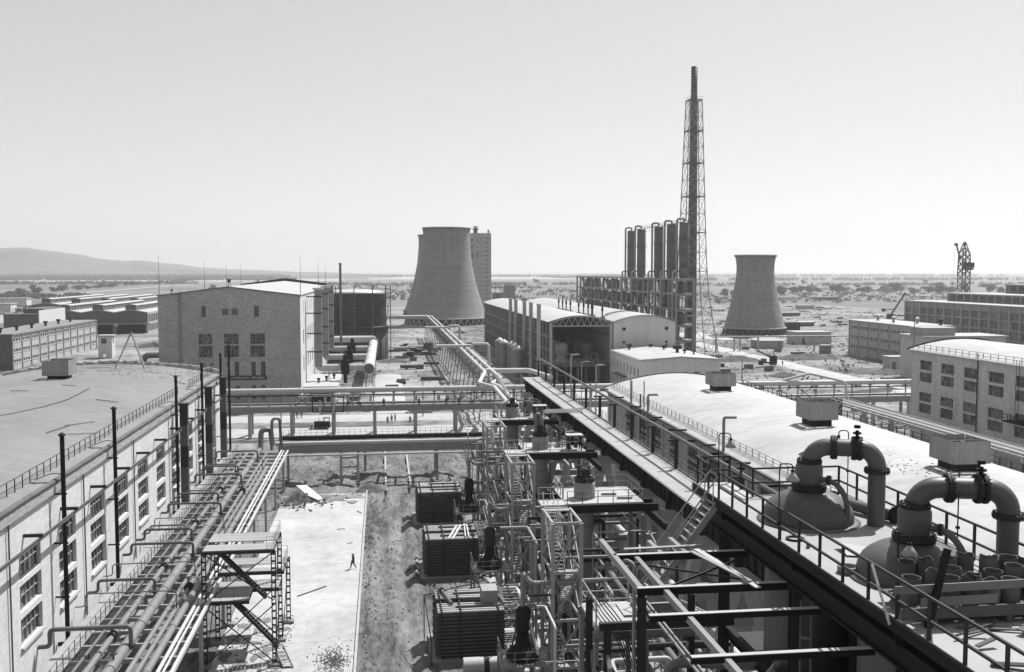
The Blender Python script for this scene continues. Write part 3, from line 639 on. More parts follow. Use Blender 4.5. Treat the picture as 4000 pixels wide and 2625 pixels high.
# ================================================================== BRICK POWER HOUSE, DUCTS, GASHOLDER
k_ = 255 / 291
sx = lambda x: x * k_
sz = lambda z: 34 - (34 - z) * k_
bx0, bx1, by0, by1 = -54.9, -20.4, 255, 402
t = thing('brick_power_house', 'big tall brick power house with low gable and shaded front', 'building', (-37.7, 328, 0))
ops = []
for a, b in ((-51.69, -47.9), (-44.72, -40.6), (-37.41, -33.3)):
    for c, d in ((13.25, 16.3), (9.5, 12.85)): ops.append((sx(a), sx(b), sz(c), sz(d), 6, 3))
for a, b in ((-50.8, -49.53), (-36.17, -34.84)): ops.append((sx(a), sx(b), sz(21.05), sz(24.2), 2, 3))
for a, b in ((-41.88, -40.61), (-37.24, -35.96), (-34.54, -33.25)): ops.append((sx(a), sx(b), sz(4.2), sz(8.23), 2, 4))
for a, b in ((-50.9, -50.1), (-48.6, -47.7), (-44.2, -43.4)): ops.append((sx(a), sx(b), sz(7.2), sz(7.9), 2, 1))
for a, b in ((-37.21, -36.02), (-34.5, -33.3), (-41.7, -40.5)):
    ops.append((sx(a), sx(b), sz(.4), sz(1.4), 2, 2)); ops.append((sx(a), sx(b), sz(-2.6), sz(-1.6), 2, 2))
mb = MB(); wall(mb, (bx0, by0, -.8), UX, -UY, bx1 - bx0, 28.8, [(a - bx0, b - bx0, c + .8, d + .8) for a, b, c, d, _, _ in ops], .4)
mb.add([(bx0, by0, 28), (bx1, by0, 28), (-37.9, by0, 30.05)], [(0, 1, 2)])
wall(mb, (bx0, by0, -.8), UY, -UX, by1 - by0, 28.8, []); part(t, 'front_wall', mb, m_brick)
sops = []
for k in range(17):
    y = 263.5 - by0 + k * 8; sops += [(y, y + 2.6, sz(12.4) + .8, sz(16.7) + .8, 3, 5), (y, y + 2.6, sz(4.2) + .8, sz(8.7) + .8, 3, 5), (y + .7, y + 1.9, sz(21.5) + .8, sz(25.2) + .8, 2, 4)]
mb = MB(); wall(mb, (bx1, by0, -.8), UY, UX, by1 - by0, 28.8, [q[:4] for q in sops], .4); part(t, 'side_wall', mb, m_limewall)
for a, b, c, d, nc, nr in ops: window(t, (a, by0, c), UX, -UY, b - a, d - c, nc, nr, .4, fm=m_steel, bar=.12, single=(b - a) < 1.6)
for a, b, c, d, nc, nr in sops: window(t, (bx1, by0 + a, c - .8), UY, UX, b - a, d - c, nc, nr, .4, fm=m_steelL, bar=.1, single=True)
for a, b in ((-45.04, -43.29), (-42.4, -40.7)): part(t, 'louvre', MB().box(sx(a), sx(b), by0 - .06, by0 - .003, sz(21.6), sz(23.44)), m_mid)
for x in (bx0, -37.9, bx1): pass
part(t, 'roof', MB().quad((bx0 - .3, by0 - .3, 28.1), (-37.9, by0 - .3, 30.25), (-37.9, by1, 30.25), (bx0 - .3, by1, 28.1)).quad((-37.9, by0 - .3, 30.25), (bx1 + .3, by0 - .3, 28.1), (bx1 + .3, by1, 28.1), (-37.9, by1, 30.25)), m_roofW)
part(t, 'verge', MB().beam((bx0 - .3, by0 - .2, 28.0), (-37.9, by0 - .2, 30.15), .25, .25).beam((-37.9, by0 - .2, 30.15), (bx1 + .3, by0 - .2, 28.0), .25, .25), m_mid)
part(t, 'far_parapet', MB().beam((bx0, by1, 28.5), (-37.9, by1, 30.8), .5, 1.1).beam((-37.9, by1, 30.8), (bx1, by1, 28.5), .5, 1.1), m_dark)
for z in (sz(8.9), sz(3.6)): part(t, 'string_course', MB().box(bx0, bx1, by0 - .1, by0 - .004, z, z + .16), m_brick)
part(t, 'wall_ladder', MB().beam((-49.9, by0 - .35, 2), (-49.9, by0 - .35, 29.5), .06, .06).beam((-49.3, by0 - .35, 2), (-49.3, by0 - .35, 29.5), .06, .06), m_dark)
ld = MB()
for k in range(60): ld.beam((-49.9, by0 - .35, 2.2 + k * .45), (-49.3, by0 - .35, 2.2 + k * .45), .035, .035)
part(t, 'ladder_rungs', ld, m_dark)
# banner with lettering
def text_mesh(body, size, name):
    cu = bpy.data.curves.new(name, 'FONT'); cu.body = body; cu.size = size; cu.extrude = .02; cu.offset = size * .018; ob = bpy.data.objects.new(name, cu); COL.objects.link(ob)
    dg = bpy.context.evaluated_depsgraph_get(); me = bpy.data.meshes.new_from_object(ob.evaluated_get(dg)); bpy.data.objects.remove(ob); return me
b = thing('banner', 'long dark slogan banner with white capital letters on the brick wall', 'banner', (sx(-38.2), by0 - .12, sz(3.1)))
part(b, 'cloth', MB().box(sx(-43.9), sx(-32.9), by0 - .1, by0 - .02, sz(2.95), sz(4.25)), m_dark)
tm = text_mesh('- СЪВЕТСКАТА  ДРУЖБА !', .78, 'lettering'); tm.materials.clear(); tm.materials.append(m_white)
xs = [v.co.x for v in tm.vertices]; wd = max(xs) - min(xs)
lo = bpy.data.objects.new('lettering', tm); COL.objects.link(lo); lo.parent = b; lo.rotation_euler = (R(90), 0, 0); f_ = (sx(-33.4) - sx(-43.4)) / wd; lo.scale = (f_, 1, 1); lo.location = Vector((sx(-43.4), by0 - .13, sz(3.28))) - wloc(b)
# lightning rods, siren, man on the roof
for k, (x, y, h, z) in enumerate(((-54.7, 256, 10, 28), (-54.7, 320, 9.5, 28), (-54.7, 364, 9.5, 28), (-54.7, 401, 9.5, 28), (-20.5, 258, 10, 28), (-20.5, 330, 10, 28), (-20.5, 372, 10, 28))):
    r_ = thing('lightning_rod', f'thin lightning rod on the {"left" if k < 4 else "right"} eave of the brick power house, {ORD[k if k < 4 else k - 4]} from the front', 'lightning rod', (x, y, z - 3), 'lightning rods on the brick power house')
    part(r_, 'mast', MB().cyl((x, y, z - 3), (x, y, z + 4), .09, 6).cyl((x, y, z + 4), (x, y, z + h), .055, 6, .03), m_mid); part(r_, 'clamp', MB().box(x - .25, x + .1, y - .12, y + .12, z - .5, z - .3).box(x - .25, x + .1, y - .12, y + .12, z - 2.5, z - 2.3), m_mid)
s_ = thing('roof_siren', 'small dark siren on three legs at the gable top', 'siren', (-37.9, 256.5, 30.2))
part(s_, 'horn', MB().lathe((-37.9, 256.5, 31.2), [(.05, 0), (.42, .1), (.42, .55), (.62, .65), (.62, .8), (.02, .9)], 14), m_dark)
for a in (0, 2.1, 4.2): part(s_, 'leg', MB().cyl((-37.9 + .55 * math.cos(a), 256.5 + .55 * math.sin(a), 30.0), (-37.9 + .2 * math.cos(a), 256.5 + .2 * math.sin(a), 31.3), .05, 5), m_dark)
# vertical insulated ducts with elbows into a header
for k, y in enumerate((275, 309, 342)):
    c = thing('flue_duct', f'pale insulated duct rising up the power house side, {ORD[k]} from the front', 'duct', (-17.4, y, 0), 'flue ducts on the power house side'); x = -17.2
    part(c, 'shaft', MB().box(x - .95, x + .95, y - .95, y + .95, 8.2, 29.0), m_duct)
    part(c, 'cap', MB().box(x - 1.3, x + 1.3, y - 1.3, y + 1.3, 29.0, 29.5).add([(x - 1.3, y - 1.3, 29.5), (x + 1.3, y - 1.3, 29.5), (x + 1.3, y + 1.3, 29.5), (x - 1.3, y + 1.3, 29.5), (x, y, 30.3)], [(0, 1, 4), (1, 2, 4), (2, 3, 4), (3, 0, 4)]) or MB().box(x - 1.35, x + 1.35, y - 1.35, y + 1.35, 29.0, 29.6), m_white)
    for z in (12, 17, 22.5, 27): part(c, 'band', MB().box(x - 1.05, x + 1.05, y - 1.05, y + 1.05, z, z + .35).box(x - 3.2, x - .9, y - .1, y + .1, z, z + .3), m_dark)
    part(c, 'branch_duct', pipe([(x, y, 9.0), (x, y, 7.8), (-3.6, y, 7.8)], .95, 1.6, 14), m_white2)
    part(c, 'damper', MB().box(-11.2, -9.0, y - 1.25, y + 1.25, 6.0, 9.8).box(-10.7, -9.5, y - .6, y + .6, 9.8, 11.2).box(-11.9, -8.3, y - .4, y + .4, 7.3, 8.4).cyl((-10.1, y, 3.5), (-10.1, y, 6), .5, 10), m_black)
    for q in (-14.5, -6): part(c, 'trestle', MB().beam((q - .8, y, -.6), (q, y, 6.8), .14, .14).beam((q + .8, y, -.6), (q, y, 6.8), .14, .14), m_mid)
h = thing('header_duct', 'fat white round header duct collecting the three branch ducts', 'duct', (-3.5, 330, 6)); part(h, 'shell', MB().cyl((-3.6, 268, 8.0), (-3.2, 366, 8.0), 1.5, 20), m_white)
part(h, 'end_plate', MB().cyl((-3.6, 267.6, 8.0), (-3.6, 268, 8.0), 1.3, 18), m_mid)
for y in (272, 295, 320, 345, 362): part(h, 'trestle', MB().beam((-4.9, y, -.6), (-4.3, y, 6.8), .18, .18).beam((-2.2, y, -.6), (-2.8, y, 6.8), .18, .18).beam((-4.9, y, 6.5), (-2.2, y, 6.5), .2, .25).beam((-4.8, y, 2), (-2.3, y, 5), .1, .1), m_steel)
for y in (285, 312, 338): part(h, 'joint_band', MB().cyl((-3.55, y, 8), (-3.55, y + .5, 8), 1.58, 20), m_white2)
part(h, 'cross_pipe', pipe([(-20, 366, 9.4), (-3.3, 366, 9.4), (-3.3, 362, 9.4)], 1.2, 1.8, 14), m_white)
a = thing('low_annex', 'low flat roofed annex at the foot of the power house', 'annex', (-16, 275, 0)); part(a, 'wall', MB().box(-20.3, -12.2, 262, 292, -.7, 3.7), m_brickW); part(a, 'roof_slab', MB().box(-20.38, -11.6, 261.2, 292.6, 3.7, 4.2), m_roofW); part(a, 'doorway', MB().box(-18.8, -13.4, 261.9, 261.99, -.5, 2.9), m_int)
for k in range(3): part(a, 'roof_vent', MB().cyl((-17 + k * 1.8, 270 + k * 5, 4.2), (-17 + k * 1.8, 270 + k * 5, 5.0), .25, 8).box(-17.4 + k * 1.8, -16.6 + k * 1.8, 269.6 + k * 5, 270.4 + k * 5, 5.0, 5.5), m_dark)
# gasholder
gx, gy, gr = -10.5, 396, 12.2
t = thing('gasholder', 'dark round gasholder with white domed top and guide frame', 'gasholder', (gx, gy, 0))
part(t, 'tank', MB().lathe((gx, gy, 0), [(gr + .7, -.7), (gr + .7, 12.4), (gr + .3, 12.5)], 48), M('gasholder_tank', .11, var=.2, streak=.35)); part(t, 'bell', MB().lathe((gx, gy, 0), [(gr, 12.4), (gr, 25.6)], 48), m_gas)
part(t, 'crown', MB().lathe((gx, gy, 0), [(gr + .05, 25.4), (gr + .05, 25.7), (gr * .75, 26.5), (gr * .4, 27.05), (.01, 27.3)], 48), m_white)
for z in (12.6, 25.7): part(t, 'ring_walk', MB().lathe((gx, gy, z), [(gr + .6, 0), (gr + 1.7, 0), (gr + 1.7, .2), (gr + .6, .2)], 48), m_mid)
for k in range(12):
    a0 = 2 * math.pi * k / 12; a1 = 2 * math.pi * (k + 1) / 12; P = lambda a, z: (gx + (gr + 1.6) * math.cos(a), gy + (gr + 1.6) * math.sin(a), z)
    part(t, 'guide_post', MB().beam(P(a0, -.7), P(a0, 28.4), .35, .35), m_mid); part(t, 'guide_brace', MB().beam(P(a0, 13), P(a1, 26), .12, .12).beam(P(a1, 13), P(a0, 26), .12, .12).beam(P(a0, 20), P(a1, 20), .14, .14).beam(P(a0, 27.2), P(a1, 27.2), .1, .1), m_mid)
p_ = thing('mast', 'thick grey round mast standing before the gasholder', 'mast', (-14.3, 352, 0)); part(p_, 'shaft', MB().cyl((-14.3, 352, -.7), (-14.3, 352, 36.3), .42, 12), m_mid); part(p_, 'cap', MB().cyl((-14.3, 352, 36.3), (-14.3, 352, 36.9), .55, 12), m_mid)
# ================================================================== FAR LEFT BUILDINGS
def bay_block(name, label, x, dx, y0, y1, H_, nb, rows, wm, endm, win_m=None):
    """three-storey block whose long side (plane x) is split in bays by pilasters with a strip of little windows per storey"""
    t = thing(name, label, 'building', (x + dx / 2, (y0 + y1) / 2, 0)); n = UX if dx < 0 else -UX; pw = (y1 - y0) / nb; ops = []
    for i in range(nb):
        for z in rows:
            for j in range(3): ops.append((i * pw + .9 + j * (pw - 1.6) / 3, i * pw + .9 + j * (pw - 1.6) / 3 + (pw - 1.6) / 3 - .6, z + .8, z + 1.9))
    mb = MB(); wall(mb, (x, y0, -.8), UY, n, y1 - y0, H_ + .8, ops, .25); part(t, 'facade', mb, wm)
    wall(mb := MB(), (min(x, x + dx), y0, -.8), UX, -UY, abs(dx), H_ + .8, []); wall(mb, (x + dx, y0, -.8), UY, -n, y1 - y0, H_ + .8, []); part(t, 'end_wall', mb, endm)
    for a, b, c, d in ops: window(t, (x, y0 + a, c - .8), UY, n, b - a, d - c, 2, 1, .25, bar=.08, single=True)
    s = 1 if dx < 0 else -1
    for i in range(nb + 1): part(t, 'pilaster', MB().box(min(x, x + s * .35) + .003 * s, max(x, x + s * .35), y0 + i * pw - .25, y0 + i * pw + .25, -.8, H_), m_concL)
    for z in [r - .35 for r in rows]: part(t, 'sill_band', MB().box(min(x, x + s * .12) + .003 * s, max(x, x + s * .12), y0, y1, z, z + .25), m_concL)
    part(t, 'roof', MB().box(min(x, x + dx) - .5, max(x, x + dx) + .5, y0 - .4, y1 + .4, H_, H_ + .5), m_roofL if dx < 0 else m_roofW)
    return t
t = bay_block('long_office_block', 'long pale three storey block with small strip windows at left', -128, -15, 366, 469, 11.7, 11, (1.9, 5.7, 9.4), m_brickW, m_mid)
for k in range(6): part(t, 'roof_vent', MB().cyl((-134, 372 + k * 16, 12.2), (-134, 372 + k * 16, 13.4), .5, 8).box(-134.7, -133.3, 371.3 + k * 16, 372.7 + k * 16, 13.4, 14.1), m_dark)
t = thing('dark_store_block', 'plain dark store block with pale side behind the strip window block', 'building', (-163, 500, 0)); part(t, 'wall', MB().box(-172, -157, 482, 520, -.7, 14.4).box(-166, -156.99, 490, 518, 14.4, 16.6), m_mid); part(t, 'pale_side', MB().box(-156.9, -156.4, 482, 520, -.7, 16), m_limewall)
def shed_row(label, x0, y0, y1, ze, nb, bw, lant):
    t = thing('factory_shed', label, 'factory shed', (x0 + nb * bw / 2, (y0 + y1) / 2, 0)); x1 = x0 + nb * bw
    for i in range(nb):
        a = x0 + i * bw; b = a + bw; mid = (a + b) / 2
        part(t, 'gable', MB().add([(a, y0, 5.6), (b, y0, 5.6), (b, y0, ze), (mid, y0, ze + 1.6), (a, y0, ze)], [(0, 1, 2, 3, 4)]) or MB().quad((a, y0, 5.6), (b, y0, 5.6), (b, y0, ze), (a, y0, ze)).add([(a, y0, ze), (b, y0, ze), (mid, y0, ze + 1.6)], [(0, 1, 2)]) or None, m_mid) if False else None
        g = MB(); g.quad((a, y0, 5.6), (b, y0, 5.6), (b, y0, ze), (a, y0, ze)); g.add([(a, y0, ze), (b, y0, ze), (mid, y0, ze + 1.5)], [(0, 1, 2)]); part(t, 'gable', g, m_mid)
        part(t, 'roof', MB().quad((a, y0 - .3, ze), (mid, y0 - .3, ze + 1.6), (mid, y1, ze + 1.6), (a, y1, ze)).quad((mid, y0 - .3, ze + 1.6), (b, y0 - .3, ze), (b, y1, ze), (mid, y1, ze + 1.6)), m_roofW)
        part(t, 'verge', MB().beam((a, y0 - .2, ze), (mid, y0 - .2, ze + 1.6), .3, .5).beam((mid, y0 - .2, ze + 1.6), (b, y0 - .2, ze), .3, .5), m_concL)
        if lant:
            l0, l1, lz = mid - 3, mid + 3, ze + 4.0; L_ = part(t, 'lantern', MB().box(l0, l1 - .4, y0 + .5, y1 - 1, ze, lz - .01), m_mid); part(t, 'lantern_roof', barrel(MB(), l0 - .3, l1 + .3, lz, .5, y0 + .3, y1 - .8, 8), m_roofW)
            n_ = int((y1 - y0) / 5)
            for k in range(n_): part(t, 'lantern_window', MB().box(l1 - .39, l1 - .2, y0 + 1.2 + k * 5, y0 + 5.2 + k * 5, ze + 1.4, lz - .4), m_g2); part(t, 'lantern_post', MB().box(l1 - .38, l1, y0 + .6 + k * 5, y0 + 1.15 + k * 5, ze, lz - .02), m_white2)
            part(t, 'lantern_sill', MB().box(l1 - .39, l1 + .03, y0 + .6, y1 - 1.1, ze, ze + 1.35), m_white2)
        for q in (a + .6, b - .6): part(t, 'post', MB().box(q - .25, q + .25, y0 - .3, y0 + .2, -.7, 5.6), m_concL)
        part(t, 'dock_opening', MB().box(a + 1, b - 1, y0 + 2.5, y0 + 2.9, -.6, 5.5), m_int)
    part(t, 'canopy', MB().box(x0 - 2, x1 + 2, y0 - 3, y0 - .4, 4.9, 5.6), m_conc)
    n_ = int((y1 - y0) / 6)
    for k in range(n_):
        y = y0 + k * 6; part(t, 'side_pier', MB().box(x1 - .3, x1 + .3, y, y + .9, -.7, ze - .1), m_white2)
        for c, d in ((1, 4.6), (6, 10.2)): part(t, 'side_window', MB().box(x1 - .2, x1 + .05, y + 1.2, y + 5.7, c, d), m_g2)
    for c, d in ((-.7, .98), (4.62, 5.98), (10.22, ze - .15)): part(t, 'side_band', MB().box(x1 - .28, x1 + .25, y0 + .91, y1, c, d), m_white2)
    return t
shed_row('triple gabled factory shed with window lanterns beyond the strip window block', -181, 572, 668, 11.3, 3, 17.4, True)
shed_row('second row of low gabled sheds behind the triple shed', -232, 700, 830, 11.5, 4, 19, True)
t = thing('watch_hut', 'small white two storey watch hut between the far left buildings', 'hut', (-108.5, 412, 0)); mb = MB(); wall(mb, (-111.3, 410, -.7), UX, -UY, 5.2, 9.2, [(1.2, 3.2, 6.2, 8.2), (1.7, 2.9, .7, 2.0)]); wall(mb, (-106.1, 410, -.7), UY, UX, 5, 9.2, [(1.5, 3, 6.2, 8.2)]); wall(mb, (-111.3, 410, -.7), UY, -UX, 5, 9.2, []); part(t, 'wall', mb, m_limewall); part(t, 'roof', MB().box(-111.7, -105.6, 409.5, 415.4, 8.5, 8.8), m_roofW)
window(t, (-110.1, 410, 5.5), UX, -UY, 2, 2, 2, 2, .2); window(t, (-106.1, 411.5, 5.5), UY, UX, 1.5, 2, 2, 2, .2)
for k, (x, y, w_, l, h_) in enumerate(((-330, 900, 30, 14, 6), (-300, 980, 22, 12, 5), (-372, 1040, 46, 14, 7), (-262, 700, 16, 14, 6), (-398, 960, 26, 12, 5))):
    t = thing('site_store', f'low flat pale store on the far left plain, {ORD[k]} built size', 'store', (x, y, 0)); t['label'] = ['low pale store with white roof on the far left plain', 'short store shed beside the long far left store', 'longest low store on the far left plain', 'small gabled house at the left picture edge', 'dark low store farthest left on the plain'][k]
    part(t, 'wall', MB().box(x - w_ / 2, x + w_ / 2, y, y + l, -.8, h_), m_limewall if k != 4 else m_mid); part(t, 'roof', MB().box(x - w_ / 2 - .6, x + w_ / 2 + .6, y - .6, y + l + .6, h_, h_ + .7), m_roofL if k % 2 else m_roofW); part(t, 'door', MB().box(x - 2, x + 2, y - .1, y - .01, -.5, 3.5), m_int)
g = thing('gooseneck_pipe', 'fat grey gooseneck pipe left of the brick power house', 'pipe', (-62, 300, 0)); part(g, 'tube', pipe([(-55, 296, 10), (-68, 296, 10), (-68, 296, -.6)], .9, 1.8, 12), m_pipe); part(g, 'tube', pipe([(-55, 299, 13.5), (-62, 299, 13.5), (-62, 299, 9)], .55, 1.4, 12), m_pipeW)
# ================================================================== RIGHT HAND BUILDINGS
t = bay_block('three_storey_block', 'pale three storey block with strip windows behind the right brick workshop', 190, 16, 338, 386, 13.8, 6, (3.2, 7.0, 10.9), m_brickW, m_brick)
for k, (x, y) in enumerate(((198, 378), (196, 362), (200, 352), (203, 341))): part(t, 'roof_vent', MB().cyl((x, y, 14.3), (x, y, 15.6), .5, 10).cyl((x, y, 15.6), (x, y, 16.4), .9, 10).cyl((x, y, 16.4), (x, y, 16.9), .9, 10, .1), m_steelL if k < 3 else m_black)
t = thing('window_grid_factory', 'large factory with full height window grid at the right edge', 'factory', (320, 470, 0)); y0, y1, H_, nb = 396, 541, 16.9, 18; pw = (y1 - y0) / nb; ops = []
for i in range(nb):
    for c, d in ((1, 5), (5.8, 9.6), (10.4, 14)): ops.append((i * pw + .7, i * pw + pw - .6, c + .8, d + .8))
mb = MB(); wall(mb, (300, y0, -.8), UY, -UX, y1 - y0, H_ + .8, ops, .3); part(t, 'facade', mb, m_conc); wall(mb := MB(), (300, y0, -.8), UX, -UY, 60, H_ + .8, []); wall(mb, (300, y1, -.8), UX, UY, 60, H_ + .8, []); part(t, 'end_wall', mb, m_brick)
for a, b, c, d in ops: window(t, (300, y0 + a, c - .8), UY, -UX, b - a, d - c, 5, 3, .3, fm=m_steelL, bar=.12, single=True)
for i in range(nb + 1): part(t, 'pier', MB().box(299.5, 299.99, y0 + i * pw - .3, y0 + i * pw + .35, -.8, H_), m_concL)
part(t, 'roof', MB().box(299, 362, y0 - 1, y1 + 1, H_, H_ + .5), m_roofW)
for k, (x, w_, z, yy) in enumerate(((316, 24, 21.5, 525), (338, 26, 26.5, 505))):
    part(t, 'monitor_wall', MB().box(x, x + w_, y0, yy, H_ + .5, z), m_mid); part(t, 'monitor_roof', MB().box(x - 1, x + w_ + 1, y0 - 1, yy + 1, z, z + .5), m_roofW)
    for i in range(int((yy - y0) / 7)): part(t, 'monitor_post', MB().box(x - .35, x - .01, y0 + i * 7, y0 + i * 7 + .6, H_ + .5, z - .01), m_concL); part(t, 'monitor_glazing', MB().box(x - .12, x - .003, y0 + i * 7 + .9, y0 + i * 7 + 6.6, z - 3, z - .6), m_g1)
t = thing('roof_annex', 'flat roofed stair annex with pale framed panels behind the right workshop', 'annex', (178, 292, 0)); part(t, 'wall', MB().box(165, 192, 286, 300, -.7, 13.6), m_brickW); part(t, 'roof', MB().box(164.5, 192.5, 285.5, 300.5, 13.6, 14.1), m_roofW); part(t, 'stair_head', MB().box(166, 176.2, 288, 296, 14.1, 16.3), m_brick); part(t, 'coping', MB().box(165.7, 176.5, 287.7, 296.3, 16.3, 16.6), m_concL)
for x in (166, 169.4, 172.9, 176.1): part(t, 'panel_frame', MB().box(x - .12, x + .12, 287.8, 287.99, 14.1, 16.3), m_concL)
# tower crane
c = thing('tower_crane', 'dark lattice tower crane folded up behind the window grid factory', 'crane', (395, 640, 0)); cx, cy = 397, 640
def lattice(mb, cx, cy, z0, z1, w0, w1, n, r=.14):
    q = [(-1, -1), (1, -1), (1, 1), (-1, 1)]; P = lambda k, z: (cx + q[k % 4][0] * (w0 + (w1 - w0) * (z - z0) / (z1 - z0)), cy + q[k % 4][1] * (w0 + (w1 - w0) * (z - z0) / (z1 - z0)), z)
    for k in range(4): mb.beam(P(k, z0), P(k, z1), r * 2, r * 2)
    for i in range(n):
        a = z0 + (z1 - z0) * i / n; b = z0 + (z1 - z0) * (i + 1) / n
        for k in range(4): mb.beam(P(k, a), P(k + 1, b), r * 1.3, r * 1.3); mb.beam(P(k + 1, a), P(k, b), r * 1.3, r * 1.3); mb.beam(P(k, b), P(k + 1, b), r, r)
    return mb
part(c, 'mast', lattice(MB(), cx, cy, 0, 32, 2.9, 2.9, 7, .2), m_black); part(c, 'head', lattice(MB(), cx, cy, 32, 46, 2.9, 2.6, 3, .28), m_black); part(c, 'apex', lattice(MB(), cx, cy, 46, 54, 2.6, .4, 2, .25), m_black); part(c, 'cab', MB().box(cx + .5, cx + 6.4, cy - 2, cy + 2, 36.5, 40).box(cx - 1, cx + 6, cy - 1.6, cy + 1.6, 35, 36.4), m_black)
part(c, 'jib', MB().beam((cx - 3, cy, 42), (cx - 6.2, cy, 53), .7, .7).beam((cx - 3.8, cy - .8, 41.5), (cx - 7, cy - .8, 52.5), .25, .25).box(cx - 7.4, cx - 5.2, cy - .6, cy + .6, 51.6, 53.2), m_black); part(c, 'hoist_rope', MB().cyl((cx - 6.8, cy, 52), (cx - 8.4, cy, 16), .07, 4), m_mid)
# right brick workshop
X0 = 107
t = thing('right_brick_workshop', 'pale brick workshop with two rows of paned windows at right', 'workshop', (118, 150, 0)); ops = []
for k in range(9):
    y = 182.4 - k * 7.62
    for c, d in ((12.0, 13.9), (14.4, 16.3), (5.8, 7.7), (8.1, 9.9)): ops.append((y - 118, y + 4.4 - 118, c + .8, d + .8))
mb = MB(); wall(mb, (X0, 118, -.8), UY, -UX, 72, 18.8, ops, .3); part(t, 'facade', mb, m_brickW)
g = MB(); n = 12
for y, s_ in ((190, 1), (118, -1)):
    for i in range(n):
        u0, u1 = i / n, (i + 1) / n; xa, xb = X0 + 22 * u0, X0 + 22 * u1; za, zb = [18 + 1.95 * (1 - (2 * u - 1) ** 2) for u in (u0, u1)]; g.quad((xa, y, -.8), (xb, y, -.8), (xb, y, zb), (xa, y, za))
part(t, 'gable_wall', g, m_brickW)
for a, b, c, d in ops: window(t, (X0, 118 + a, c - .8), UY, -UX, b - a, d - c, 6, 2, .3, fm=m_steel, bar=.08)
part(t, 'roof', barrel(MB(), X0 - .6, X0 + 22.6, 18.15, 2.0, 117.4, 190.3), m_roofW); vg = MB()
for i in range(n):
    u0, u1 = i / n, (i + 1) / n; za, zb = [18.2 + 2.0 * (1 - (2 * u - 1) ** 2) for u in (u0, u1)]; vg.beam((X0 - .6 + 23.2 * u0, 190.5, za), (X0 - .6 + 23.2 * u1, 190.5, zb), .35, .5)
part(t, 'verge', vg, m_dark); railing(t, [(X0 + .2, 118, 18.25), (X0 + .2, 190, 18.25)], 1.1, 2.2, m_mid, 1, .04)
part(t, 'downpipe', MB().cyl((X0 - .2, 167, 0), (X0 - .2, 167, 19.2), .1, 8), m_black); part(t, 'wall_ladder', MB().beam((X0 - .3, 155.8, 8.6), (X0 - .3, 155.8, 19), .07, .07).beam((X0 - .3, 155, 8.6), (X0 - .3, 155, 19), .07, .07), m_black)
part(t, 'balcony', MB().box(X0 - 1.6, X0 - .003, 150, 157.5, 8.3, 8.5), m_black); railing(t, [(X0 - .1, 157.4, 8.5), (X0 - 1.55, 157.4, 8.5), (X0 - 1.55, 150, 8.5)], 1.1, 1.5, m_black, 1, .04)
part(t, 'door', MB().box(X0 - .12, X0 - .003, 151.4, 153, 8.5, 11.2), m_white2); part(t, 'ground_door', MB().box(X0 - .15, X0 - .003, 178.5, 181.5, -.6, 3.6), m_concL)
# ================================================================== LEFT WORKSHOP
road(42, 67, 196, 287, .3)
t = thing('left_workshop', 'long workshop with wide grey felt roof and sunlit limewashed wall', 'workshop', (-41, 95, 0)); WX = -25.0
ops = []
for k in range(-5, 10):
    y = 71.4 + 8.45 * k
    for c, d in ((7.9, 9.85), (10.3, 12.2), (12.6, 14.55)): ops.append((y - 20, y + 4.4 - 20, c + .8, d + .8))
mb = MB(); wall(mb, (WX, 20, -.8), UY, UX, 138.4, 18.4, ops, .35); part(t, 'side_wall', mb, m_limewall)
g = MB(); n = 14
for y in (158.4, 20):
    for i in range(n):
        u0, u1 = i / n, (i + 1) / n; xa, xb = -57.4 + 32.4 * u0, -57.4 + 32.4 * u1; za, zb = [18 + 1.75 * (1 - (2 * u - 1) ** 2) for u in (u0, u1)]; g.quad((xa, y, -.8), (xb, y, -.8), (xb, y, zb), (xa, y, za))
part(t, 'gable_wall', g, m_brick)
for a, b, c, d in ops:
    if a + 20 > 68: window(t, (WX, 20 + a, c - .8), UY, UX, b - a, d - c, 5, 2, .35, fm=m_steelL, bar=.075)
for k in range(-2, 10): part(t, 'sill', MB().box(WX + .003, WX + .22, 71.3 + 8.45 * k, 75.9 + 8.45 * k, 7.74, 7.88), m_concL)
part(t, 'roof', barrel(MB(), -57.9, -24.75, 18.05, 1.8, 19.5, 158.9, 26, .12), m_roofL)
part(t, 'cornice', MB().box(WX + .003, WX + .3, 20, 158.6, 17.2, 17.95), m_brick)
rl = MB(); pts = [(-24.75 + .05 * N(0, y * .5, 1, 3), y, 18.12 + .07 * N(0, y * .5, 1, 1)) for y in [20 + i * .8 for i in range(174)]]; rl.tube(pts, .2, 8); part(t, 'felt_roll_eave', rl, M('eave_felt', .16, var=.4, sc=1.5))
ro = railing(t, [(-26.0, 40, 18.3), (-26.0, 131, 18.3)], 1.0, 1.55, m_dark, 1, .028); railing(t, [(-26.0, 138, 18.3), (-26.0, 157.5, 18.3)], 1.0, 1.55, m_dark, 1, .028)
bp = MB(); random.seed(3)
for i in range(60):
    u = i / 60; x = -57 + 32 * u; z = 18.1 + 1.8 * (1 - (2 * (x + 57.9) / 33.15 - 1) ** 2); h = random.uniform(.25, .55); part(t, 'parapet_block', MB().box(x, x + .52, 158.45, 158.9, z - .1, z + h), m_brickW if i % 3 else m_brick)
for y in (69.3, 86.2, 103.1, 128.4, 145.3): part(t, 'downspout', MB().cyl((WX + .14, y, 0), (WX + .14, y, 17.1), .06, 8), m_mid)
part(t, 'door_leaf', MB().box(WX + .003, WX + .12, 57, 59.5, 6.3, 9.2), m_white2)
r_ = thing('trolley_rail', 'thin trolley rail on brackets along the left workshop wall', 'rail', (-24, 108, 15)); part(r_, 'rail', MB().ibeam((-23.9, 45, 15.33), (-23.9, 158, 15.1), .16, .24), m_mid)
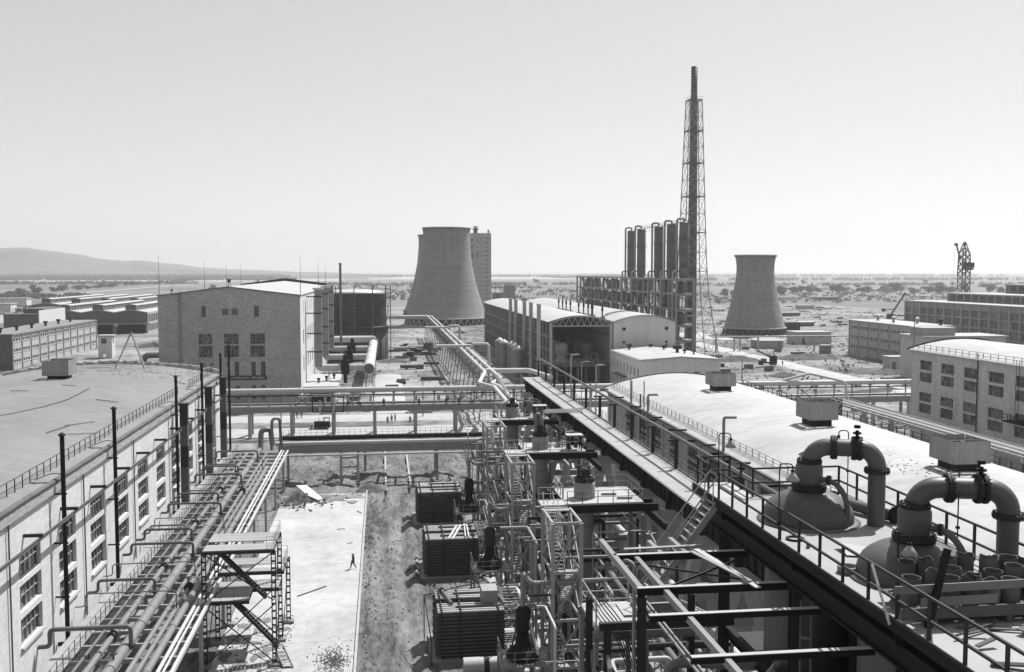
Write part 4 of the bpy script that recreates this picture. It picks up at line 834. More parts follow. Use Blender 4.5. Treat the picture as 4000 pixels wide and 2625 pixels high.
for k in range(14): part(r_, 'bracket', MB().box(WX + .003, -23.7, 48 + k * 8.1, 48.22 + k * 8.1, 15.48 - k * .015, 15.7 - k * .015), m_dark)
PN = ['nearest', 'second', 'third', 'fourth', 'fifth', 'farthest']
for k, (y, zt) in enumerate(((78.8, 21.5), (93.6, 21.5), (121, 21.5), (138, 21.5), (153.8, 21.5), (162, 22.2))):
    v = thing('vent_pipe', f'tall black vent pipe on the left workshop wall, {PN[k]} from the camera', 'vent pipe', (-24.2, y, 5.5), 'black vent pipes along the left workshop')
    part(v, 'pipe', pipe([(WX + .1, y - .1, 5.4), (-24.2, y, 5.4), (-24.2, y, zt)], .17, .4, 12), m_black); part(v, 'cowl', MB().lathe((-24.2, y, zt), [(.05, .3), (.3, .12), (.3, .06), (.16, .0)], 12), m_dark)
    for z in (9, 13.2, 17): part(v, 'clamp', MB().box(WX, -23.95, y - .05, y + .05, z, z + .12), m_black)
    if zt < 22: part(v, 'stay', pipe([(-24.2, y, 18.6), (-24.9, y - .4, 18.75), (-26.0, y - .8, 18.35)], .035, .3, 6), m_dark)
for k, y in enumerate((123.4, 140.6, 153.1)):
    v = thing('square_duct', f'square dark exhaust duct on the left workshop wall, {["nearest", "middle", "farthest"][k]} of three', 'duct', (-23.8, y, 5), 'square ducts on the left workshop')
    for j in range(5): part(v, 'section', MB().box(-24.25, -23.35, y - .42, y + .42, 5.2 + j * 2.58, 7.76 + j * 2.58), [m_mid, m_dark][j % 2 == 0 and j > 0])
    part(v, 'collar', MB().box(-24.35, -23.25, y - .52, y + .52, 17.9, 18.15), m_dark)
# corrugated roof ventilator boxes
def corr(mb, p, u, L_, z0, z1, amp=.06, pitch=.27):
    p = Vector(p); u = Vector(u); n = Vector((u.y, -u.x, 0)); k = int(L_ / pitch) * 4; vs = []
    for i in range(k + 1):
        a = L_ * i / k; o = n * (amp * math.cos(2 * math.pi * i / 4)); vs.append(p + u * a + o)
    V = [(v.x, v.y, z0) for v in vs] + [(v.x, v.y, z1) for v in vs]; m = k + 1
    mb.add(V, [(i, i + 1, i + 1 + m, i + m) for i in range(k)], True); return mb
def ventbox(label, cx, cy, z, wx, wy, h, base=.7, grp='corrugated ventilator boxes on roofs'):
    t = thing('roof_ventilator_box', label, 'roof ventilator', (cx, cy, z), grp); zb = z + base
    part(t, 'plinth', MB().box(cx - wx * .36, cx + wx * .36, cy - wy * .36, cy + wy * .36, z - .6, zb + .25), m_black)
    for p, u, L_ in (((cx - wx / 2, cy - wy / 2, 0), UX, wx), ((cx + wx / 2, cy - wy / 2, 0), UY, wy), ((cx + wx / 2, cy + wy / 2, 0), -UX, wx), ((cx - wx / 2, cy + wy / 2, 0), -UY, wy)):
        part(t, 'corrugated_panel', corr(MB(), p, u, L_, zb, zb + h), m_corr)
    part(t, 'inner_frame', MB().box(cx - wx * .42, cx + wx * .42, cy - .06, cy + .06, zb + h - .5, zb + h - .2).box(cx - .06, cx + .06, cy - wy * .42, cy - .07, zb + h - .5, zb + h - .2), m_mid); part(t, 'damper_plate', MB().box(cx - wx * .36, cx + wx * .36, cy - wy * .36, cy + wy * .36, zb + .3, zb + .4), m_dark)
    return t
ventbox('corrugated ventilator box near the far edge of the grey left roof', -42.6, 138.5, 19.6, 3.2, 3.6, 2.0)
ventbox('corrugated ventilator box cut by the left picture edge', -45.6, 116.0, 19.5, 3.2, 3.6, 2.0)
# things lying on the left roof
def rz(x): return 18.05 + 1.8 * (1 - (2 * (x + 57.9) / 33.15 - 1) ** 2) + .06
random.seed(5)
af = thing('timber_tripod', 'white timber tripod standing at the far edge of the grey roof', 'tripod', (-37, 152, 20.5))
ap = (-36.8, 153, 25.0)
for q in ((-38.6, 150.5), (-34.9, 152.4), (-36, 157)): part(af, 'leg', MB().beam((q[0], q[1], rz(q[0])), ap, .16, .16), m_wood)
PL = ['long pale plank lying before the timber tripod', 'short pale plank right of the timber tripod', 'thin dark plank lying mid roof on the left workshop', 'dark batten near the roof railing gap', 'pair end dark batten beside the roof railing', 'pale batten beside the railing on the grey roof', 'dark board near the ventilator box on the grey roof', 'dark lath in front of the ventilator box', 'pale broken board near the far left roof edge', 'grey board at the near left roof corner', 'pale board at the near left roof edge', 'dark lath halfway along the grey roof', 'short dark offcut far right on the grey roof', 'pale offcut lying near the far right roof corner', 'splintered board left of the timber tripod', 'grey lath leaning over the far roof edge']
PP = [(-38.7, 148, 3.2, .1, 1), (-33.3, 149, 2.2, -.2, 1), (-38.6, 129, 1.8, -.2, 0), (-30.4, 98, 5, 1.45, 0), (-29.6, 102, 4.4, 1.2, 0), (-28, 97.5, 3.2, .9, 1), (-42.6, 123.6, 2.2, -.2, 0), (-40.8, 106, 1.8, .1, 0), (-43, 153, 2.5, .5, 1), (-27.8, 70.5, 2.5, .3, 1), (-27.6, 69, 2.2, .2, 0), (-31.2, 118, 2.6, -.1, 0), (-27.6, 141, 1.6, -.4, 0), (-29.5, 148, 1.7, .5, 1), (-41, 151.5, 3.4, .35, 0), (-40, 155.5, 4, .2, 1)]
for (x, y, L_, a, pale), lb in zip(PP, PL):
    d = Vector((math.cos(a), math.sin(a), 0)) * L_ / 2; q0 = Vector((x, y, 0)) - d; q1 = Vector((x, y, 0)) + d
    solo('plank', lb, 'plank', MB().beam((q0.x, q0.y, rz(q0.x) + .05), (q1.x, q1.y, rz(q1.x) + .05), .09 if L_ > 4 else .17, .05), m_wood if pale else m_woodD, 'planks left lying on the grey roof')
cb = [(-44, 92), (-42, 95), (-40, 97), (-38.5, 100.5), (-37, 104), (-35.6, 110), (-35, 116), (-35.3, 122), (-35.6, 127)]
solo('roof_cable', 'thin dark cable wriggling across the grey felt roof', 'cable', MB().tube(fillet([(x, y, rz(x) + .03) for x, y in cb], 1.5, 4), .035, 5), m_dark)
st = MB(); random.seed(9)
for _ in range(130):
    x = random.uniform(-45, -27); y = 140 + 18 * random.random() ** .6; a = random.uniform(0, 3.1); L_ = random.uniform(.1, .7); d = Vector((math.cos(a), math.sin(a), 0)) * L_; st.beam((x, y, rz(x) + .04), (x + d.x, y + d.y, rz(x + d.x) + .06), random.uniform(.05, .2), .05)
solo('roof_litter', 'scattered broken boards and mortar litter at the far roof end', 'litter', st, m_wood, kind='stuff')
solo('floodlight', 'small pale floodlight box at the near corner of the grey roof', 'lamp', MB().box(-26.6, -25.6, 66.6, 67.3, 18.45, 18.9).box(-26.4, -25.8, 66.8, 67.1, 18.2, 18.45), m_white2)
# ================================================================== PIPE RACK ALONG THE YARD
t = thing('pipe_rack', 'long low steel pipe rack between workshop and yard', 'pipe rack', (-18.8, 103, 0))
cbm = MB().box(-3.9, 3.9, -.11, .11, -.16, .16).mesh('cross_beam', m_steelL)
y = 47
while y < 158: inst(t, 'cross_beam', cbm, (-18.9, y, 5.82)); y += 2.95
for x in (-22.9, -19.6, -15.05): part(t, 'stringer', MB().ibeam((x, 45, 5.45), (x, 158, 5.45), .22, .38), m_white2 if x > -16 else m_steel)
for k in range(10):
    y = 49 + k * 11.8
    for x in (-22.4, -15.3): part(t, 'post', MB().beam((x, y, -.3), (x, y, 5.25), .3, .3), m_steelL)
    part(t, 'portal_brace', MB().beam((-22.3, y, .3), (-15.4, y, 5.1), .14, .14), m_mid)
part(t, 'edge_rail', MB().box(-14.86, -14.62, 45, 157, 5.98, 6.2), m_white)
def hpipe(label, x, z, r, m, y0=44, y1=157, joints=True, extra=None):
    p = thing('pipe', label, 'pipe', (x, (y0 + y1) / 2, z), 'pipes on the yard pipe rack'); part(p, 'tube', MB().tube(extra or [(x, y0, z), (x, y1, z)], r, 16), m)
    if joints:
        y = y0 + 5 + random.uniform(0, 4)
        while y < y1 - 3: part(p, 'joint', MB().cyl((x, y, z), (x, y + .14, z), r * 1.13, 16), m); y += random.choice((8.5, 9, 12))
    return p
hpipe('largest grey pipe in the middle of the yard pipe rack', -18.95, 6.4, .40, m_pipe); hpipe('medium grey pipe left of the largest rack pipe', -20.6, 6.22, .23, m_pipe); hpipe('thin dark pipe nearest the workshop on the rack', -21.6, 6.12, .12, m_pipeM)
hpipe('slim grey pipe just right of the largest rack pipe', -17.75, 6.18, .19, m_pipe); hpipe('slim grey twin pipe fourth from the yard edge of the rack', -17.1, 6.18, .18, m_pipe, y1=150); hpipe('second thickest grey pipe on the yard side of the rack', -16.4, 6.26, .27, m_pipe, y1=143)
hpipe('thin white lagged pipe near the yard edge of the rack', -15.72, 6.13, .14, m_pipeW); hpipe('thinnest white lagged pipe at the outer rack edge', -15.36, 6.1, .09, m_pipeW, joints=False)
s_ = part(bpy.data.objects['pipe.003'] if False else t, 'drip_tray', MB().box(-22.2, -15.2, 52, 53.2, 5.98, 6.04), m_dark)
w_ = thing('service_walkway', 'narrow service walkway with handrails along the workshop wall', 'walkway', (-23.2, 100, 6))
for k in range(28): part(w_, 'grating', MB().box(-23.95, -22.45, 46 + k * 4, 49.95 + k * 4, 6.0, 6.1), m_steelL)
railing(w_, [(-22.4, 46, 6.1), (-22.4, 157, 6.1)], 1.1, 1.35, m_mid, 1, .025)
LP = [(148.2, -18.3, 1), (141.6, -16.8, 0), (139.4, -20.2, 2), (137.1, -19.5, 1), (131.5, -18.35, 1), (125, -17, 0), (122.8, -20.6, 2), (120.4, -19.5, 1), (115.2, -18.4, 1), (108.3, -17, 0), (106.2, -20.6, 2), (103.8, -19.5, 1), (98.4, -18.4, 1), (91.6, -17, 0), (87, -19.5, 1), (83.3, -17, 0), (74.6, -18.5, 3)]
for k, (y, xe, ty) in enumerate(LP):
    r = (.05, .13, .09, .17)[ty]; zt = (7.8, 7.75, 7.55, 8.0)[ty]; g = thing('pipe_loop', f'{["thin", "thick", "medium", "fat near"][ty]} dark pipe loop from workshop wall to rack, {ORD[16 - k]} from the camera', 'pipe loop', (-21.5, y, 6.3), 'pipe loops between workshop and rack')
    part(g, 'tube', pipe([(WX + .05, y, 6.75), (-24.15, y, 6.75), (-24.15, y, zt), (xe, y, zt), (xe, y, 6.3)], r, .35, 10), m_mid if ty != 3 else m_pipeM); part(g, 'flange', MB().cyl((xe, y, 6.5), (xe, y, 6.62), r * 1.9, 12), m_dark)
for k, (x, y) in enumerate(((-20.6, 77.6), (-18.95, 71.5), (-20.6, 95.5), (-20.6, 112), (-17.1, 89), (-17.75, 128), (-20.6, 129))):
    v = thing('gate_valve', f'small dark gate valve on the rack pipes, {ORD[k]} listed', 'valve', (x, y, 6.2), 'valves on the rack pipes'); v['label'] = ['dark valve with flanges on the medium pipe near the bottom left', 'dark valve on top of the largest pipe near the bottom edge', 'dark valve on the medium pipe below the second pipe loop', 'dark valve on the medium pipe beside the middle pipe loops', 'small valve on the slim twin pipe beside the platform', 'small valve on the slim pipe halfway along the rack', 'dark valve on the medium pipe near the far rack end'][k]
    part(v, 'body', MB().flange((x, y - .3, 6.25), (0, 1, 0), .36, .06, 8, 14).flange((x, y + .3, 6.25), (0, 1, 0), .36, .06, 8, 14).cyl((x, y - .3, 6.25), (x, y + .3, 6.25), .26, 12), m_dark); part(v, 'stem', MB().cyl((x, y, 6.4), (x, y, 7.15), .07, 8), m_dark); part(v, 'handwheel', MB().lathe((x, y, 7.1), [(.24, 0), (.3, .03), (.24, .06), (.2, .03), (.24, 0)], 16).box(x - .22, x + .22, y - .02, y + .02, 7.1, 7.14), m_dark)
# ================================================================== STEEL STAIR PLATFORM IN THE YARD
t = thing('stair_platform', 'free standing two level steel stair platform in the yard', 'platform', (-12.3, 91, 0))
def latleg(x, y, z1, ax):
    mb = MB(); d = .17
    for s_ in (-1, 1):
        o = (s_ * d, 0) if ax == 0 else (0, s_ * d); mb.beam((x + o[0], y + o[1], .35), (x + o[0], y + o[1], z1), .09, .09)
    z = .5
    while z < z1: mb.box(x - (d if ax == 0 else .045) + .0, x + (d if ax == 0 else .045), y - (.046 if ax == 0 else d), y + (.046 if ax == 0 else d), z, z + .16); z += .62
    return mb
L6 = [(-15.25, 86, 10.2), (-9.4, 85.7, 10.2), (-15.1, 91.6, 10.2), (-9.5, 91.6, 10.2), (-9.2, 96.3, 6.6), (-14.8, 96.3, 6.6)]
for x, y, z in L6: part(t, 'leg', latleg(x, y, z, 0), m_dark); part(t, 'footing', MB().box(x - .5, x + .5, y - .4, y + .4, .0, .36), m_conc)
def deckp(x0, x1, y0, y1, z, n, skip=()):
    for i in range(n):
        if i in skip: continue
        a = y0 + (y1 - y0) * i / n; part(t, 'deck_plate', MB().box(x0, x1, a + .02, a + (y1 - y0) / n - .02, z, z + .07), m_deck)
    for y in (y0, y1): part(t, 'deck_beam', MB().ibeam((x0 - .1, y, z - .14), (x1 + .1, y, z - .14), .14, .26), m_dark)
    for x in (x0 + .05, x1 - .05): part(t, 'deck_beam', MB().ibeam((x, y0 + .08, z - .14), (x, y1 - .08, z - .14), .12, .24), m_dark)
deckp(-15.3, -9.4, 85.9, 91.7, 10.2, 6, (2,)); deckp(-15.2, -11.6, 86.0, 91.6, 5.8, 4); deckp(-14.8, -9.2, 91.8, 96.3, 6.55, 4, (1,)); deckp(-11.5, -9.4, 89.2, 91.6, 5.8, 2)
for x0, x1, y, a, b in ((-15.2, -9.45, 85.85, .4, 5.4), (-15.2, -9.45, 85.85, 5.8, 10), (-15.0, -9.5, 91.65, .4, 5.5)): part(t, 'cross_brace', MB().beam((x0, y, a), (x1, y, b), .07, .09), m_dark); part(t, 'cross_brace', MB().beam((x1, y, a), (x0, y, b), .07, .09), m_dark)
for x in (-15.2, -9.42):
    for a, b in ((.4, 5.4), (5.8, 10)): part(t, 'cross_brace', MB().beam((x, 86, a), (x, 91.6, b), .07, .08), m_dark)
part(t, 'cross_brace', MB().beam((-9.3, 91.7, .5), (-9.2, 96.2, 6), .07, .08), m_dark)
def flight(p, q, w, n, m):
    p = Vector(p); q = Vector(q); mb = MB(); side = Vector((0, 1, 0)) if abs(p.x - q.x) > abs(p.y - q.y) else Vector((1, 0, 0))
    for s_ in (-1, 1): part(t_cur, 'stringer', MB().beam(p + side * s_ * w / 2, q + side * s_ * w / 2, .06, .24), m)
    for i in range(n):
        c = p + (q - p) * (i + .5) / n; e = (.13, w / 2 - .04) if side.y else (w / 2 - .04, .13); part(t_cur, 'tread', MB().box(c.x - e[0], c.x + e[0], c.y - e[1], c.y + e[1], c.z - .02, c.z + .03), m)
t_cur = t; flight((-14.2, 86.5, 10.2), (-10.1, 86.5, 5.9), .8, 18, m_dark); flight((-13.2, 86.9, 5.8), (-9.2, 86.9, 1.4), .8, 18, m_dark); flight((-9.2, 86.9, 1.4), (-8.2, 85.0, .15), .8, 6, m_concL)
for pts in ([(-15.3, 91.7, 10.27), (-9.4, 91.7, 10.27), (-9.4, 86, 10.27), (-10, 86, 10.27)], [(-15.3, 86.1, 10.27), (-15.3, 91.7, 10.27)], [(-14.8, 96.3, 6.62), (-9.2, 96.3, 6.62), (-9.2, 91.9, 6.62)], [(-15.2, 86.1, 5.87), (-15.2, 91.5, 5.87)], [(-13.9, 86.0, 5.87), (-11.7, 86.0, 5.87)]): railing(t, pts, 1.05, 1.0, m_mid, 1, .014)
# ================================================================== CROSS RACKS AND LONG PIPE BRIDGE
t = thing('low_pipe_bridge', 'low concrete pipe bridge crossing the dug up yard', 'pipe bridge', (0, 161, 0)); Yb = 161
part(t, 'main_beam', MB().box(-16.6, 17.2, Yb - .35, Yb + .1, 5.0, 6.1), m_conc); part(t, 'rear_beam', MB().box(-16.6, 17.2, Yb + 5.3, Yb + 5.7, 5.0, 6.0), m_conc)
for k in range(12): part(t, 'tie', MB().box(-15.6 + k * 2.9, -15.3 + k * 2.9, Yb + .1, Yb + 5.3, 5.75, 5.98), m_conc)
for x in (-6.75, -4.05): part(t, 'trestle_post', MB().box(x - .2, x + .2, Yb - .3, Yb + .15, -.6, 5.0), m_concL)
for z in (.9, 2.4, 3.9): part(t, 'trestle_rung', MB().box(-6.54, -4.26, Yb - .2, Yb + .1, z, z + .35), m_concL)
for x, y in ((8.7, Yb - .1), (8.7, Yb + 5.5), (-15.6, Yb + 5.5), (-3, Yb + 5.5), (16.2, Yb)): part(t, 'post', MB().box(x - .2, x + .2, y - .2, y + .2, -.6, 5.0), m_conc)
railing(t, [(-16.4, Yb + 6, 6.3), (17, Yb + 6, 6.3)], 1.4, .9, m_dark, 2, .022)
def xpipe(label, y, z, r, m, x0=-17, x1=17.4, grp='pipes on the low bridge', sup=True):
    p = thing('pipe', label, 'pipe', ((x0 + x1) / 2, y, z), grp); part(p, 'tube', MB().cyl((x0, y, z), (x1, y, z), r, 16), m)
    x = x0 + 4
    while sup and x < x1 - 1: part(p, 'joint', MB().cyl((x, y, z), (x + .16, y, z), r * 1.12, 16), m); x += 7.3
    return p
xpipe('white lagged pipe along the front of the low bridge', Yb - .1, 6.5, .34, m_pipeW); xpipe('black pipe along the back of the low bridge', Yb + 5.4, 6.5, .38, m_black); xpipe('slim white pipe hung under the front of the low bridge', Yb - 1.2, 4.75, .17, m_pipeW); xpipe('slim dark pipe in the middle of the low bridge', Yb + 2.6, 6.2, .2, m_pipeM)
for k, (x, z0, z1, r, m, lb) in enumerate(((-18.0, 6.3, 9.3, .42, m_pipeM, 'fat grey gooseneck where the rack meets the low bridge'), (-16.6, 6.2, 11.0, .24, m_pipeM, 'tall dark gooseneck pipe at the left end of the low bridge'))):
    g = thing('gooseneck_pipe', lb, 'pipe', (x, 158, z0)); part(g, 'tube', pipe([(x - (.9 if k == 0 else .6), 157, z0), (x - (.9 if k == 0 else .6), 158, z1), (x + .5, 158.6, z1), (x + .5, 160.6, z0 + .2)], r, .8, 14), m)
# upper bridge
t = thing('high_pipe_bridge', 'tall concrete pipe bridge carrying a fat white pipe across the site', 'pipe bridge', (45, 208, 0)); Yu = 208
part(t, 'main_beam', MB().box(-42, 140, Yu - .5, Yu - .1, 5.0, 6.0), m_conc); part(t, 'rear_beam', MB().box(-42, 140, Yu + 3.0, Yu + 3.4, 5.0, 6.0), m_conc)
for k in range(22):
    x = -27.05 + k * 8.45
    if -43 < x < 140:
        part(t, 'post', MB().box(x - .35, x + .35, Yu - .55, Yu - .05, -.7, 4.99), m_concL)
        part(t, 'rear_post', MB().box(x - .3, x + .3, Yu + 3.0, Yu + 3.4, -.7, 4.99), m_conc)
sp = MB().box(-.12, .12, -.12, .12, 0, 2.75).mesh('stub_post', m_steelL)
for k in range(43): inst(t, 'stub_post', sp, (-39.7 + k * 4.2, Yu - .3, 6.0)); part(t, 'saddle', MB().box(-40.0 + k * 4.2, -39.4 + k * 4.2, Yu - .6, Yu + .2, 8.75, 8.95), m_steelL)
for x in (-18.6, -8, 17.6, 60, 90): part(t, 'sway_brace', MB().beam((x, Yu - .3, 6.1), (x + 4.2, Yu - .3, 8.7), .1, .12).beam((x + 4.2, Yu - .3, 6.1), (x, Yu - .3, 8.7), .1, .12), m_dark)
fr = MB()
for x in (-14.3, -8): fr.beam((x, Yu - 1.6, 5.2), (x, Yu - 1.6, 8.4), .2, .2)
for z in (5.2, 8.3): fr.beam((-14.3, Yu - 1.6, z), (-8, Yu - 1.6, z), .16, .2)
for x in (-12.2, -10.2): fr.beam((x, Yu - 1.6, 5.3), (x, Yu - 1.6, 8.2), .07, .07)
part(t, 'valve_cradle', fr, m_black)
xpipe('fat white lagged main pipe on top of the high bridge', Yu - .3, 9.5, .56, m_pipeW, -42, 140, 'pipes on the high bridge'); xpipe('thin black pipe under the fat white main', Yu - .9, 8.55, .13, m_black, -42, 140, 'pipes on the high bridge', False); xpipe('pair member white pipe lying on the high bridge beam', Yu - .3, 6.25, .22, m_pipeW, -42, 140, 'pipes on the high bridge'); xpipe('slim grey pipe at the back of the high bridge', Yu + 3.2, 6.3, .28, m_pipe, -42, 140, 'pipes on the high bridge')
xpipe('second slim white pipe beside the high bridge beam', Yu + .5, 6.2, .16, m_pipeW, -42, 140, 'pipes on the high bridge', False)
vl = thing('valve_loop', 'white looped valve pipework hanging in a black cradle', 'pipe loop', (-11, 206, 4.5)); part(vl, 'tube', pipe([(-12.8, Yu - 1.8, 7.6), (-12.8, Yu - 1.8, 4.9), (-10, Yu - 1.8, 4.9), (-10, Yu - 1.8, 6.4), (-9.2, Yu - 1.8, 7.4)], .22, .5), m_pipeW); part(vl, 'bypass', pipe([(-12, Yu - 1.6, 7.9), (-12, Yu - 1.6, 6.2), (-10.6, Yu - 1.6, 6.2)], .14, .3), m_pipe)
t = thing('ground_pipe_rack', 'low rack of thin white pipes in front of the power house', 'pipe rack', (-2, 247, 0))
for k in range(8): part(t, 'sleeper', MB().box(-20 + k * 5.6, -19.5 + k * 5.6, 246, 249, -.6, 3.2), m_conc)
for k, (y, r) in enumerate(((246.4, .22), (247.4, .16), (248.3, .25))): part(t, 'pipe', MB().cyl((-20.5, y, 3.2 + r), (22, y, 3.2 + r), r, 12), m_pipeW)
# long pipe bridge running back to the cooling tower
t = thing('long_pipe_bridge', 'long steel pipe bridge running back towards the central cooling tower', 'pipe bridge', (24.3, 365, 0))
for k in range(25):
    y = 222 + k * 12
    part(t, 'trestle', MB().beam((21.3, y, -.7), (22.8, y, 10.1), .26, .26).beam((27, y, -.7), (25.9, y, 10.1), .26, .26).beam((22, y, 6.3), (26.4, y, 6.3), .14, .16), m_steel); part(t, 'cap_beam', MB().box(21.8, 26.6, y - .2, y + .2, 10.1, 10.45), m_steelL)
for x in (22.4, 26.1): part(t, 'truss_chord', MB().ibeam((x, 218, 9.9), (x, 516, 9.9), .18, .3), m_mid); part(t, 'truss_chord', MB().ibeam((x, 218, 7.4), (x, 516, 7.4), .16, .24), m_mid)
rg = MB().box(22.5, 26.0, -.08, .08, -.06, .06).mesh('catwalk_rung', m_mid)
for k in range(120): inst(t, 'catwalk_rung', rg, (0, 219 + k * 2.4, 7.55))
for k in range(50):
    y = 220 + k * 6; part(t, 'truss_diagonal', MB().beam((22.4, y, 7.5), (22.4, y + 3, 9.8), .1, .1).beam((22.4, y + 3, 9.8), (22.4, y + 6, 7.5), .1, .1), m_mid)
for k, (x, lb) in enumerate(((23.25, 'left white pipe on the long bridge to the cooling tower'), (25.15, 'right white pipe on the long bridge to the cooling tower'))):
    p = thing('pipe', lb, 'pipe', (x, 365, 10.8), 'white pipes on the long bridge'); part(p, 'tube', MB().tube(fillet([(x - 20 + k * 4, 517 - k * 4, 11), (x, 517 - k * 4, 11), (x, 226 - k * 14, 11), (x - 3.6 + k * .6, 203 - k * 1, 11), (x - 1.2 - k * .6, 196, 11), (x - 1.3 - k * .5, 170, 10.6)], 1.2, 4), .42, 14), m_pipeW)
    for y in range(240, 510, 22): part(p, 'joint', MB().cyl((x, y, 11), (x, y + .25, 11), .5, 14), m_pipeW)
for k, (x0, x1, y, lb) in enumerate(((15.5, 31, 291, 'white expansion loop arching over the long bridge, nearer one'), (16.5, 30, 389, 'white expansion loop arching over the long bridge, farther one'))):
    p = thing('expansion_loop', lb, 'pipe loop', (24, y, 0)); part(p, 'tube', pipe([(x0, y, 12.2), (25.8, y, 12.2), (25.8, y - 2, 12.2)], .45, 1, 12), m_pipeW); part(p, 'tube', pipe([(26, y - 1, 11.2), (26, y - 1, 12.8), (x1, y - 1, 12.8), (x1, y - 1, -.6)], .45, 1.2, 12), m_pipeW)
p = thing('pipe', 'fat dark grey pipe beside the white bridge pipes bending down near the walkway', 'pipe', (24.2, 190, 9)); part(p, 'tube', pipe([(24.6, 217, 9.5), (24.3, 214, 11.4), (24.2, 208, 11.4), (22.9, 176, 10.4)], .55, 1.2, 14), m_pipeM)
p = thing('pipe', 'white pipe running from the long bridge to the walkway end', 'pipe', (28.5, 229, 0)); part(p, 'tube', pipe([(24, 230, 10.9), (34, 229.5, 10.9), (36.5, 214, 10.9)], .55, 1.5, 12), m_pipeW); part(p, 'support', MB().box(32, 32.4, 229, 229.4, -.6, 10.3), m_conc)
# ================================================================== HIGH WALKWAY ON PLATE GIRDERS
t = thing('girder_walkway', 'high straight walkway on dark plate girders and slanted concrete legs', 'walkway', (25.6, 108, 0)); WZ = 15.7
y = 44
while y < 168: part(t, 'deck_slab', MB().box(24.05, 27.1, y + .012, y + 2.988, WZ - .12, WZ + random.uniform(-.006, .01)), m_deck); y += 3
for x in (24.25, 26.9): part(t, 'girder', MB().ibeam((x, 44, 14.85), (x, 168, 14.85), .42, 1.4, .06), m_dark)
sf = MB().box(-.16, .16, -.025, .025, -.62, .62).mesh('stiffener', m_dark)
for k in range(88): inst(t, 'stiffener', sf, (24.1, 44.7 + k * 1.4, 14.85))
dk = MB()
for k in range(205): dk.box(23.9, 24.045, 44.2 + k * .6, 44.5 + k * .6, WZ - .1, WZ - .02)
part(t, 'edge_clips', dk, m_concL, kind='stuff')
railing(t, [(27.05, 44, WZ), (27.05, 168, WZ)], 1.05, 2.05, m_mid, 2, .025)
part(t, 'toe_rail', MB().box(27.0, 27.1, 44, 168, WZ + .02, WZ + .14), m_mid)
for k in range(-4, 12):
    y = 80.9 + k * 8.3
    if not 44 < y < 168: continue
    part(t, 'bracket', MB().add([(23.7, y - .35, 13.5), (24.5, y - .35, 13.5), (24.5, y - .35, 15.3), (24.0, y - .35, 15.3), (23.7, y + .35, 13.5), (24.5, y + .35, 13.5), (24.5, y + .35, 15.3), (24.0, y + .35, 15.3)], [(0, 1, 2, 3), (7, 6, 5, 4), (0, 4, 5, 1), (1, 5, 6, 2), (2, 6, 7, 3), (3, 7, 4, 0)]) or MB().beam((23.95, y, 13.4), (24.15, y, 15.4), .6, .5), m_black)
    part(t, 'pier_cap', MB().box(23.2, 27.9, y - .45, y + .45, 13.0, 13.9), m_concL)
    part(t, 'slanted_leg', MB().beam((23.9, y, 13.2), (20.6, y, -.6), .75, 1.0, (0, 1, 0)), m_concL); part(t, 'slanted_leg', MB().beam((27.2, y, 13.2), (30.4, y, -.6), .75, 1.0, (0, 1, 0)), m_concL)
    part(t, 'leg_tie', MB().box(22.4, 28.6, y - .25, y + .25, 6.6, 7.3), m_conc)
p = thing('overhead_pipe', 'dark pipe carried on T posts along the right walkway edge', 'pipe', (27, 118, WZ)); part(p, 'tube', MB().cyl((27.0, 62, 18.6), (27.0, 169, 18.9), .15, 10), m_mid)
for k in range(14):
    y = 64.1 + k * 8.25 - (k % 3 == 1) * .3
    part(p, 't_post', MB().ibeam((27.0, y, WZ), (27.0, y, 18.3), .3, .3), m_dark); part(p, 'cross_arm', MB().box(26.2, 27.6, y - .14, y + .14, 18.3, 18.46), m_dark)
for k in range(12): part(p, 'wall_arm', MB().box(27.5, 28.6, 66 + k * 8.25, 66.2 + k * 8.25, 18.9, 19.05), m_dark)
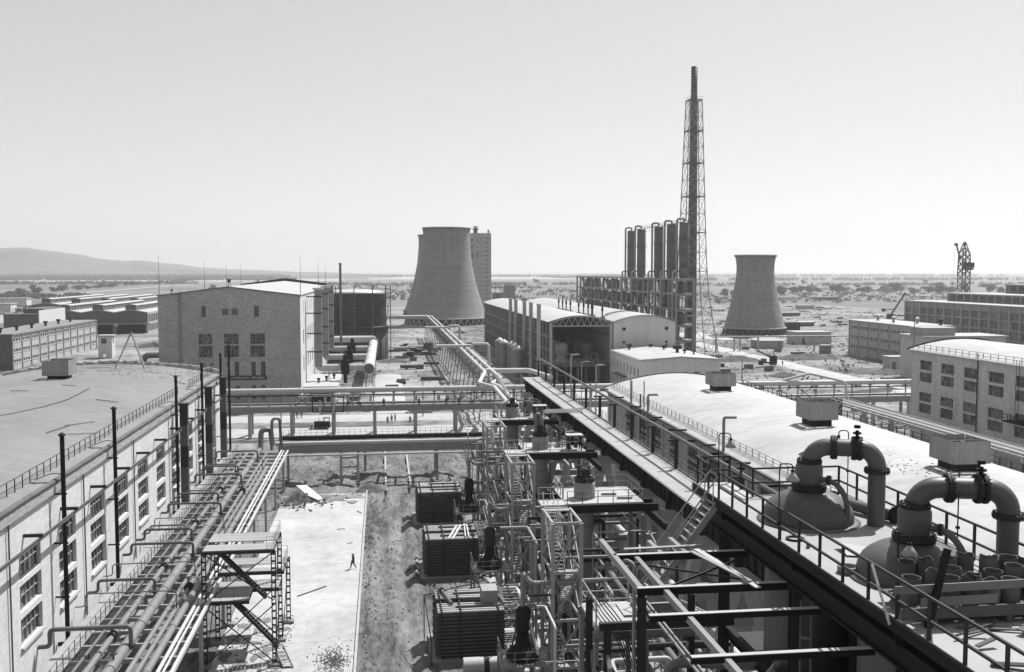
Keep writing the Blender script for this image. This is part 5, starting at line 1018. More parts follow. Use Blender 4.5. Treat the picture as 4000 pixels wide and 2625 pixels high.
# ================================================================== THREE REACTOR UNITS: stair tower, reactor, service deck, cooler bank, vessel
UN = ['farthest', 'middle', 'nearest']
def stair_tower(y0, lab):
    global t_cur
    t = thing('stair_tower', lab, 'stair tower', (13.8, y0 + 2.4, 0), 'steel lattice stair towers'); X = (12.7, 14.9); Yv = (y0, y0 + 4.8); zt = 14.9; lv = [0, 3.7, 7.4, 11.1, zt]
    for x in X:
        for y in Yv: part(t, 'leg', MB().beam((x, y, -.3), (x, y, zt), .26, .26), m_steelL)
    for z in lv[1:]:
        for y in Yv: part(t, 'girt', MB().beam((X[0] + .13, y, z), (X[1] - .13, y, z), .16, .2), m_steelL)
        for x in X: part(t, 'girt', MB().beam((x, Yv[0] + .13, z), (x, Yv[1] - .13, z), .16, .2), m_steelL)
    for a, b in zip(lv[:-1], lv[1:]):
        for y in Yv: part(t, 'brace', MB().beam((X[0], y, a), (X[1], y, b), .08, .08), m_steelL); part(t, 'brace', MB().beam((X[1], y, a), (X[0], y + .02, b), .08, .08), m_steelL)
        for x in X: part(t, 'brace', MB().beam((x, Yv[0], a), (x, Yv[1], b), .08, .08), m_white2); part(t, 'brace', MB().beam((x, Yv[1], a), (x + .02, Yv[0], b), .08, .08), m_white2)
    t_cur = t
    for k, (a, b) in enumerate(zip(lv[:-1], lv[1:])):
        x = 13.35 if k % 2 else 14.25
        flight((x, Yv[0] + .7, b) if k % 2 == 0 else (x, Yv[1] - .7, b), (x, Yv[1] - .7, a) if k % 2 == 0 else (x, Yv[0] + .7, a), .8, 16, m_steelL)
        for s_ in (-.42, .42):
            p, q = ((x + s_, Yv[0] + .7, b + 1), (x + s_, Yv[1] - .7, a + 1)) if k % 2 == 0 else ((x + s_, Yv[1] - .7, b + 1), (x + s_, Yv[0] + .7, a + 1)); part(t, 'handrail', MB().cyl(p, q, .03, 6), m_white2)
        part(t, 'landing', MB().box(X[0] + .15, X[1] - .15, Yv[0] + .05, Yv[0] + .75, b - .05, b + .03) if k % 2 == 0 else MB().box(X[0] + .15, X[1] - .15, Yv[1] - .75, Yv[1] - .05, b - .05, b + .03), m_steelL)
    flight((13.5, Yv[1] + 2.4, 14.75), (13.5, Yv[1] - .6, 11.2), .8, 14, m_steelL)
    for s_ in (-.42, .42): part(t, 'handrail', MB().cyl((13.5 + s_, Yv[1] + 2.4, 15.8), (13.5 + s_, Yv[1] - .6, 12.2), .035, 6), m_white2)
    return t
def reactor(y0, u):
    """y0 front of the service deck"""
    t = thing('service_deck', f'pale service deck on black beams round the {UN[u]} reactor head', 'platform', (18.3, y0 + 3, 0), 'service decks round the reactor heads')
    part(t, 'deck', MB().box(15.0, 21.6, y0, y0 + 6.0, 14.6, 14.75), m_concL); part(t, 'landing', MB().box(12.9, 14.98, y0 - .3, y0 + 1.7, 14.6, 14.75), m_concL)
    for y, a, b in ((y0 + .1, 14.6, 22.9), (y0 + 1.9, 15, 22.9), (y0 + 5.8, 15, 22.9)): part(t, 'main_beam', MB().ibeam((a, y, 14.25), (b, y, 14.25), .3, .62), m_black)
    part(t, 'end_beam', MB().ibeam((22.3, y0 - 4.5, 13.7), (22.3, y0 + 7, 13.7), .3, .6), m_black)
    for x, y in ((21.9, y0 + 1), (21.9, y0 + 5.5)): part(t, 'post', MB().beam((x, y, -.3), (x, y, 13.4), .35, .35), m_conc)
    railing(t, [(15.1, y0 + 6, 14.75), (21.6, y0 + 6, 14.75), (21.6, y0 + .05, 14.75), (15.1, y0 + .05, 14.75)], 1.05, 1.25, m_mid, 1, .028); railing(t, [(15.1, y0 + 1.8, 14.75), (15.1, y0 + 5.9, 14.75)], 1.05, 1.25, m_steelL, 1, .028); railing(t, [(12.95, y0 + 1.7, 14.75), (15, y0 + 1.7, 14.75)], 1.05, 1, m_steelL, 1, .028)
    for (x, y) in ((18.6, y0 + 2.8), (19.6, y0 + 1.2)): part(t, 'loose_pipe', MB().cyl((x, y, 14.86), (x + (1.3 if u == 2 else .7), y - .1, 14.86), .09, 8), m_mid)
    cx, cy = 17.0, y0 + 2.2
    r = thing('reactor', f'{UN[u]} tall reactor column with {["rod topped", "piped", "bolt ringed"][u]} head above its deck', 'reactor', (cx, cy, 0), 'tall reactor columns')
    part(r, 'column', MB().lathe((cx, cy, 0), [(.8, -.4), (.8, 13.6), (.9, 13.8), (.9, 16.0), (.85, 16.1), (.01, 16.1)], 24), m_conc)
    for z in (2.5, 5, 7.5, 10, 12.3, 15.2): part(r, 'hoop', MB().lathe((cx, cy, z), [(.8, 0), (.93, .02), (.93, .1), (.8, .12)], 20), m_steel)
    for k in range(16):
        a = 2 * math.pi * k / 16; part(r, 'head_bolt', MB().lathe((cx + .72 * math.cos(a), cy + .72 * math.sin(a), 16.1), [(.08, 0), (.14, .1), (.14, .34), (.06, .44), (.01, .45)], 8), m_dark)
    part(r, 'head_nozzle', MB().cyl((cx, cy, 16.1), (cx, cy, 17.3), .3, 12).flange((cx, cy, 17.1), (0, 0, 1), .45, .06, 10, 14), m_dark)
    if u == 2:
        for k, (dx, dy) in enumerate(((-.45, .3), (.4, .35), (0, -.3), (.1, .6))): part(r, 'nozzle', MB().cyl((cx + dx, cy + dy, 16.1), (cx + dx, cy + dy, 17.5 - k * .1), .12, 10).flange((cx + dx, cy + dy, 17.4 - k * .1), (0, 0, 1), .26, .05, 8, 12), m_dark)
        part(r, 'striped_post', MB().box(cx + .85, cx + 1.05, cy + .9, cy + 1.1, 14.75, 17.2), m_steelL)
    if u == 1:
        part(r, 'overhead_line', pipe([(cx - .5, cy, 16.1), (cx - .5, cy, 18.5), (cx - .1, cy + .1, 18.5), (cx - .1, cy + .1, 16.2)], .2, .4, 10), m_pipeM)
        for k in range(4): part(r, 'instrument_line', pipe([(cx + .2 + k * .05, cy + .2 + k * .15, 16.1), (cx + .2 + k * .05, cy + .2 + k * .15, 18.6 + k * .08), (21.8, cy + .4 + k * .35, 18.6 + k * .08)], .055, .4, 8), m_steelL)
        part(r, 'side_coil', MB().tube([(cx + .3 + .25 * math.cos(a * .8), cy - .5 + .25 * math.sin(a * .8), 16.2 + a * .035) for a in range(34)], .06, 6), m_dark)
    if u == 0:
        for k in range(7): part(r, 'valve_rod', MB().cyl((cx - .6 + k * .2, cy + (k % 3) * .25, 16.1), (cx - .6 + k * .2, cy + (k % 3) * .25, 17.5 + (k * 37 % 10) * .12), .05, 6), m_steelL if k % 2 else m_black)
        part(r, 'header_pipe', pipe([(cx - 1.5, cy - .4, 14.9), (cx - 1.5, cy - .4, 16.6), (cx - .4, cy + .6, 16.9), (cx, cy + 2.4, 16.9)], .13, .4), m_steelL)
    if u < 2:
        v = thing('valve_stand', f'dark valve stand with pale top on the {UN[u]} service deck', 'valve stand', (20.5, y0 + 1, 14.75), 'valve stands on the service decks')
        for x in (19.8, 21.2):
            for y in (y0 + .5, y0 + 1.6): part(v, 'leg', MB().beam((x, y, 14.75), (x, y, 16.3), .12, .12), m_black)
        part(v, 'table', MB().box(19.6, 21.4, y0 + .35, y0 + 1.75, 16.3, 16.42), m_concL)
        for k in range(4): part(v, 'valve', MB().lathe((19.9 + k * .4, y0 + 1.0, 14.9 + (k % 2) * .3), [(.05, 0), (.2, .1), (.2, .5), (.08, .6), (.08, .9), (.25, .92), (.25, .98), (.02, 1)], 12), m_black)
        random.seed(u + 40); cl = thing('valve_cluster', f'tangle of valves and thin tubing beside the {UN[u]} reactor head', 'valves', (19.6, y0 + 3.4, 14.75), 'valve clusters on the service decks')
        for k in range(16):
            x = random.uniform(18.6, 21.2); y = y0 + random.uniform(2.3, 5.4); z = 14.75 + random.uniform(.1, 1.6); part(cl, 'valve', MB().lathe((x, y, z), [(.03, 0), (.16, .05), (.16, .35), (.05, .42), (.05, .7), (.2, .72), (.2, .77), (.02, .8)], 10), random.choice((m_black, m_dark, m_mid, m_steelL)))
        for k in range(14):
            x = random.uniform(18.5, 20.8); y = y0 + random.uniform(2.2, 5.2); z = 15 + random.uniform(.1, 1.9); part(cl, 'tubing', pipe([(x, y, 14.8), (x, y, z), (x + random.uniform(-1.2, 1.2), y + random.uniform(-.6, .6), z), (x + random.uniform(-.6, 1.3), y + .3, 14.8)], .045, .2, 6), random.choice((m_steelL, m_mid, m_dark)))
    return t
TUB = {}
def cooler(y0, u):
    t = thing('tube_cooler', f'{UN[u]} stack of dark horizontal cooler tubes beside the dug strip', 'cooler', (7.5, y0 + 3, 0), 'stacks of cooler tubes'); n = 13
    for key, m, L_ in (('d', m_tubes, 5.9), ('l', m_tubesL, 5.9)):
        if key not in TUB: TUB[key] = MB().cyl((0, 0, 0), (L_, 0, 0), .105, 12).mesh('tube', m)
    yo = [0, .5, 1.0, 1.5, 2.0, 3.7, 4.2, 4.7, 5.2, 5.7]; zz = [.45 + .322 * k for k in range(n)]
    for j in range(n - 1): inst(t, 'tube', TUB['d'], (4.6, y0, zz[j]))
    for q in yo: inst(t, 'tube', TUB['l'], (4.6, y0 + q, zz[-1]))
    rest = MB()
    for q in yo[1:]:
        for j in range(0, n - 1): rest.cyl((4.6, y0 + q, zz[j]), (10.5, y0 + q, zz[j]), .1, 6, None, False)
    part(t, 'tube_bundle', rest, m_tubes, kind='stuff')
    hb = MB()
    for q in yo:
        for j in range(0, n - 1, 2):
            z0, z1 = zz[j], zz[j + 1]; hb.tube([(4.6, y0 + q, z0), (4.5, y0 + q, z0 + .04), (4.45, y0 + q, (z0 + z1) / 2), (4.5, y0 + q, z1 - .04), (4.6, y0 + q, z1)], .08, 6)
    part(t, 'return_bends', hb, m_tubes, kind='stuff')
    for x in (4.95, 6.6, 9.9):
        for a in (0, 3.7): part(t, 'tube_sheet', MB().box(x - .05, x + .05, y0 - .14, y0 + a + 2.15 if a == 0 else y0 + 5.85, -.3, zz[-1] + .3) if a == 0 else MB().box(x - .05, x + .05, y0 + 3.5, y0 + 5.85, -.3, zz[-1] + .3), m_dark)
    part(t, 'header', MB().cyl((10.6, y0 - .2, 4.45), (10.6, y0 + 5.9, 4.45), .14, 10).cyl((10.6, y0 - .2, .45), (10.6, y0 + 5.9, .45), .14, 10), m_mid)
    for k in range(10): part(t, 'outlet_tube', pipe([(10.5, y0 + yo[k], zz[-1]), (11.5 + (k % 5) * .2, y0 + yo[k], zz[-1]), (11.9 + (k % 5) * .2, y0 + yo[k] + .5, zz[-1] + .25), (12.5, y0 + yo[k] + .5, zz[-1] + .25)], .07, .3, 8), m_steelL)
    for k in range(8): part(t, 'spray_pipe', MB().cyl((10.4, y0 - .1 + k * .8, 4.75), (12.4, y0 - .1 + k * .8, 4.75), .05, 6), m_white2)
    for lv in range(3):
        for k in range(10):
            zq = zz[3 + lv * 4]; part(t, 'outlet_tube', pipe([(10.5, y0 + yo[k], zq), (11.3 + (k % 5) * .22, y0 + yo[k], zq), (11.6 + (k % 5) * .22, y0 + yo[k] - .3, zq + .5), (12.55, y0 + yo[k] - .3, zq + .5)], .065, .3, 7), m_mid if (k + lv) % 3 else m_steelL)
    part(t, 'basin', MB().box(4.0, 12.6, y0 - .6, y0 + 6.4, -.4, .12), m_conc)
    for k in (.6, 4.3): part(t, 'trough', MB().box(6.2, 10.2, y0 + k, y0 + k + .14, zz[-1] + .1, zz[-1] + .3), m_mid)
    return t
def separator(y, u):
    x = 10.5; t = thing('separator_vessel', f'{UN[u]} black upright separator vessel on a small railed stand', 'vessel', (x, y, 0), 'separator vessels')
    part(t, 'shell', MB().lathe((x, y, 0), [(.2, 6.3), (.58, 6.7), (.58, 8.1), (.45, 8.35), (.12, 8.5)], 20), m_black if u != 1 else m_dark); part(t, 'skirt', MB().lathe((x, y, 0), [(1.25, 4.5), (1.3, 4.7), (1.2, 5.0), (.75, 5.3), (.5, 5.6), (.4, 6.4)], 20), m_black)
    for k in range(6): a = k * 1.05; part(t, 'strut', MB().beam((x + 1.0 * math.cos(a), y + 1.0 * math.sin(a), 4.7), (x + .5 * math.cos(a), y + .5 * math.sin(a), 6.9), .1, .1), m_black)
    part(t, 'deck', MB().box(8.7, 12.4, y - 1.7, y + 1.9, 4.3, 4.42), m_steel); railing(t, [(8.75, y + 1.8, 4.42), (8.75, y - 1.65, 4.42), (12.35, y - 1.65, 4.42)], 1.05, .95, m_steel, 1, .028)
    for q in (8.8, 12.3):
        for r in (y - 1.6, y + 1.8): part(t, 'stand_leg', MB().beam((q, r, -.3), (q, r, 4.3), .16, .16), m_steel)
    part(t, 'stand_brace', MB().beam((8.8, y - 1.6, .2), (12.3, y - 1.6, 4.2), .08, .08), m_steel)
    part(t, 'outlet_pipe', pipe([(x, y, 8.4), (x, y, 11.0), (x + .55, y - .35, 10.3), (17, y - .35, 10.35)], .2, .4, 12), m_pipe)
    return t
for u in range(3):
    d = (23.75, 0, -23.8)[u]
    stair_tower(97.1 + d, f'{UN[u]} pale lattice stair tower beside the reactor decks'); reactor(104 + d, u); cooler(109 + d, u); separator(97.7 + d, u)
t = thing('horizontal_tank', 'white horizontal tank lying at the bottom edge by the nearest cooler', 'tank', (8.3, 81, 0)); part(t, 'shell', MB().cyl((6.5, 81.2, 1.0), (11.6, 81.2, 1.0), .72, 20), m_white2); part(t, 'strap', MB().cyl((8.2, 81.2, 1.0), (8.65, 81.2, 1.0), .74, 20), m_dark)
for x in (7.2, 10.6): part(t, 'saddle', MB().box(x - .2, x + .2, 80.7, 81.7, -.3, .5), m_conc)
# low gallery, process pipes and slabs between reactors and walkway
struct('pavement', MB().box(11.2, 31, 50, 140, -.35, .05), m_slab)
t = thing('low_gallery', 'narrow railed gallery running low between reactors and walkway legs', 'walkway', (19.4, 95, 0)); part(t, 'deck', MB().box(18.7, 20.1, 55, 134, 6.0, 6.16), m_conc)
railing(t, [(18.75, 55, 6.16), (18.75, 134, 6.16)], 1.05, 1.6, m_mid, 1, .028); railing(t, [(20.05, 55, 6.16), (20.05, 134, 6.16)], 1.05, 1.6, m_mid, 1, .028)
for k in range(10): part(t, 'post', MB().box(19.2, 19.6, 57 + k * 8.2, 57.4 + k * 8.2, -.3, 5.99), m_conc)
for k, (x, z, r, m, lb) in enumerate(((21.6, 1.5, .42, m_pipeW, 'fat pale pipe low between the slanted walkway legs'), (22.8, 3.2, .3, m_pipe, 'grey pipe low under the left walkway girder'), (25.4, 1.2, .5, m_pipeM, 'fat dark pipe on the ground under the walkway'), (28.8, 2.4, .4, m_pipeW, 'pale pipe on the right of the walkway legs'), (15.9, 3.0, .2, m_pipe, 'slim grey pipe passing below the service decks'), (16.4, 8.2, .16, m_steelL, 'slim pale pipe at mid height below the service decks'), (18.2, 9.5, .22, m_pipeM, 'dark pipe hung high below the service decks'))):
    p = thing('pipe', lb, 'pipe', (x, 100, z), 'process pipes under the walkway'); part(p, 'tube', MB().cyl((x, 54, z), (x, 150, z), r, 14), m)
    for j in range(8): part(p, 'support', MB().box(x - .15, x + .15, 60 + j * 12, 60.3 + j * 12, -.3, z - r), m_conc); part(p, 'joint', MB().cyl((x, 65 + j * 11, z), (x, 65.2 + j * 11, z), r * 1.2, 14), m)
random.seed(77)
for u in range(3):
    y = (128, 104, 80)[u]
    t = thing('pump_group', f'dark pumps and flanged pipes at the foot of the {UN[u]} reactor', 'pumps', (18, y + 4, 0), 'pumps under the service decks')
    for k in range(5):
        x = 15.5 + k * 1.3; yy = y + random.uniform(-3, 7); part(t, 'pump', MB().cyl((x, yy, .5), (x, yy + 1.0, .5), .42, 14).cyl((x, yy + 1.0, .5), (x, yy + 1.8, .5), .3, 12).box(x - .4, x + .4, yy, yy + 1.8, -.3, .2), random.choice((m_dark, m_mid, m_steel)))
        part(t, 'riser', pipe([(x, yy + .3, .6), (x, yy + .3, random.uniform(2, 5)), (x + random.uniform(-1.5, 1.5), yy + 1.5, random.uniform(2, 5)), (x + random.uniform(-2, 2), yy + 1.5, .4)], random.uniform(.08, .18), .4, 10), random.choice((m_pipe, m_pipeM, m_steelL, m_pipeW)))
        part(t, 'flange', MB().flange((x, yy + .3, 1.6), (0, 0, 1), .34, .05, 10, 14), m_dark)
    for z in (4.8, 9.6): part(t, 'cross_beam', MB().ibeam((12.8, y + 1.5, z), (23.5, y + 1.5, z), .22, .36), m_dark if z > 5 else m_steel)
    for k in range(6):
        z = random.uniform(2, 12); x = random.uniform(15, 20); part(t, 'line', pipe([(x, y - 3, z), (x, y + 5, z), (x + random.choice((-1, 1)) * 1.5, y + 5, z), (x + 1.5, y + 5, .3)], random.uniform(.05, .13), .3, 8), random.choice((m_steelL, m_pipe, m_pipeM)))
# dense small-bore process piping round each unit
random.seed(91)
for u in range(4):
    y0 = (121, 97.3, 73.5, 52)[u]
    t = thing('process_piping', ['thicket of thin process pipes behind the farthest stair tower', 'thicket of thin process pipes behind the middle stair tower', 'thicket of thin process pipes behind the nearest stair tower', 'thicket of pipes and struts at the bottom centre edge'][u], 'pipework', (17, y0 + 8, 0), 'process pipework among the reactors')
    for k in range(34):
        x = random.uniform(11.6, 21.5); y = y0 + random.uniform(-1, 17); z = random.uniform(1, 12.6); r = random.choice((.05, .07, .09, .13, .18)); ax = random.random()
        L1 = random.uniform(2, 9) * random.choice((-1, 1)); L2 = random.uniform(1.5, 6) * random.choice((-1, 1))
        if ax < .5: pts = [(x, y, .2), (x, y, z), (x, y + L1, z), (max(11, min(22.5, x + L2)), y + L1, z)]
        else: pts = [(x, y, .2), (x, y, z), (max(11, min(22.5, x + L2)), y, z), (max(11, min(22.5, x + L2)), y + L1, max(.5, z - 1.5))]
        part(t, 'pipe_run', pipe(pts, r, .35, 8, 4), random.choice((m_steelL, m_steelL, m_pipe, m_pipeM, m_pipeW, m_dark)))
    for k in range(6):
        x = random.choice((15.4, 18.4, 20.9, 22.6)); y = y0 + random.uniform(0, 17); part(t, 'strut', MB().ibeam((x, y, -.2), (x, y, random.uniform(6, 13.2)), .2, .2), random.choice((m_dark, m_steel, m_steelL)))
        z = random.uniform(3, 12.5); part(t, 'bearer', MB().ibeam((12.8, y, z), (22.8, y, z), .16, .26), random.choice((m_dark, m_steelL, m_steel)))
    for k in range(8):
        x = random.uniform(12.5, 21); y = y0 + random.uniform(0, 16); z = random.uniform(.4, 9); part(t, 'valve', MB().flange((x, y - .2, z), (0, 1, 0), .26, .05, 8, 12).flange((x, y + .2, z), (0, 1, 0), .26, .05, 8, 12).cyl((x, y - .2, z), (x, y + .2, z), .18, 10).cyl((x, y, z + .1), (x, y, z + .55), .05, 6).cyl((x, y, z + .5), (x, y, z + .55), .2, 12), random.choice((m_black, m_dark)))
    for k in range(3):
        x = random.uniform(14.5, 20.5); y = y0 + random.uniform(2, 15); h = random.uniform(2, 4.5); part(t, 'drum', MB().lathe((x, y, 0), [(.5, .1), (.62, .3), (.62, h), (.4, h + .3), (.05, h + .4)], 16), random.choice((m_dark, m_mid, m_steelL)))
# boards, logs and a crate on the coolers
for k, (p, q, lb) in enumerate((((7.1, 108.2, 4.6), (8.3, 113.0, 4.75), 'left long white board laid across the middle cooler'), ((7.5, 108.0, 4.6), (8.8, 113.2, 4.75), 'second long white board laid across the middle cooler'), ((9.0, 108.9, 4.6), (9.25, 113.8, 4.75), 'narrow white board on the right of the middle cooler'), ((9.35, 108.4, 4.6), (9.5, 113.6, 4.75), 'rightmost thin white board on the middle cooler'))):
    solo('board', lb, 'board', MB().beam(p, q, .26 if k < 2 else .14, .05), m_white, 'white boards on the middle cooler')
solo('crate', 'pale wooden crate resting on top of the nearest cooler', 'crate', MB().box(8.6, 10.0, 86.3, 88.3, 4.46, 5.7), m_wood)
for k, (a, b, lb) in enumerate((((5.2, 90.6, 4.6), (5.9, 86.6, 4.6), 'flanged pipe piece lying on the left of the nearest cooler'), ((9.3, 93, 5.0), (10.6, 86, 4.6), 'long flanged pipe lying across the nearest cooler'))):
    p = thing('pipe_piece', lb, 'pipe', a); part(p, 'tube', MB().cyl(a, b, .14, 12), m_pipeM); part(p, 'flange', MB().flange(Vector(a) + (Vector(b) - Vector(a)) * .05, Vector(b) - Vector(a), .26, .05, 8, 14), m_dark)
for k, (x, y, L_, a) in enumerate(((3.7, 114, 1.8, 1.5), (3.9, 112, 1.4, 1.7), (3.5, 110, 1.9, 1.4), (4.0, 116, 1.2, 2.0))):
    d = Vector((math.cos(a), math.sin(a), 0)) * L_ / 2; solo('log', ['pale log lying left of the middle cooler', 'short pale log beside the middle cooler corner', 'long pale log nearest the dug strip', 'short log behind the pale logs'][k], 'log', MB().cyl((x - d.x, y - d.y, .25), (x + d.x, y + d.y, .25), .16, 10), m_wood, 'logs beside the middle cooler')
pf = thing('fence_frame', 'thin dark pipe frame standing left of the nearest cooler', 'frame', (3.9, 87, 0)); part(pf, 'upright', MB().cyl((3.6, 90, 0), (3.6, 90, 4.4), .05, 6), m_black); part(pf, 'upright', MB().cyl((4.0, 84, -.2), (4.0, 84, 2.0), .05, 6), m_black); part(pf, 'top_rail', MB().cyl((3.6, 90, 4.3), (9.5, 92.5, 4.7), .05, 6), m_black); part(pf, 'side_rail', MB().cyl((3.6, 90, 4.4), (4.0, 84, 2.0), .05, 6), m_black)
# ================================================================== BARREL ROOFED SHED ON THE RIGHT
t = thing('barrel_roof_shed', 'long shed with bright curved felt roof right of the walkway', 'shed', (47, 100, 0)); SX0, SX1 = 36.0, 58.8; ops = []
for k in range(13):
    y = 140.2 - k * 7.55
    for c, d in ((10.4, 11.7), (12.0, 13.3), (5.6, 6.9), (7.2, 8.5)): ops.append((y - 30, y + 4 - 30, c + .8, d + .8))
mb = MB(); wall(mb, (SX0, 30, -.8), UY, -UX, 126.4, 15.8, ops, .3); part(t, 'left_wall', mb, m_brickW)
wall(mb := MB(), (SX1, 30, -.8), UY, UX, 126.4, 15.8, []); g = mb; n = 14
for y in (156.4, 30):
    for i in range(n):
        u0, u1 = i / n, (i + 1) / n; xa, xb = SX0 + (SX1 - SX0) * u0, SX0 + (SX1 - SX0) * u1; za, zb = [15 + 2.2 * (1 - (2 * u - 1) ** 2) for u in (u0, u1)]; g.quad((xa, y, -.8), (xb, y, -.8), (xb, y, zb), (xa, y, za))
part(t, 'gable_wall', g, m_brickW)
for a, b, c, d in ops: window(t, (SX0, 30 + a, c - .8), UY, -UX, b - a, d - c, 6, 2, .3, fm=m_steel, bar=.08, single=(a + 30 < 80 or c < 9))
part(t, 'roof', barrel(MB(), SX0 - .55, SX1 + .55, 15.1, 2.3, 29.5, 156.8, 26, .25), m_roofW); part(t, 'gutter', MB().box(SX0 - .75, SX0 - .56, 29.5, 156.8, 14.8, 15.05), m_mid)
vg = MB()
for i in range(n):
    u0, u1 = i / n, (i + 1) / n; za, zb = [15.12 + 2.3 * (1 - (2 * u - 1) ** 2) for u in (u0, u1)]; vg.beam((SX0 - .5 + 23.8 * u0, 156.95, za), (SX0 - .5 + 23.8 * u1, 156.95, zb), .3, .35)
part(t, 'verge', vg, m_mid)
railing(t, [(SX0 + .6, 35, 15.3), (SX0 + .6, 156, 15.3)], 1.0, 1.75, m_steel, 2, .03); railing(t, [(SX1 - .2, 35, 15.2), (SX1 - .2, 156, 15.2)], 1.0, 1.75, m_dark, 1, .045)
for k in range(9): part(t, 'wall_arm', MB().box(SX0 - 1.4, SX0 - .003, 70 + k * 8.2, 70.2 + k * 8.2, 14.2, 14.4), m_black)
for k in range(8): part(t, 'pilaster', MB().box(SX0 - .2, SX0 - .003, 63.5 + k * 15.1, 64.3 + k * 15.1, -.8, 14.6), m_brickW)
def shz(x): return 15.1 + 2.3 * (1 - (2 * (x - SX0 + .55) / (SX1 - SX0 + 1.1) - 1) ** 2)
ventbox('farthest corrugated ventilator box on the bright curved roof', 47.0, 134, shz(47), 3.1, 3.6, 1.75); ventbox('middle corrugated ventilator box on the bright curved roof', 46.8, 102.3, shz(47), 3.1, 3.6, 1.9); ventbox('nearest corrugated ventilator box on the bright curved roof', 48.2, 77.6, shz(48), 3.2, 3.6, 1.9)
for k, (y, zt, zb, lb) in enumerate(((139.5, 18.6, 8, 'slim pole pair member on the far shed wall'), (138.8, 18.3, 8, 'thinner slim pole beside the far shed wall pole'), (132.1, 19.0, 10, 'slim tall pole on the shed wall near the bent pipe'), (134, 17.0, 8, 'short thick pole on the far part of the shed wall'))):
    solo('wall_pole', lb, 'pole', MB().cyl((SX0 - .5, y, zb), (SX0 - .5, y, zt), .08 if k != 3 else .13, 8), m_mid, 'poles on the shed wall')
for k, (y, zt, lb) in enumerate(((130, 17.4, 'grey vent pipe with bent top on the far shed wall'), (100, 18.7, 'tall grey vent pipe with bent top on the near shed wall'))):
    v = thing('bent_vent_pipe', lb, 'vent pipe', (SX0 - .5, y, 8), 'bent vent pipes on the shed'); part(v, 'pipe', pipe([(SX0 - .5, y, 6), (SX0 - .5, y, zt), (SX0 + .8, y - .2, zt)], .16, .3, 12), m_steel); part(v, 'clamp', MB().box(SX0 - .7, SX0 - .003, y - .2, y + .2, 13.9, 14.1), m_dark)
tr = thing('scrap_heap', 'small heap of dark scrap wood on the bright curved roof', 'scrap', (40.5, 89.5, shz(40.5))); random.seed(4)
for k in range(12): x = 40.4 + random.uniform(-1.0, .9); y = 89.5 + random.uniform(-.6, .8); a = random.uniform(-.5, .6); part(tr, 'board', MB().beam((x, y, shz(x) + .1), (x + .9 * math.cos(a), y + .9 * math.sin(a), shz(x) + random.uniform(.2, .7)), .16, .08), random.choice((m_woodD, m_dark)))
part(tr, 'bucket', MB().lathe((41, 89.8, shz(41)), [(.25, .1), (.32, .75), (.27, .75), (.2, .2)], 12), m_mid)
gm_ = MB(); random.seed(14)
for _ in range(60): x = random.uniform(43, 47); y = 79 + random.gauss(0, 2.5); gm_.box(x, x + random.uniform(.04, .16), y, y + random.uniform(.04, .16), shz(x) + .0, shz(x) + .05)
solo('roof_litter', 'crumbs of mortar and slag scattered on the bright roof', 'litter', gm_, m_mid, kind='stuff')
# right pipe rack between shed and brick workshop
t = thing('right_pipe_rack', 'low concrete pipe rack in front of the right brick workshop', 'pipe rack', (98, 150, 0))
for k in range(9): y = 203 - k * 11; part(t, 'post', MB().box(97.6, 98.4, y - .4, y + .4, -.6, 5.3), m_concL); part(t, 'cross_head', MB().box(95.2, 101, y - .3, y + .3, 5.3, 5.8), m_concL)
for x in (95.6, 100.6): part(t, 'stringer', MB().box(x - .2, x + .2, 110, 204, 5.8, 6.15), m_conc)
for k in range(30): part(t, 'tie', MB().box(95.9, 100.3, 111 + k * 3.1, 111.3 + k * 3.1, 5.85, 6.05), m_conc)
for k, (x, r, lb) in enumerate(((96.2, .2, 'first white pipe from left on the right rack'), (97.1, .14, 'second white pipe from left on the right rack'), (98.0, .22, 'third white pipe from left on the right rack'), (99.2, .16, 'fourth white pipe from left on the right rack'), (100.1, .2, 'rightmost pipe on the right rack'))):
    p = thing('pipe', lb, 'pipe', (x, 155, 6.2), 'pipes on the right rack'); part(p, 'tube', MB().cyl((x, 110, 6.15 + r), (x, 204, 6.15 + r), r, 12), m_pipeW if k < 4 else m_pipe)
p = thing('gooseneck_pipe', 'white gooseneck riser joining the right rack to the high bridge', 'pipe', (99, 204, 6)); part(p, 'tube', pipe([(99.2, 202, 6.4), (99.2, 203, 10.2), (93, 207.5, 11.6), (86, 208, 9.8)], .28, .8, 12), m_pipeW)
t = thing('ladder_tower', 'dark slim ladder tower behind the far right edge of the curved roof', 'ladder', (85, 178, 0)); lattice_mb = MB(); lattice(lattice_mb, 86, 180, 0, 9.6, .9, .9, 8, .07); part(t, 'frame', lattice_mb, m_black)
for k, (x, y, s_) in enumerate(((101, 178, 1), (103.5, 176, .8), (99, 170, .9))):
    pb = thing('panel_stack', ['stack of pale concrete panels under the right rack', 'smaller pale panel stack by the right workshop', 'nearest panel stack behind the curved roof'][k], 'panels', (x, y, 0), 'stacks of panels by the right workshop')
    for j in range(4): part(pb, 'panel', MB().box(x - 1.3 * s_, x + 1.3 * s_ + j * .05, y - 1.8 * s_, y + 1.8 * s_, -.2 + j * .26, .0 + j * .26), m_concL)
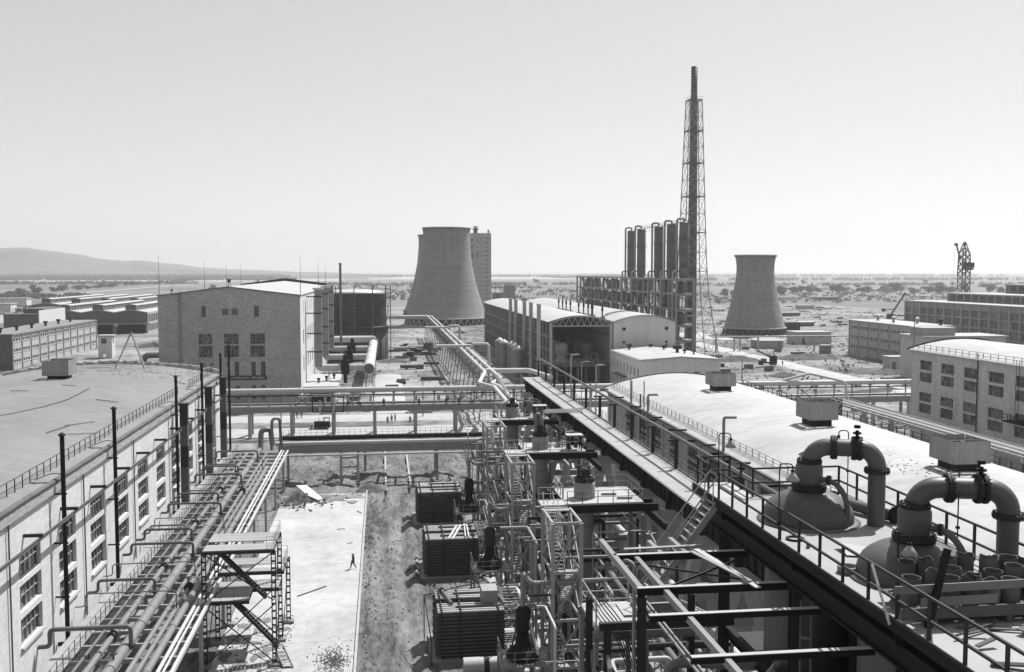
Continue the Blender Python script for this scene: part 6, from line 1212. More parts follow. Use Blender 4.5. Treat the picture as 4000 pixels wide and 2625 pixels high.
# ================================================================== NEAR TANK PLATFORM
PZ = 25.3
t = thing('tank_platform', 'high railed platform around two domed tanks at lower right', 'platform', (15.1, 28, 0))
import itertools
xs = [12.75, 14.4, 16.1, 17.7]; ys_ = [14, 17.2, 20.4, 23.6, 29.3, 33.0, 36.5]
part(t, 'deck', MB().box(12.7, 17.75, 14, 36.5, PZ - .16, PZ), M('deck_sheet', .50, var=.16, sc=1.1, bump=.1)); part(t, 'deck_extension', MB().box(12.72, 14.2, 36.51, 39.2, PZ - .16, PZ), m_concL)
part(t, 'edge_channel', MB().box(12.6, 12.69, 14, 39.2, PZ - .3, PZ + .03), m_black); part(t, 'added_shade_wall', MB().box(17.5, 17.62, 14, 36.4, 0, PZ - 1.4), m_dark); part(t, 'added_shade_floor', MB().box(13.2, 17.3, 14, 36.3, 19.9, 20.05), m_dark); part(t, 'added_shade_floor', MB().box(13.2, 17.3, 14, 36.3, 14.9, 15.05), m_dark); part(t, 'edge_channel', MB().box(17.76, 17.9, 14, 36.5, PZ - .42, PZ + .03), m_mid); part(t, 'edge_channel', MB().box(14.21, 17.75, 36.51, 36.65, PZ - .42, PZ + .03), m_mid)  # dark wall and floors added to deepen the shade under the deck
part(t, 'toe_board', MB().box(12.53, 12.57, 14, 36, PZ + .04, PZ + .12), m_dark)
for y in (16, 19.5, 23, 29.4, 35.9): part(t, 'floor_beam', MB().ibeam((12.7, y, PZ - .42), (17.7, y, PZ - .42), .2, .5), m_black)
for x in (13.0, 17.4): part(t, 'main_girder', MB().ibeam((x, 14, PZ - 1.0), (x, 39, PZ - 1.0), .3, .64), m_black)
for y in (15, 22.9, 29.6, 36.2):
    for x in (12.95, 17.4): part(t, 'column', MB().ibeam((x, y, -.3), (x, y, PZ - 1.3), .34, .34), m_dark)
for z in (20.3, 15.3, 10.3):
    for x in (13.0, 17.4): part(t, 'stage_beam', MB().ibeam((x, 14, z), (x, 36.4, z), .22, .4), m_black)
railing(t, [(12.62, 14, PZ), (12.62, 36.0, PZ)], 1.1, 1.5, m_dark, 1, .032, True); railing(t, [(12.8, 39.1, PZ), (14.15, 39.1, PZ), (14.15, 36.5, PZ), (17.65, 36.5, PZ), (17.65, 14, PZ)], 1.1, 1.5, m_dark, 1, .032, True); railing(t, [(12.75, 37.6, PZ), (12.8, 39.1, PZ)], 1.1, 1.5, m_dark, 1, .032, True)
def dome_tank(cx, cy, lab, sx_, sy_):
    t = thing('domed_tank', lab, 'tank', (cx, cy, 0), 'domed tanks with bent top pipes')
    part(t, 'shell', MB().lathe((cx, cy, 0), [(1.45, 2), (1.45, PZ - .2)], 40), m_tank)
    part(t, 'dome', MB().lathe((cx, cy, PZ), [(1.5, -.1), (1.53, .05), (1.53, .28), (1.49, .45), (1.39, .62), (1.22, .78), (.98, .93), (.7, 1.05), (.4, 1.13), (.35, 1.15)], 48), m_tank)
    part(t, 'base_ring', MB().lathe((cx, cy, PZ), [(1.5, .0), (1.75, .0), (1.75, .05), (1.5, .06)], 40), m_mid)
    part(t, 'neck', MB().lathe((cx, cy, PZ), [(.42, 1.1), (.42, 1.3), (.44, 1.45), (.46, 1.6), (.46, 1.95), (.40, 2.05)], 28), m_tank); part(t, 'neck_flange', MB().flange((cx, cy, PZ + 1.22), (0, 0, 1), .6, .075, 20, 28), m_dark); part(t, 'elbow_flange', MB().flange((cx, cy, PZ + 2.1), (0, 0, 1), .43, .055, 18, 24), m_dark)
    ax = PZ + 2.63; d = Vector((sx_ - cx, sy_ - cy, 0)); L_ = d.length; d.normalize(); c0 = Vector((cx, cy, 0)); rb = .62
    path = [Vector((cx, cy, PZ + 2.1))]
    for i in range(0, 9): a = math.pi / 2 * i / 8; path.append(c0 + d * (rb * (1 - math.cos(a))) + Vector((0, 0, ax - rb + rb * math.sin(a))))
    for i in range(0, 9): a = math.pi / 2 * i / 8; path.append(c0 + d * (L_ - rb + rb * math.sin(a)) + Vector((0, 0, ax - rb + rb * math.cos(a))))
    path.append(c0 + d * L_ + Vector((0, 0, PZ + 1.95))); part(t, 'bent_pipe', MB().tube(path, .30, 24), m_tank)
    f1 = c0 + d * (L_ * .36) + Vector((0, 0, ax)); f2 = c0 + d * (L_ * .70) + Vector((0, 0, ax))
    part(t, 'pipe_flange', MB().flange(f1, d, .42, .07, 18, 24), m_dark); part(t, 'pipe_flange', MB().flange(f2 - d * .09, d, .42, .05, 18, 24), m_dark); part(t, 'pipe_flange', MB().flange(f2 + d * .09, d, .42, .05, 18, 24), m_dark)
    part(t, 'valve_stem', MB().cyl(f2 + Vector((0, 0, .3)), f2 + Vector((0, 0, .62)), .06, 8).cyl(f2 + Vector((0, 0, .5)), f2 + Vector((0, 0, .56)), .14, 12).cyl(f2 + Vector((0, 0, .7)), f2 + Vector((0, 0, .8)), .11, 12), m_black)
    e = c0 + d * L_; part(t, 'standpipe', MB().cyl((e.x, e.y, PZ - 1), (e.x, e.y, PZ + 1.85), .29, 24), m_tank); part(t, 'standpipe_flange', MB().flange((e.x, e.y, PZ + 1.9), (0, 0, 1), .43, .055, 18, 24), m_dark)
    q = Vector((cx, cy, PZ)) + d * .3 + Vector((.2, -.3, 0)); part(t, 'bypass_pipe', pipe([(cx + .2, cy - .3, PZ + 1.55), (cx + .62, cy - .75, PZ + 1.5), (cx + .85, cy - 1.15, PZ + 1.0), (cx + .85, cy - 1.2, PZ + .3)], .095, .4, 12), m_tank); part(t, 'bypass_flange', MB().flange((cx + .46, cy - .56, PZ + 1.53), (.7, -.7, 0), .17, .04, 8, 14), m_dark)
    return t
dome_tank(14.72, 32.7, 'farther grey domed tank with bent pipe rising from its neck', 16.75, 31.8); dome_tank(14.88, 26.05, 'nearer grey domed tank half hidden behind the drums', 17.3, 25.4)
p = thing('flanged_pipe', 'short flanged pipe lying behind the farther tank standpipe', 'pipe', (17.0, 34, PZ)); part(p, 'tube', MB().cyl((16.5, 34.6, PZ + .25), (17.5, 31.9, PZ + .25), .2, 16), m_tank); part(p, 'flange', MB().flange((16.5, 34.6, PZ + .3), (-.35, .93, 0), .29, .05, 12, 16), m_black); part(p, 'flange', MB().flange((17.5, 31.9, PZ + .3), (-.35, .93, 0), .29, .05, 12, 16), m_black)
for k, (x, y, lb) in enumerate(((13.25, 30.4, 'dark ring gasket lying on the platform beside the farther tank'), (13.3, 26.8, 'short pale ring collar standing by the nearer tank'))):
    solo('ring', lb, 'ring', MB().lathe((x, y, PZ + .005), [(.24, 0), (.3, 0), (.3, .06 if k == 0 else .2), (.27, .07 if k == 0 else .21), (.24, .06 if k == 0 else .2), (.24, 0)], 24), m_dark if k == 0 else m_steel)
solo('small_can', 'small dark can on the platform near the railing', 'can', MB().lathe((13.25, 29.4, PZ + .003), [(.01, 0), (.06, 0), (.06, .14), (.05, .15), (.01, .15)], 12), m_mid)
solo('loose_sheet', 'loose bent metal sheet lying between the two tanks', 'sheet', MB().quad((14.0, 28.3, PZ + .06), (14.9, 28.0, PZ + .05), (15.0, 29.2, PZ + .05), (14.1, 29.3, PZ + .2)), m_concL)
# gooseneck lamps on the railings
def lamp(label, x, y, zb, zt, dx, dy):
    t = thing('gooseneck_lamp', label, 'lamp', (x, y, zb), 'gooseneck lamps on the tank platform'); h = .28
    part(t, 'pole', pipe([(x, y, zb), (x, y, zt), (x + dx, y + dy, zt), (x + dx, y + dy, zt - h)], .022, .14, 8), m_black); q = (x + dx, y + dy, zt - h)
    part(t, 'shade', MB().lathe(q, [(.05, .05), (.07, -.03), (.1, -.06), (.22, -.24), (.21, -.25), (.09, -.08), (.06, -.05)], 20), m_steelL); part(t, 'socket', MB().cyl((q[0], q[1], q[2] - .04), (q[0], q[1], q[2] + .09), .06, 10), m_black); part(t, 'bulb', MB().lathe((q[0], q[1], q[2] - .2), [(.01, -.05), (.05, -.03), (.055, .02), (.03, .1)], 10), m_lens)
    part(t, 'clamp', MB().box(x - .05, x + .05, y - .05, y + .05, zb + 1.0, zb + 1.08), m_black)
lamp('gooseneck lamp at the far left corner of the tank platform', 12.6, 36.0, PZ, 27.9, .42, -.12); lamp('gooseneck lamp on the left railing beside the farther tank', 12.6, 30.2, PZ - .4, 27.85, .40, -.1); lamp('gooseneck lamp behind the farther tank pipe', 17.72, 35.9, PZ, 27.9, -.35, .1); lamp('gooseneck lamp behind the nearer tank pipe', 17.72, 28.5, PZ - .3, 27.85, -.35, .1); lamp('gooseneck lamp in front of the nearer tank neck', 13.55, 24.5, PZ, 27.0, .3, -.05)
l = thing('hanging_lamp', 'white glass lamp hanging in the dark below the platform', 'lamp', (12.6, 30.4, 21)); part(l, 'arm', pipe([(12.95, 29.9, 20.7), (12.95, 29.9, 21.45), (12.5, 30.1, 21.45), (12.5, 30.1, 21.2)], .02, .12, 8), m_mid); part(l, 'hood', MB().lathe((12.5, 30.1, 21.05), [(.02, .15), (.1, .08), (.12, 0), (.1, 0)], 14), m_mid); part(l, 'globe', MB().lathe((12.5, 30.1, 20.9), [(.01, -.08), (.08, -.04), (.11, .05), (.09, .14)], 14), m_lens)
# drums on a timber stage
random.seed(31); dr = []
for j, (y, x0, n) in enumerate(((22.75, 13.45, 8), (23.35, 13.3, 8), (23.95, 13.5, 8))):
    for i in range(n): dr.append((x0 + i * .56 + random.uniform(-.06, .06), y + random.uniform(-.08, .08), j, i))
ROW = ['front', 'middle', 'back']
for (x, y, j, i) in dr:
    if j == 0 and i in (0,): continue
    h = random.uniform(.62, .86) if j < 2 else random.uniform(.8, .98); r = random.uniform(.215, .245); ragged = random.random() < .55
    mb = MB(); n = 26; prof = [(r * .97, 0), (r, .05), (r, h * .5), (r * 1.02, h * .52), (r, h * .55)]; vs = []
    mb.lathe((x, y, PZ + .32), prof, n); top = []; wob = random.uniform(0, 6)
    for q in range(n): a = 2 * math.pi * q / n; top.append((x + r * math.cos(a), y + r * math.sin(a), PZ + .32 + h + (.035 * math.sin(3 * a + wob) + random.uniform(-.02, .02) if ragged else .004 * math.sin(a))))
    bot = [(x + r * math.cos(2 * math.pi * q / n), y + r * math.sin(2 * math.pi * q / n), PZ + .32 + h * .55) for q in range(n)]
    inn = [(x + (p_[0] - x) * .93, y + (p_[1] - y) * .93, p_[2] - .005) for p_ in top]; ib = [(p_[0], p_[1], PZ + .45) for p_ in inn]
    mb.add(bot + top, [(q, (q + 1) % n, n + (q + 1) % n, n + q) for q in range(n)], True); mb.add(top + inn, [(q, (q + 1) % n, n + (q + 1) % n, n + q) for q in range(n)]); mb.add(inn + ib, [(q, (q + 1) % n, n + (q + 1) % n, n + q) for q in range(n)], True); mb.add(ib, [tuple(range(n))])
    solo('open_drum', f'open {"ragged rimmed" if ragged else "clean rimmed"} paper drum, {ORD[i]} from left in the {ROW[j]} row on the stage', 'drum', mb, random.choice((m_woodD, M('kraft_drum', .13, var=.3, sc=3), M('kraft_drum_pale', .2, var=.25, sc=3))), 'open drums on the timber stage')
t = thing('timber_stage', 'rough timber stage with planks holding the open drums', 'stage', (15.5, 23, PZ))
for y in (22.6, 23.0, 23.4, 23.8, 24.2): part(t, 'plank', MB().box(13.0, 18.2, y - .18, y + .18, PZ + .26, PZ + .31), m_woodD)
for x in (13.4, 15.4, 17.4): part(t, 'bearer', MB().box(x - .08, x + .08, 22.4, 24.4, PZ + .005, PZ + .255), m_woodD)
part(t, 'guard_plank', MB().beam((12.35, 22.42, PZ + .93), (18.4, 22.4, PZ + 1.02), .05, .2), M('grey_plank', .26, var=.3, sc=4)); part(t, 'guard_plank', MB().beam((13.0, 22.35, PZ + .62), (15.0, 22.35, PZ + .66), .05, .22), M('grey_plank', .26)); part(t, 'guard_plank', MB().beam((12.5, 22.38, PZ + .34), (18.4, 22.38, PZ + .34), .06, .28), m_woodD)
part(t, 'upright', MB().beam((13.15, 22.28, PZ + .0), (13.62, 22.3, PZ + 1.95), .1, .16), m_black)
solo('white_lath', 'bright white lath leaning on the railing before the drums', 'lath', MB().beam((12.5, 22.9, PZ - .1), (12.35, 23.6, PZ + 1.25), .05, .05), m_white)
jm = thing('timber_scrap', 'scattered boards and bent bars under the drum stage', 'scrap', (14.5, 21.5, PZ)); random.seed(8)
for k in range(26):
    x = random.uniform(12.9, 17); y = random.uniform(19.2, 22.3); a = random.uniform(-.5, .9); L_ = random.uniform(.5, 1.9); part(jm, 'board', MB().beam((x, y, PZ + .05 + k * .004), (x + L_ * math.cos(a), y + L_ * math.sin(a), PZ + .05 + random.uniform(0, .2)), random.uniform(.05, .2), .035), random.choice((m_wood, m_woodD, m_woodD, m_dark)))
# ================================================================== STEEL FRAME AND STAIR LEFT OF THE TANK PLATFORM
t = thing('steel_frame', 'open frame of dark beams with sunlit tops left of the tank platform', 'frame', (10.4, 31, 0))
for y, x0, x1, h in ((33.9, 8.05, 12.95, .26), (30.2, 7.95, 12.95, .26), (27.7, 7.65, 12.95, .2), (24.5, 7.9, 12.95, .2)): part(t, 'cross_beam', MB().box(x0, x1, y - .07, y + .07, 24.0 - h, 23.98), m_black); part(t, 'painted_sunlit_top', MB().box(x0, x1, y - .09, y + .09, 23.981, 24.0), m_concL)  # thin pale plate paints the sunlit top edge onto each black beam
part(t, 'side_beam', MB().box(7.98, 8.16, 30.28, 36.0, 23.78, 24.0), m_steel); part(t, 'side_beam', MB().box(8.78, 8.94, 20.5, 33.82, 23.72, 23.735 + .2), m_steel); part(t, 'side_beam', MB().box(9.72, 9.88, 33.98, 35.6, 23.8, 24.0), m_steel); part(t, 'side_beam', MB().box(10.62, 10.78, 33.98, 35.9, 23.8, 24.0), m_steel)
for x in (9.3, 9.46): part(t, 'rail', MB().beam((x, 34.6, 22.0), (x, 27.5, 22.0), .06, .08), m_steel)
part(t, 'lower_beam', MB().box(7.8, 12.9, 34.9, 35.1, 20.85, 21.15), m_dark); part(t, 'lower_beam', MB().box(8.0, 12.9, 30.1, 30.3, 19.3, 19.6), m_dark)
for p, q in (((8.26, 33.5, 23.85), (11.8, 31.0, 23.85)), ((9.0, 30.4, 23.9), (12.7, 33.4, 23.9))): part(t, 'wind_brace', MB().beam(p, q, .05, .07), m_dark)
for x, y in ((8.1, 30.2), (8.1, 38.2), (12.3, 38.2), (8.1, 35.0)): part(t, 'post', MB().ibeam((x, y, -.3), (x, y, 23.7 if y < 34 else 21), .24, .24), m_dark)
for p, q in (((8.1, 30.2, 16), (12.8, 30.2, 21.5)), ((12.8, 30.2, 15), (8.1, 30.2, 20)), ((8.1, 35, 14), (12.6, 35.0, 19.5)), ((12.6, 35, 13.5), (8.1, 35, 19.6)), ((8.1, 38.2, 13), (12.3, 38.2, 19)), ((12.3, 38.2, 12.5), (8.1, 38.2, 18.4)), ((8.1, 30.3, 15), (8.1, 35, 20)), ((8.2, 35, 13), (8.2, 38.2, 19))): part(t, 'diagonal', MB().beam(p, q, .13, .15), m_steel)
for y, z in ((38.2, 12.6), (35, 13.2), (30.2, 14.6), (38.2, 7)): part(t, 'lower_beam', MB().box(8.2, 12.9, y - .1, y + .1, z, z + .28), m_dark)
part(t, 'plank', MB().beam((11.1, 34.0, 24.05), (11.4, 31.95, 24.06), .22, .04), m_white2); part(t, 'plank', MB().beam((11.42, 31.9, 24.06), (11.68, 29.5, 24.06), .2, .04), m_white2); part(t, 'plank', MB().beam((8.55, 34.35, 24.05), (11.5, 34.5, 24.05), .18, .04), m_wood); part(t, 'plank', MB().beam((10.8, 33.6, 24.1), (11.6, 30.0, 24.12), .16, .04), m_wood)
t_cur = thing('platform_stair', 'steep steel stair with handrails up to the tank platform', 'stair', (11.5, 36.8, 20)); flight((12.75, 36.8, 25.2), (9.6, 36.8, 21.0), 1.0, 18, m_steelL)
for s_ in (-.5, .5):
    part(t_cur, 'handrail', MB().cyl((12.75, 36.8 + s_, 26.25), (9.7, 36.8 + s_, 22.2), .03, 8), m_steelL)
    for k in range(4): part(t_cur, 'baluster', MB().cyl((12.5 - k * .9, 36.8 + s_, 24.9 - k * 1.2), (12.5 - k * .9, 36.8 + s_, 25.95 - k * 1.2), .024, 6), m_steelL)
part(t_cur, 'landing', MB().box(9.0, 9.7, 36.1, 37.5, 20.9, 21.0), m_concL)
t = thing('small_deck', 'small pale railed deck in the frame beside the nearest stair tower', 'platform', (9.2, 39, 18)); part(t, 'deck', MB().box(8.2, 10.3, 37.5, 40.5, 19.9, 20.02), m_concL); part(t, 'deck_beam', MB().ibeam((8.1, 37.5, 19.72), (12.3, 37.5, 19.72), .16, .34), m_steel); part(t, 'deck_beam', MB().ibeam((8.1, 40.5, 19.72), (12.3, 40.5, 19.72), .16, .34), m_steel)
railing(t, [(8.25, 37.6, 20.02), (8.25, 40.4, 20.02), (10.25, 40.4, 20.02)], 1.05, .95, m_steelL, 1, .025)
for x in (8.25, 10.25): part(t, 'post', MB().beam((x, 37.55, -.3), (x, 37.55, 19.5), .18, .18), m_steel)
for x in (8.25, 10.25): part(t, 'post', MB().beam((x, 40.45, -.3), (x, 40.45, 19.5), .18, .18), m_steel)
for k in range(4): a = 4.5 * k; part(t, 'diagonal', MB().beam((8.25, 37.5, 1 + a), (10.25, 37.5, 5 + a), .08, .08).beam((10.25, 37.5, 1 + a), (8.25, 37.5, 5 + a), .08, .08), m_steel)
cbl = thing('hanging_cables', 'bundle of black cables drooping over the small deck edge', 'cables', (8.4, 37.3, 18)); random.seed(2)
for k in range(6): part(cbl, 'cable', MB().tube(fillet([(8.2 + k * .08, 38.6 + k * .1, 20.9), (8.35 + k * .1, 37.6, 20.3 + .1 * k), (8.9 + k * .12, 37.3, 19.9), (9.6 + k * .07, 37.1, 18.0), (10.0 + k * .1, 37.0, 14)], .5, 4), .025, 6), m_black)
g = thing('riser_pipe', 'slim grey gooseneck riser pipe left of the steel frame', 'pipe', (8.5, 33, 0)); part(g, 'tube', pipe([(8.25, 33.6, 23.5), (8.3, 33.3, 24.0), (8.58, 33.0, 23.9), (8.58, 33.0, 0)], .065, .3, 12), m_steel)
g = thing('bent_pipe', 'grey pipe bending across the bottom edge under the frame', 'pipe', (12, 33.4, 18)); part(g, 'tube', pipe([(10.0, 33.6, 10), (10.0, 33.6, 20.1), (13.5, 32.9, 20.1)], .17, .5, 14), m_pipeM)
t = thing('ladder_column', 'ladder like steel column in the shade under the platform', 'column', (13.0, 28, 0)); part(t, 'stile', MB().beam((12.7, 28.6, 0), (12.7, 28.6, 23.9), .05, .05), m_mid); part(t, 'stile', MB().beam((12.95, 28.4, 0), (12.95, 28.4, 23.9), .05, .05), m_mid)
for k in range(16): part(t, 'rung', MB().beam((12.7, 28.6, 1 + k * 1.45), (12.95, 28.4, 1 + k * 1.45), .05, .09), m_mid)
# ================================================================== PEOPLE
def make_person(pose, shirt, trousers):
    """one continuous skinned body; returns a mesh whose faces carry skin, shirt and trousers by the nearest bone"""
    J = {'pel': (0, 0, .93, .15), 'chest': (0, 0, 1.28, .17), 'neck': (0, .0, 1.47, .065), 'head': (0, -.02, 1.60, .10), 'top': (0, -.01, 1.70, .075)}
    for s, a in ((-1, 'l'), (1, 'r')):
        J['sh' + a] = (s * .19, 0, 1.41, .075); J['el' + a] = (s * .27, .03, 1.13, .055); J['wr' + a] = (s * .27, -.06, .89, .042); J['ha' + a] = (s * .27, -.1, .79, .045)
        J['hip' + a] = (s * .1, 0, .9, .11); J['kn' + a] = (s * .12, -.02, .5, .075); J['an' + a] = (s * .13, .03, .09, .052); J['to' + a] = (s * .14, -.13, .04, .045)
    if pose == 'walk':
        J['knl'] = (-.11, -.2, .52, .075); J['anl'] = (-.11, -.26, .1, .05); J['tol'] = (-.11, -.42, .05, .045); J['knr'] = (.11, .04, .5, .075); J['anr'] = (.11, .32, .14, .05); J['tor'] = (.11, .24, .04, .045)
        J['ell'] = (-.27, .12, 1.14, .055); J['wrl'] = (-.26, .2, .93, .042); J['hal'] = (-.26, .18, .84, .045); J['elr'] = (.27, -.12, 1.15, .055); J['wrr'] = (.25, -.3, .97, .042); J['har'] = (.25, -.38, .9, .045)
    if pose == 'bend':
        for k, v in {'chest': (0, -.36, 1.06, .17), 'neck': (0, -.53, 1.08, .065), 'head': (0, -.66, 1.06, .1), 'top': (0, -.75, 1.03, .075), 'shl': (-.19, -.44, 1.05, .075), 'shr': (.19, -.44, 1.05, .075), 'ell': (-.22, -.5, .77, .055), 'elr': (.22, -.5, .77, .055), 'wrl': (-.16, -.6, .53, .042), 'wrr': (.16, -.6, .53, .042), 'hal': (-.14, -.64, .43, .045), 'har': (.14, -.64, .43, .045), 'pel': (0, .06, .9, .15)}.items(): J[k] = v
    E = [('pel', 'chest', 1), ('chest', 'neck', 1), ('neck', 'head', 0), ('head', 'top', 0)]
    for a in 'lr': E += [('chest', 'sh' + a, 1), ('sh' + a, 'el' + a, 1), ('el' + a, 'wr' + a, 1), ('wr' + a, 'ha' + a, 0), ('pel', 'hip' + a, 2), ('hip' + a, 'kn' + a, 2), ('kn' + a, 'an' + a, 2), ('an' + a, 'to' + a, 3)]
    ks = list(J); me = bpy.data.meshes.new('body_skeleton'); me.from_pydata([J[k][:3] for k in ks], [(ks.index(a), ks.index(b)) for a, b, _ in E], [])
    ob = bpy.data.objects.new('body_skeleton', me); COL.objects.link(ob); sk = ob.modifiers.new('skin', 'SKIN'); sk.use_smooth_shade = True
    for i, k in enumerate(ks): me.skin_vertices[0].data[i].radius = (J[k][3] * 1.2, J[k][3] * (.95 if k in ('chest', 'pel') else 1.2)); me.skin_vertices[0].data[i].use_root = (k == 'pel')
    ob.modifiers.new('sub', 'SUBSURF').levels = 1
    dg = bpy.context.evaluated_depsgraph_get(); out = bpy.data.meshes.new_from_object(ob.evaluated_get(dg)); bpy.data.objects.remove(ob); out.name = 'body'
    out.materials.clear()
    for m in (m_skin, shirt, trousers, m_black): out.materials.append(m)
    seg = [(Vector(J[a][:3]), Vector(J[b][:3]), mi) for a, b, mi in E]
    for p in out.polygons:
        c = p.center; best = (9, 0)
        for a, b, mi in seg:
            d = b - a; u = max(0, min(1, (c - a).dot(d) / d.length_squared)); r = (c - a - d * u).length
            if r < best[0]: best = (r, mi)
        p.material_index = best[1]; p.use_smooth = True
    return out
BODY = {(p, k): make_person(p, sh, tr) for p in ('stand', 'walk', 'bend') for k, (sh, tr) in enumerate(((m_shirt, m_cloth), (m_cloth, m_cloth)))}
CAP = MB().lathe((0, -.02, 1.62), [(.125, .0), (.12, .06), (.08, .12), (.01, .14)], 14).box(-.07, .07, -.24, -.1, 1.625, 1.645).mesh('cap', m_cloth)
HAIR = MB().lathe((0, .01, 1.60), [(.118, -.02), (.122, .05), (.09, .11), (.01, .135)], 14).mesh('hair', m_black)
def person(label, x, y, z, rot, pose, k, cap=True):
    o = bpy.data.objects.new('person', BODY[(pose, k)]); COL.objects.link(o); o.location = (x, y, z); o.rotation_euler = (0, 0, rot); o['label'] = label; o['category'] = 'person'
    c = bpy.data.objects.new('cap' if cap else 'hair', CAP if cap else HAIR); COL.objects.link(c); c.parent = o
    if pose == 'bend': c.rotation_euler = (R(75), 0, 0); c.location = (0, .94, 1.44)
    return o
for a in ((
    'worker in dark clothes walking left on the pale road behind the high bridge', -19.6, 231.8, .12, 1.2, 'walk', 1), ('worker walking close behind another on the pale road', -18.7, 232.6, .12, 1.3, 'walk', 1),
    ('leftmost of three workers standing together beyond the high bridge', 1.04, 222.6, .0, .4, 'stand', 0), ('middle of three workers standing together beyond the high bridge', 1.95, 224.8, .0, -.5, 'stand', 0), ('rightmost of three workers standing together beyond the high bridge', 2.75, 226, .0, -1.0, 'stand', 0),
    ('worker in dark clothes standing right of the group of three', 6.0, 222, .0, 2.6, 'walk', 1), ('worker in pale shirt farther back behind the lone walker', 7.6, 229.5, .12, .6, 'stand', 0),
    ('bending worker in pale shirt at the end of the dug strip', .3, 149.6, .05, .7, 'bend', 0), ('second worker standing in the ditch right of the bending one', 3.9, 151.5, -.1, -.6, 'stand', 0),
    ('worker walking alone on the bright yard near the kerb', -3.5, 113.2, .11, -1.2, 'walk', 1),
    ('worker kneeling low beside the black valve cradle on the high bridge', -7.4, 207.2, 6.0, 1.5, 'bend', 1), ('bending worker halfway along the high bridge', -4.6, 207.4, 6.0, -1.5, 'bend', 1), ('worker standing upright at the middle of the high bridge', .2, 207.4, 6.0, .2, 'stand', 1), ('worker on the high bridge before the pale block', 7.5, 207.4, 6.0, .8, 'stand', 1), ('worker on the high bridge near the long pipe bridge', 13.2, 207.4, 6.0, -.3, 'stand', 1), ('rightmost worker standing on the high bridge', 15.9, 207.4, 6.0, 2.5, 'stand', 1),
    ('dark figure crouching on the left roof edge of the power house', -51.8, 256.2, 28.55, .4, 'bend', 1),
    ('left one of two people talking beside the right road', 151.8, 315, .45, .9, 'stand', 1), ('right one of two people talking beside the right road', 153.3, 314, .45, -.9, 'stand', 1), ('person standing beside the truck crane', 141.8, 339, .4, .3, 'stand', 1)): person(*a)
# ================================================================== VEHICLES
def wheel(t, x, y, z, r, w_):
    p = part(t, 'wheel', MB().cyl((x, y - w_ / 2, z), (x, y + w_ / 2, z), r, 16), m_black); part(p, 'rim', MB().cyl((x, y - w_ / 2 - .02, z), (x, y + w_ / 2 + .02, z), r * .5, 12), m_mid)
x, y = -13.0, 216.8
t = thing('crawler_tractor', 'dark crawler tractor with cab working on the pale road', 'tractor', (x, y, .1)); z0 = .16
for s_ in (-.85, .85):
    tk = MB(); pr_ = [(-1.75, .45), (-1.5, .1), (1.3, .1), (1.7, .45), (1.55, .8), (-1.4, .85)]; w2 = .24; vs = [(x + a, y + s_ - w2, z0 + b) for a, b in pr_] + [(x + a, y + s_ + w2, z0 + b) for a, b in pr_]; n = 6
    tk.add(vs, [tuple(range(n)), tuple(range(2 * n - 1, n - 1, -1))] + [(i, i + n, (i + 1) % n + n, (i + 1) % n) for i in range(n)]); p_ = part(t, 'track', tk, m_black)
    for a in (-1.1, -.4, .3, 1.0): part(p_, 'road_wheel', MB().cyl((x + a, y + s_ - .27, z0 + .35), (x + a, y + s_ + .27, z0 + .35), .24, 12), m_mid)
part(t, 'hood', MB().box(x - 1.7, x + .2, y - .5, y + .5, z0 + .75, z0 + 1.55), m_dark); part(t, 'cab', MB().box(x + .2, x + 1.6, y - .75, y + .75, z0 + .8, z0 + 1.45).box(x + .3, x + .4, y - .7, y + .7, z0 + 1.45, z0 + 2.25).box(x + 1.45, x + 1.55, y - .7, y + .7, z0 + 1.45, z0 + 2.25), m_dark); part(t, 'cab_roof', MB().box(x + .15, x + 1.65, y - .8, y + .8, z0 + 2.25, z0 + 2.35), m_mid); part(t, 'exhaust', MB().cyl((x - .7, y, z0 + 1.5), (x - .7, y, z0 + 2.3), .06, 8), m_black); part(t, 'blade', MB().box(x - 2.3, x - 2.1, y - 1.2, y + 1.2, z0 + .1, z0 + .95), m_mid)
x, y, z0 = 137.6, 342, .35
t = thing('truck_crane', 'dark truck crane parked on the pale ground at right', 'truck crane', (x, y, z0))
part(t, 'chassis', MB().box(x - 3.4, x + 3.2, y - .9, y + .9, z0 + .7, z0 + 1.1), m_black); part(t, 'cab', MB().box(x - 2.4, x - .9, y - 1.0, y + 1.0, z0 + 1.1, z0 + 2.4), m_mid); part(t, 'hood', MB().box(x - 3.5, x - 2.4, y - .7, y + .7, z0 + 1.1, z0 + 1.8), m_mid); part(t, 'crane_house', MB().box(x + .9, x + 3.0, y - 1.1, y + 1.1, z0 + 1.2, z0 + 3.4), m_black); part(t, 'boom', MB().beam((x + 1.4, y, z0 + 2.6), (x - 3.8, y, z0 + 5.2), .5, .5), m_mid); part(t, 'gantry', MB().beam((x + 2.6, y, z0 + 3.3), (x + 1.6, y, z0 + 5.0), .2, .2), m_black)
for a in (-2.7, 1.2, 2.4):
    for s_ in (-.95, .95): wheel(t, x + a, y + s_, z0 + .45, .48, .3)
x, y = 352, 655
t = thing('excavator', 'far dark excavator with raised boom left of the window grid factory', 'excavator', (x, y, 0)); part(t, 'house', MB().box(x - 2, x + 3, y - 1.6, y + 1.6, 1.4, 4.2), m_black); part(t, 'track', MB().box(x - 2.4, x + 2.4, y - 1.8, y - .9, -.2, 1.2), m_black); part(t, 'track', MB().box(x - 2.4, x + 2.4, y + .9, y + 1.8, -.2, 1.2), m_black); part(t, 'boom', MB().beam((x, y, 3), (x + 11, y, 19), .9, .9), m_black); part(t, 'bucket', MB().box(x - 6, x - 4, y - 1, y + 1, 6, 8), m_black); part(t, 'stick', MB().beam((x + 3, y, 7.5), (x - 5, y, 7.4), .5, .5), m_black)
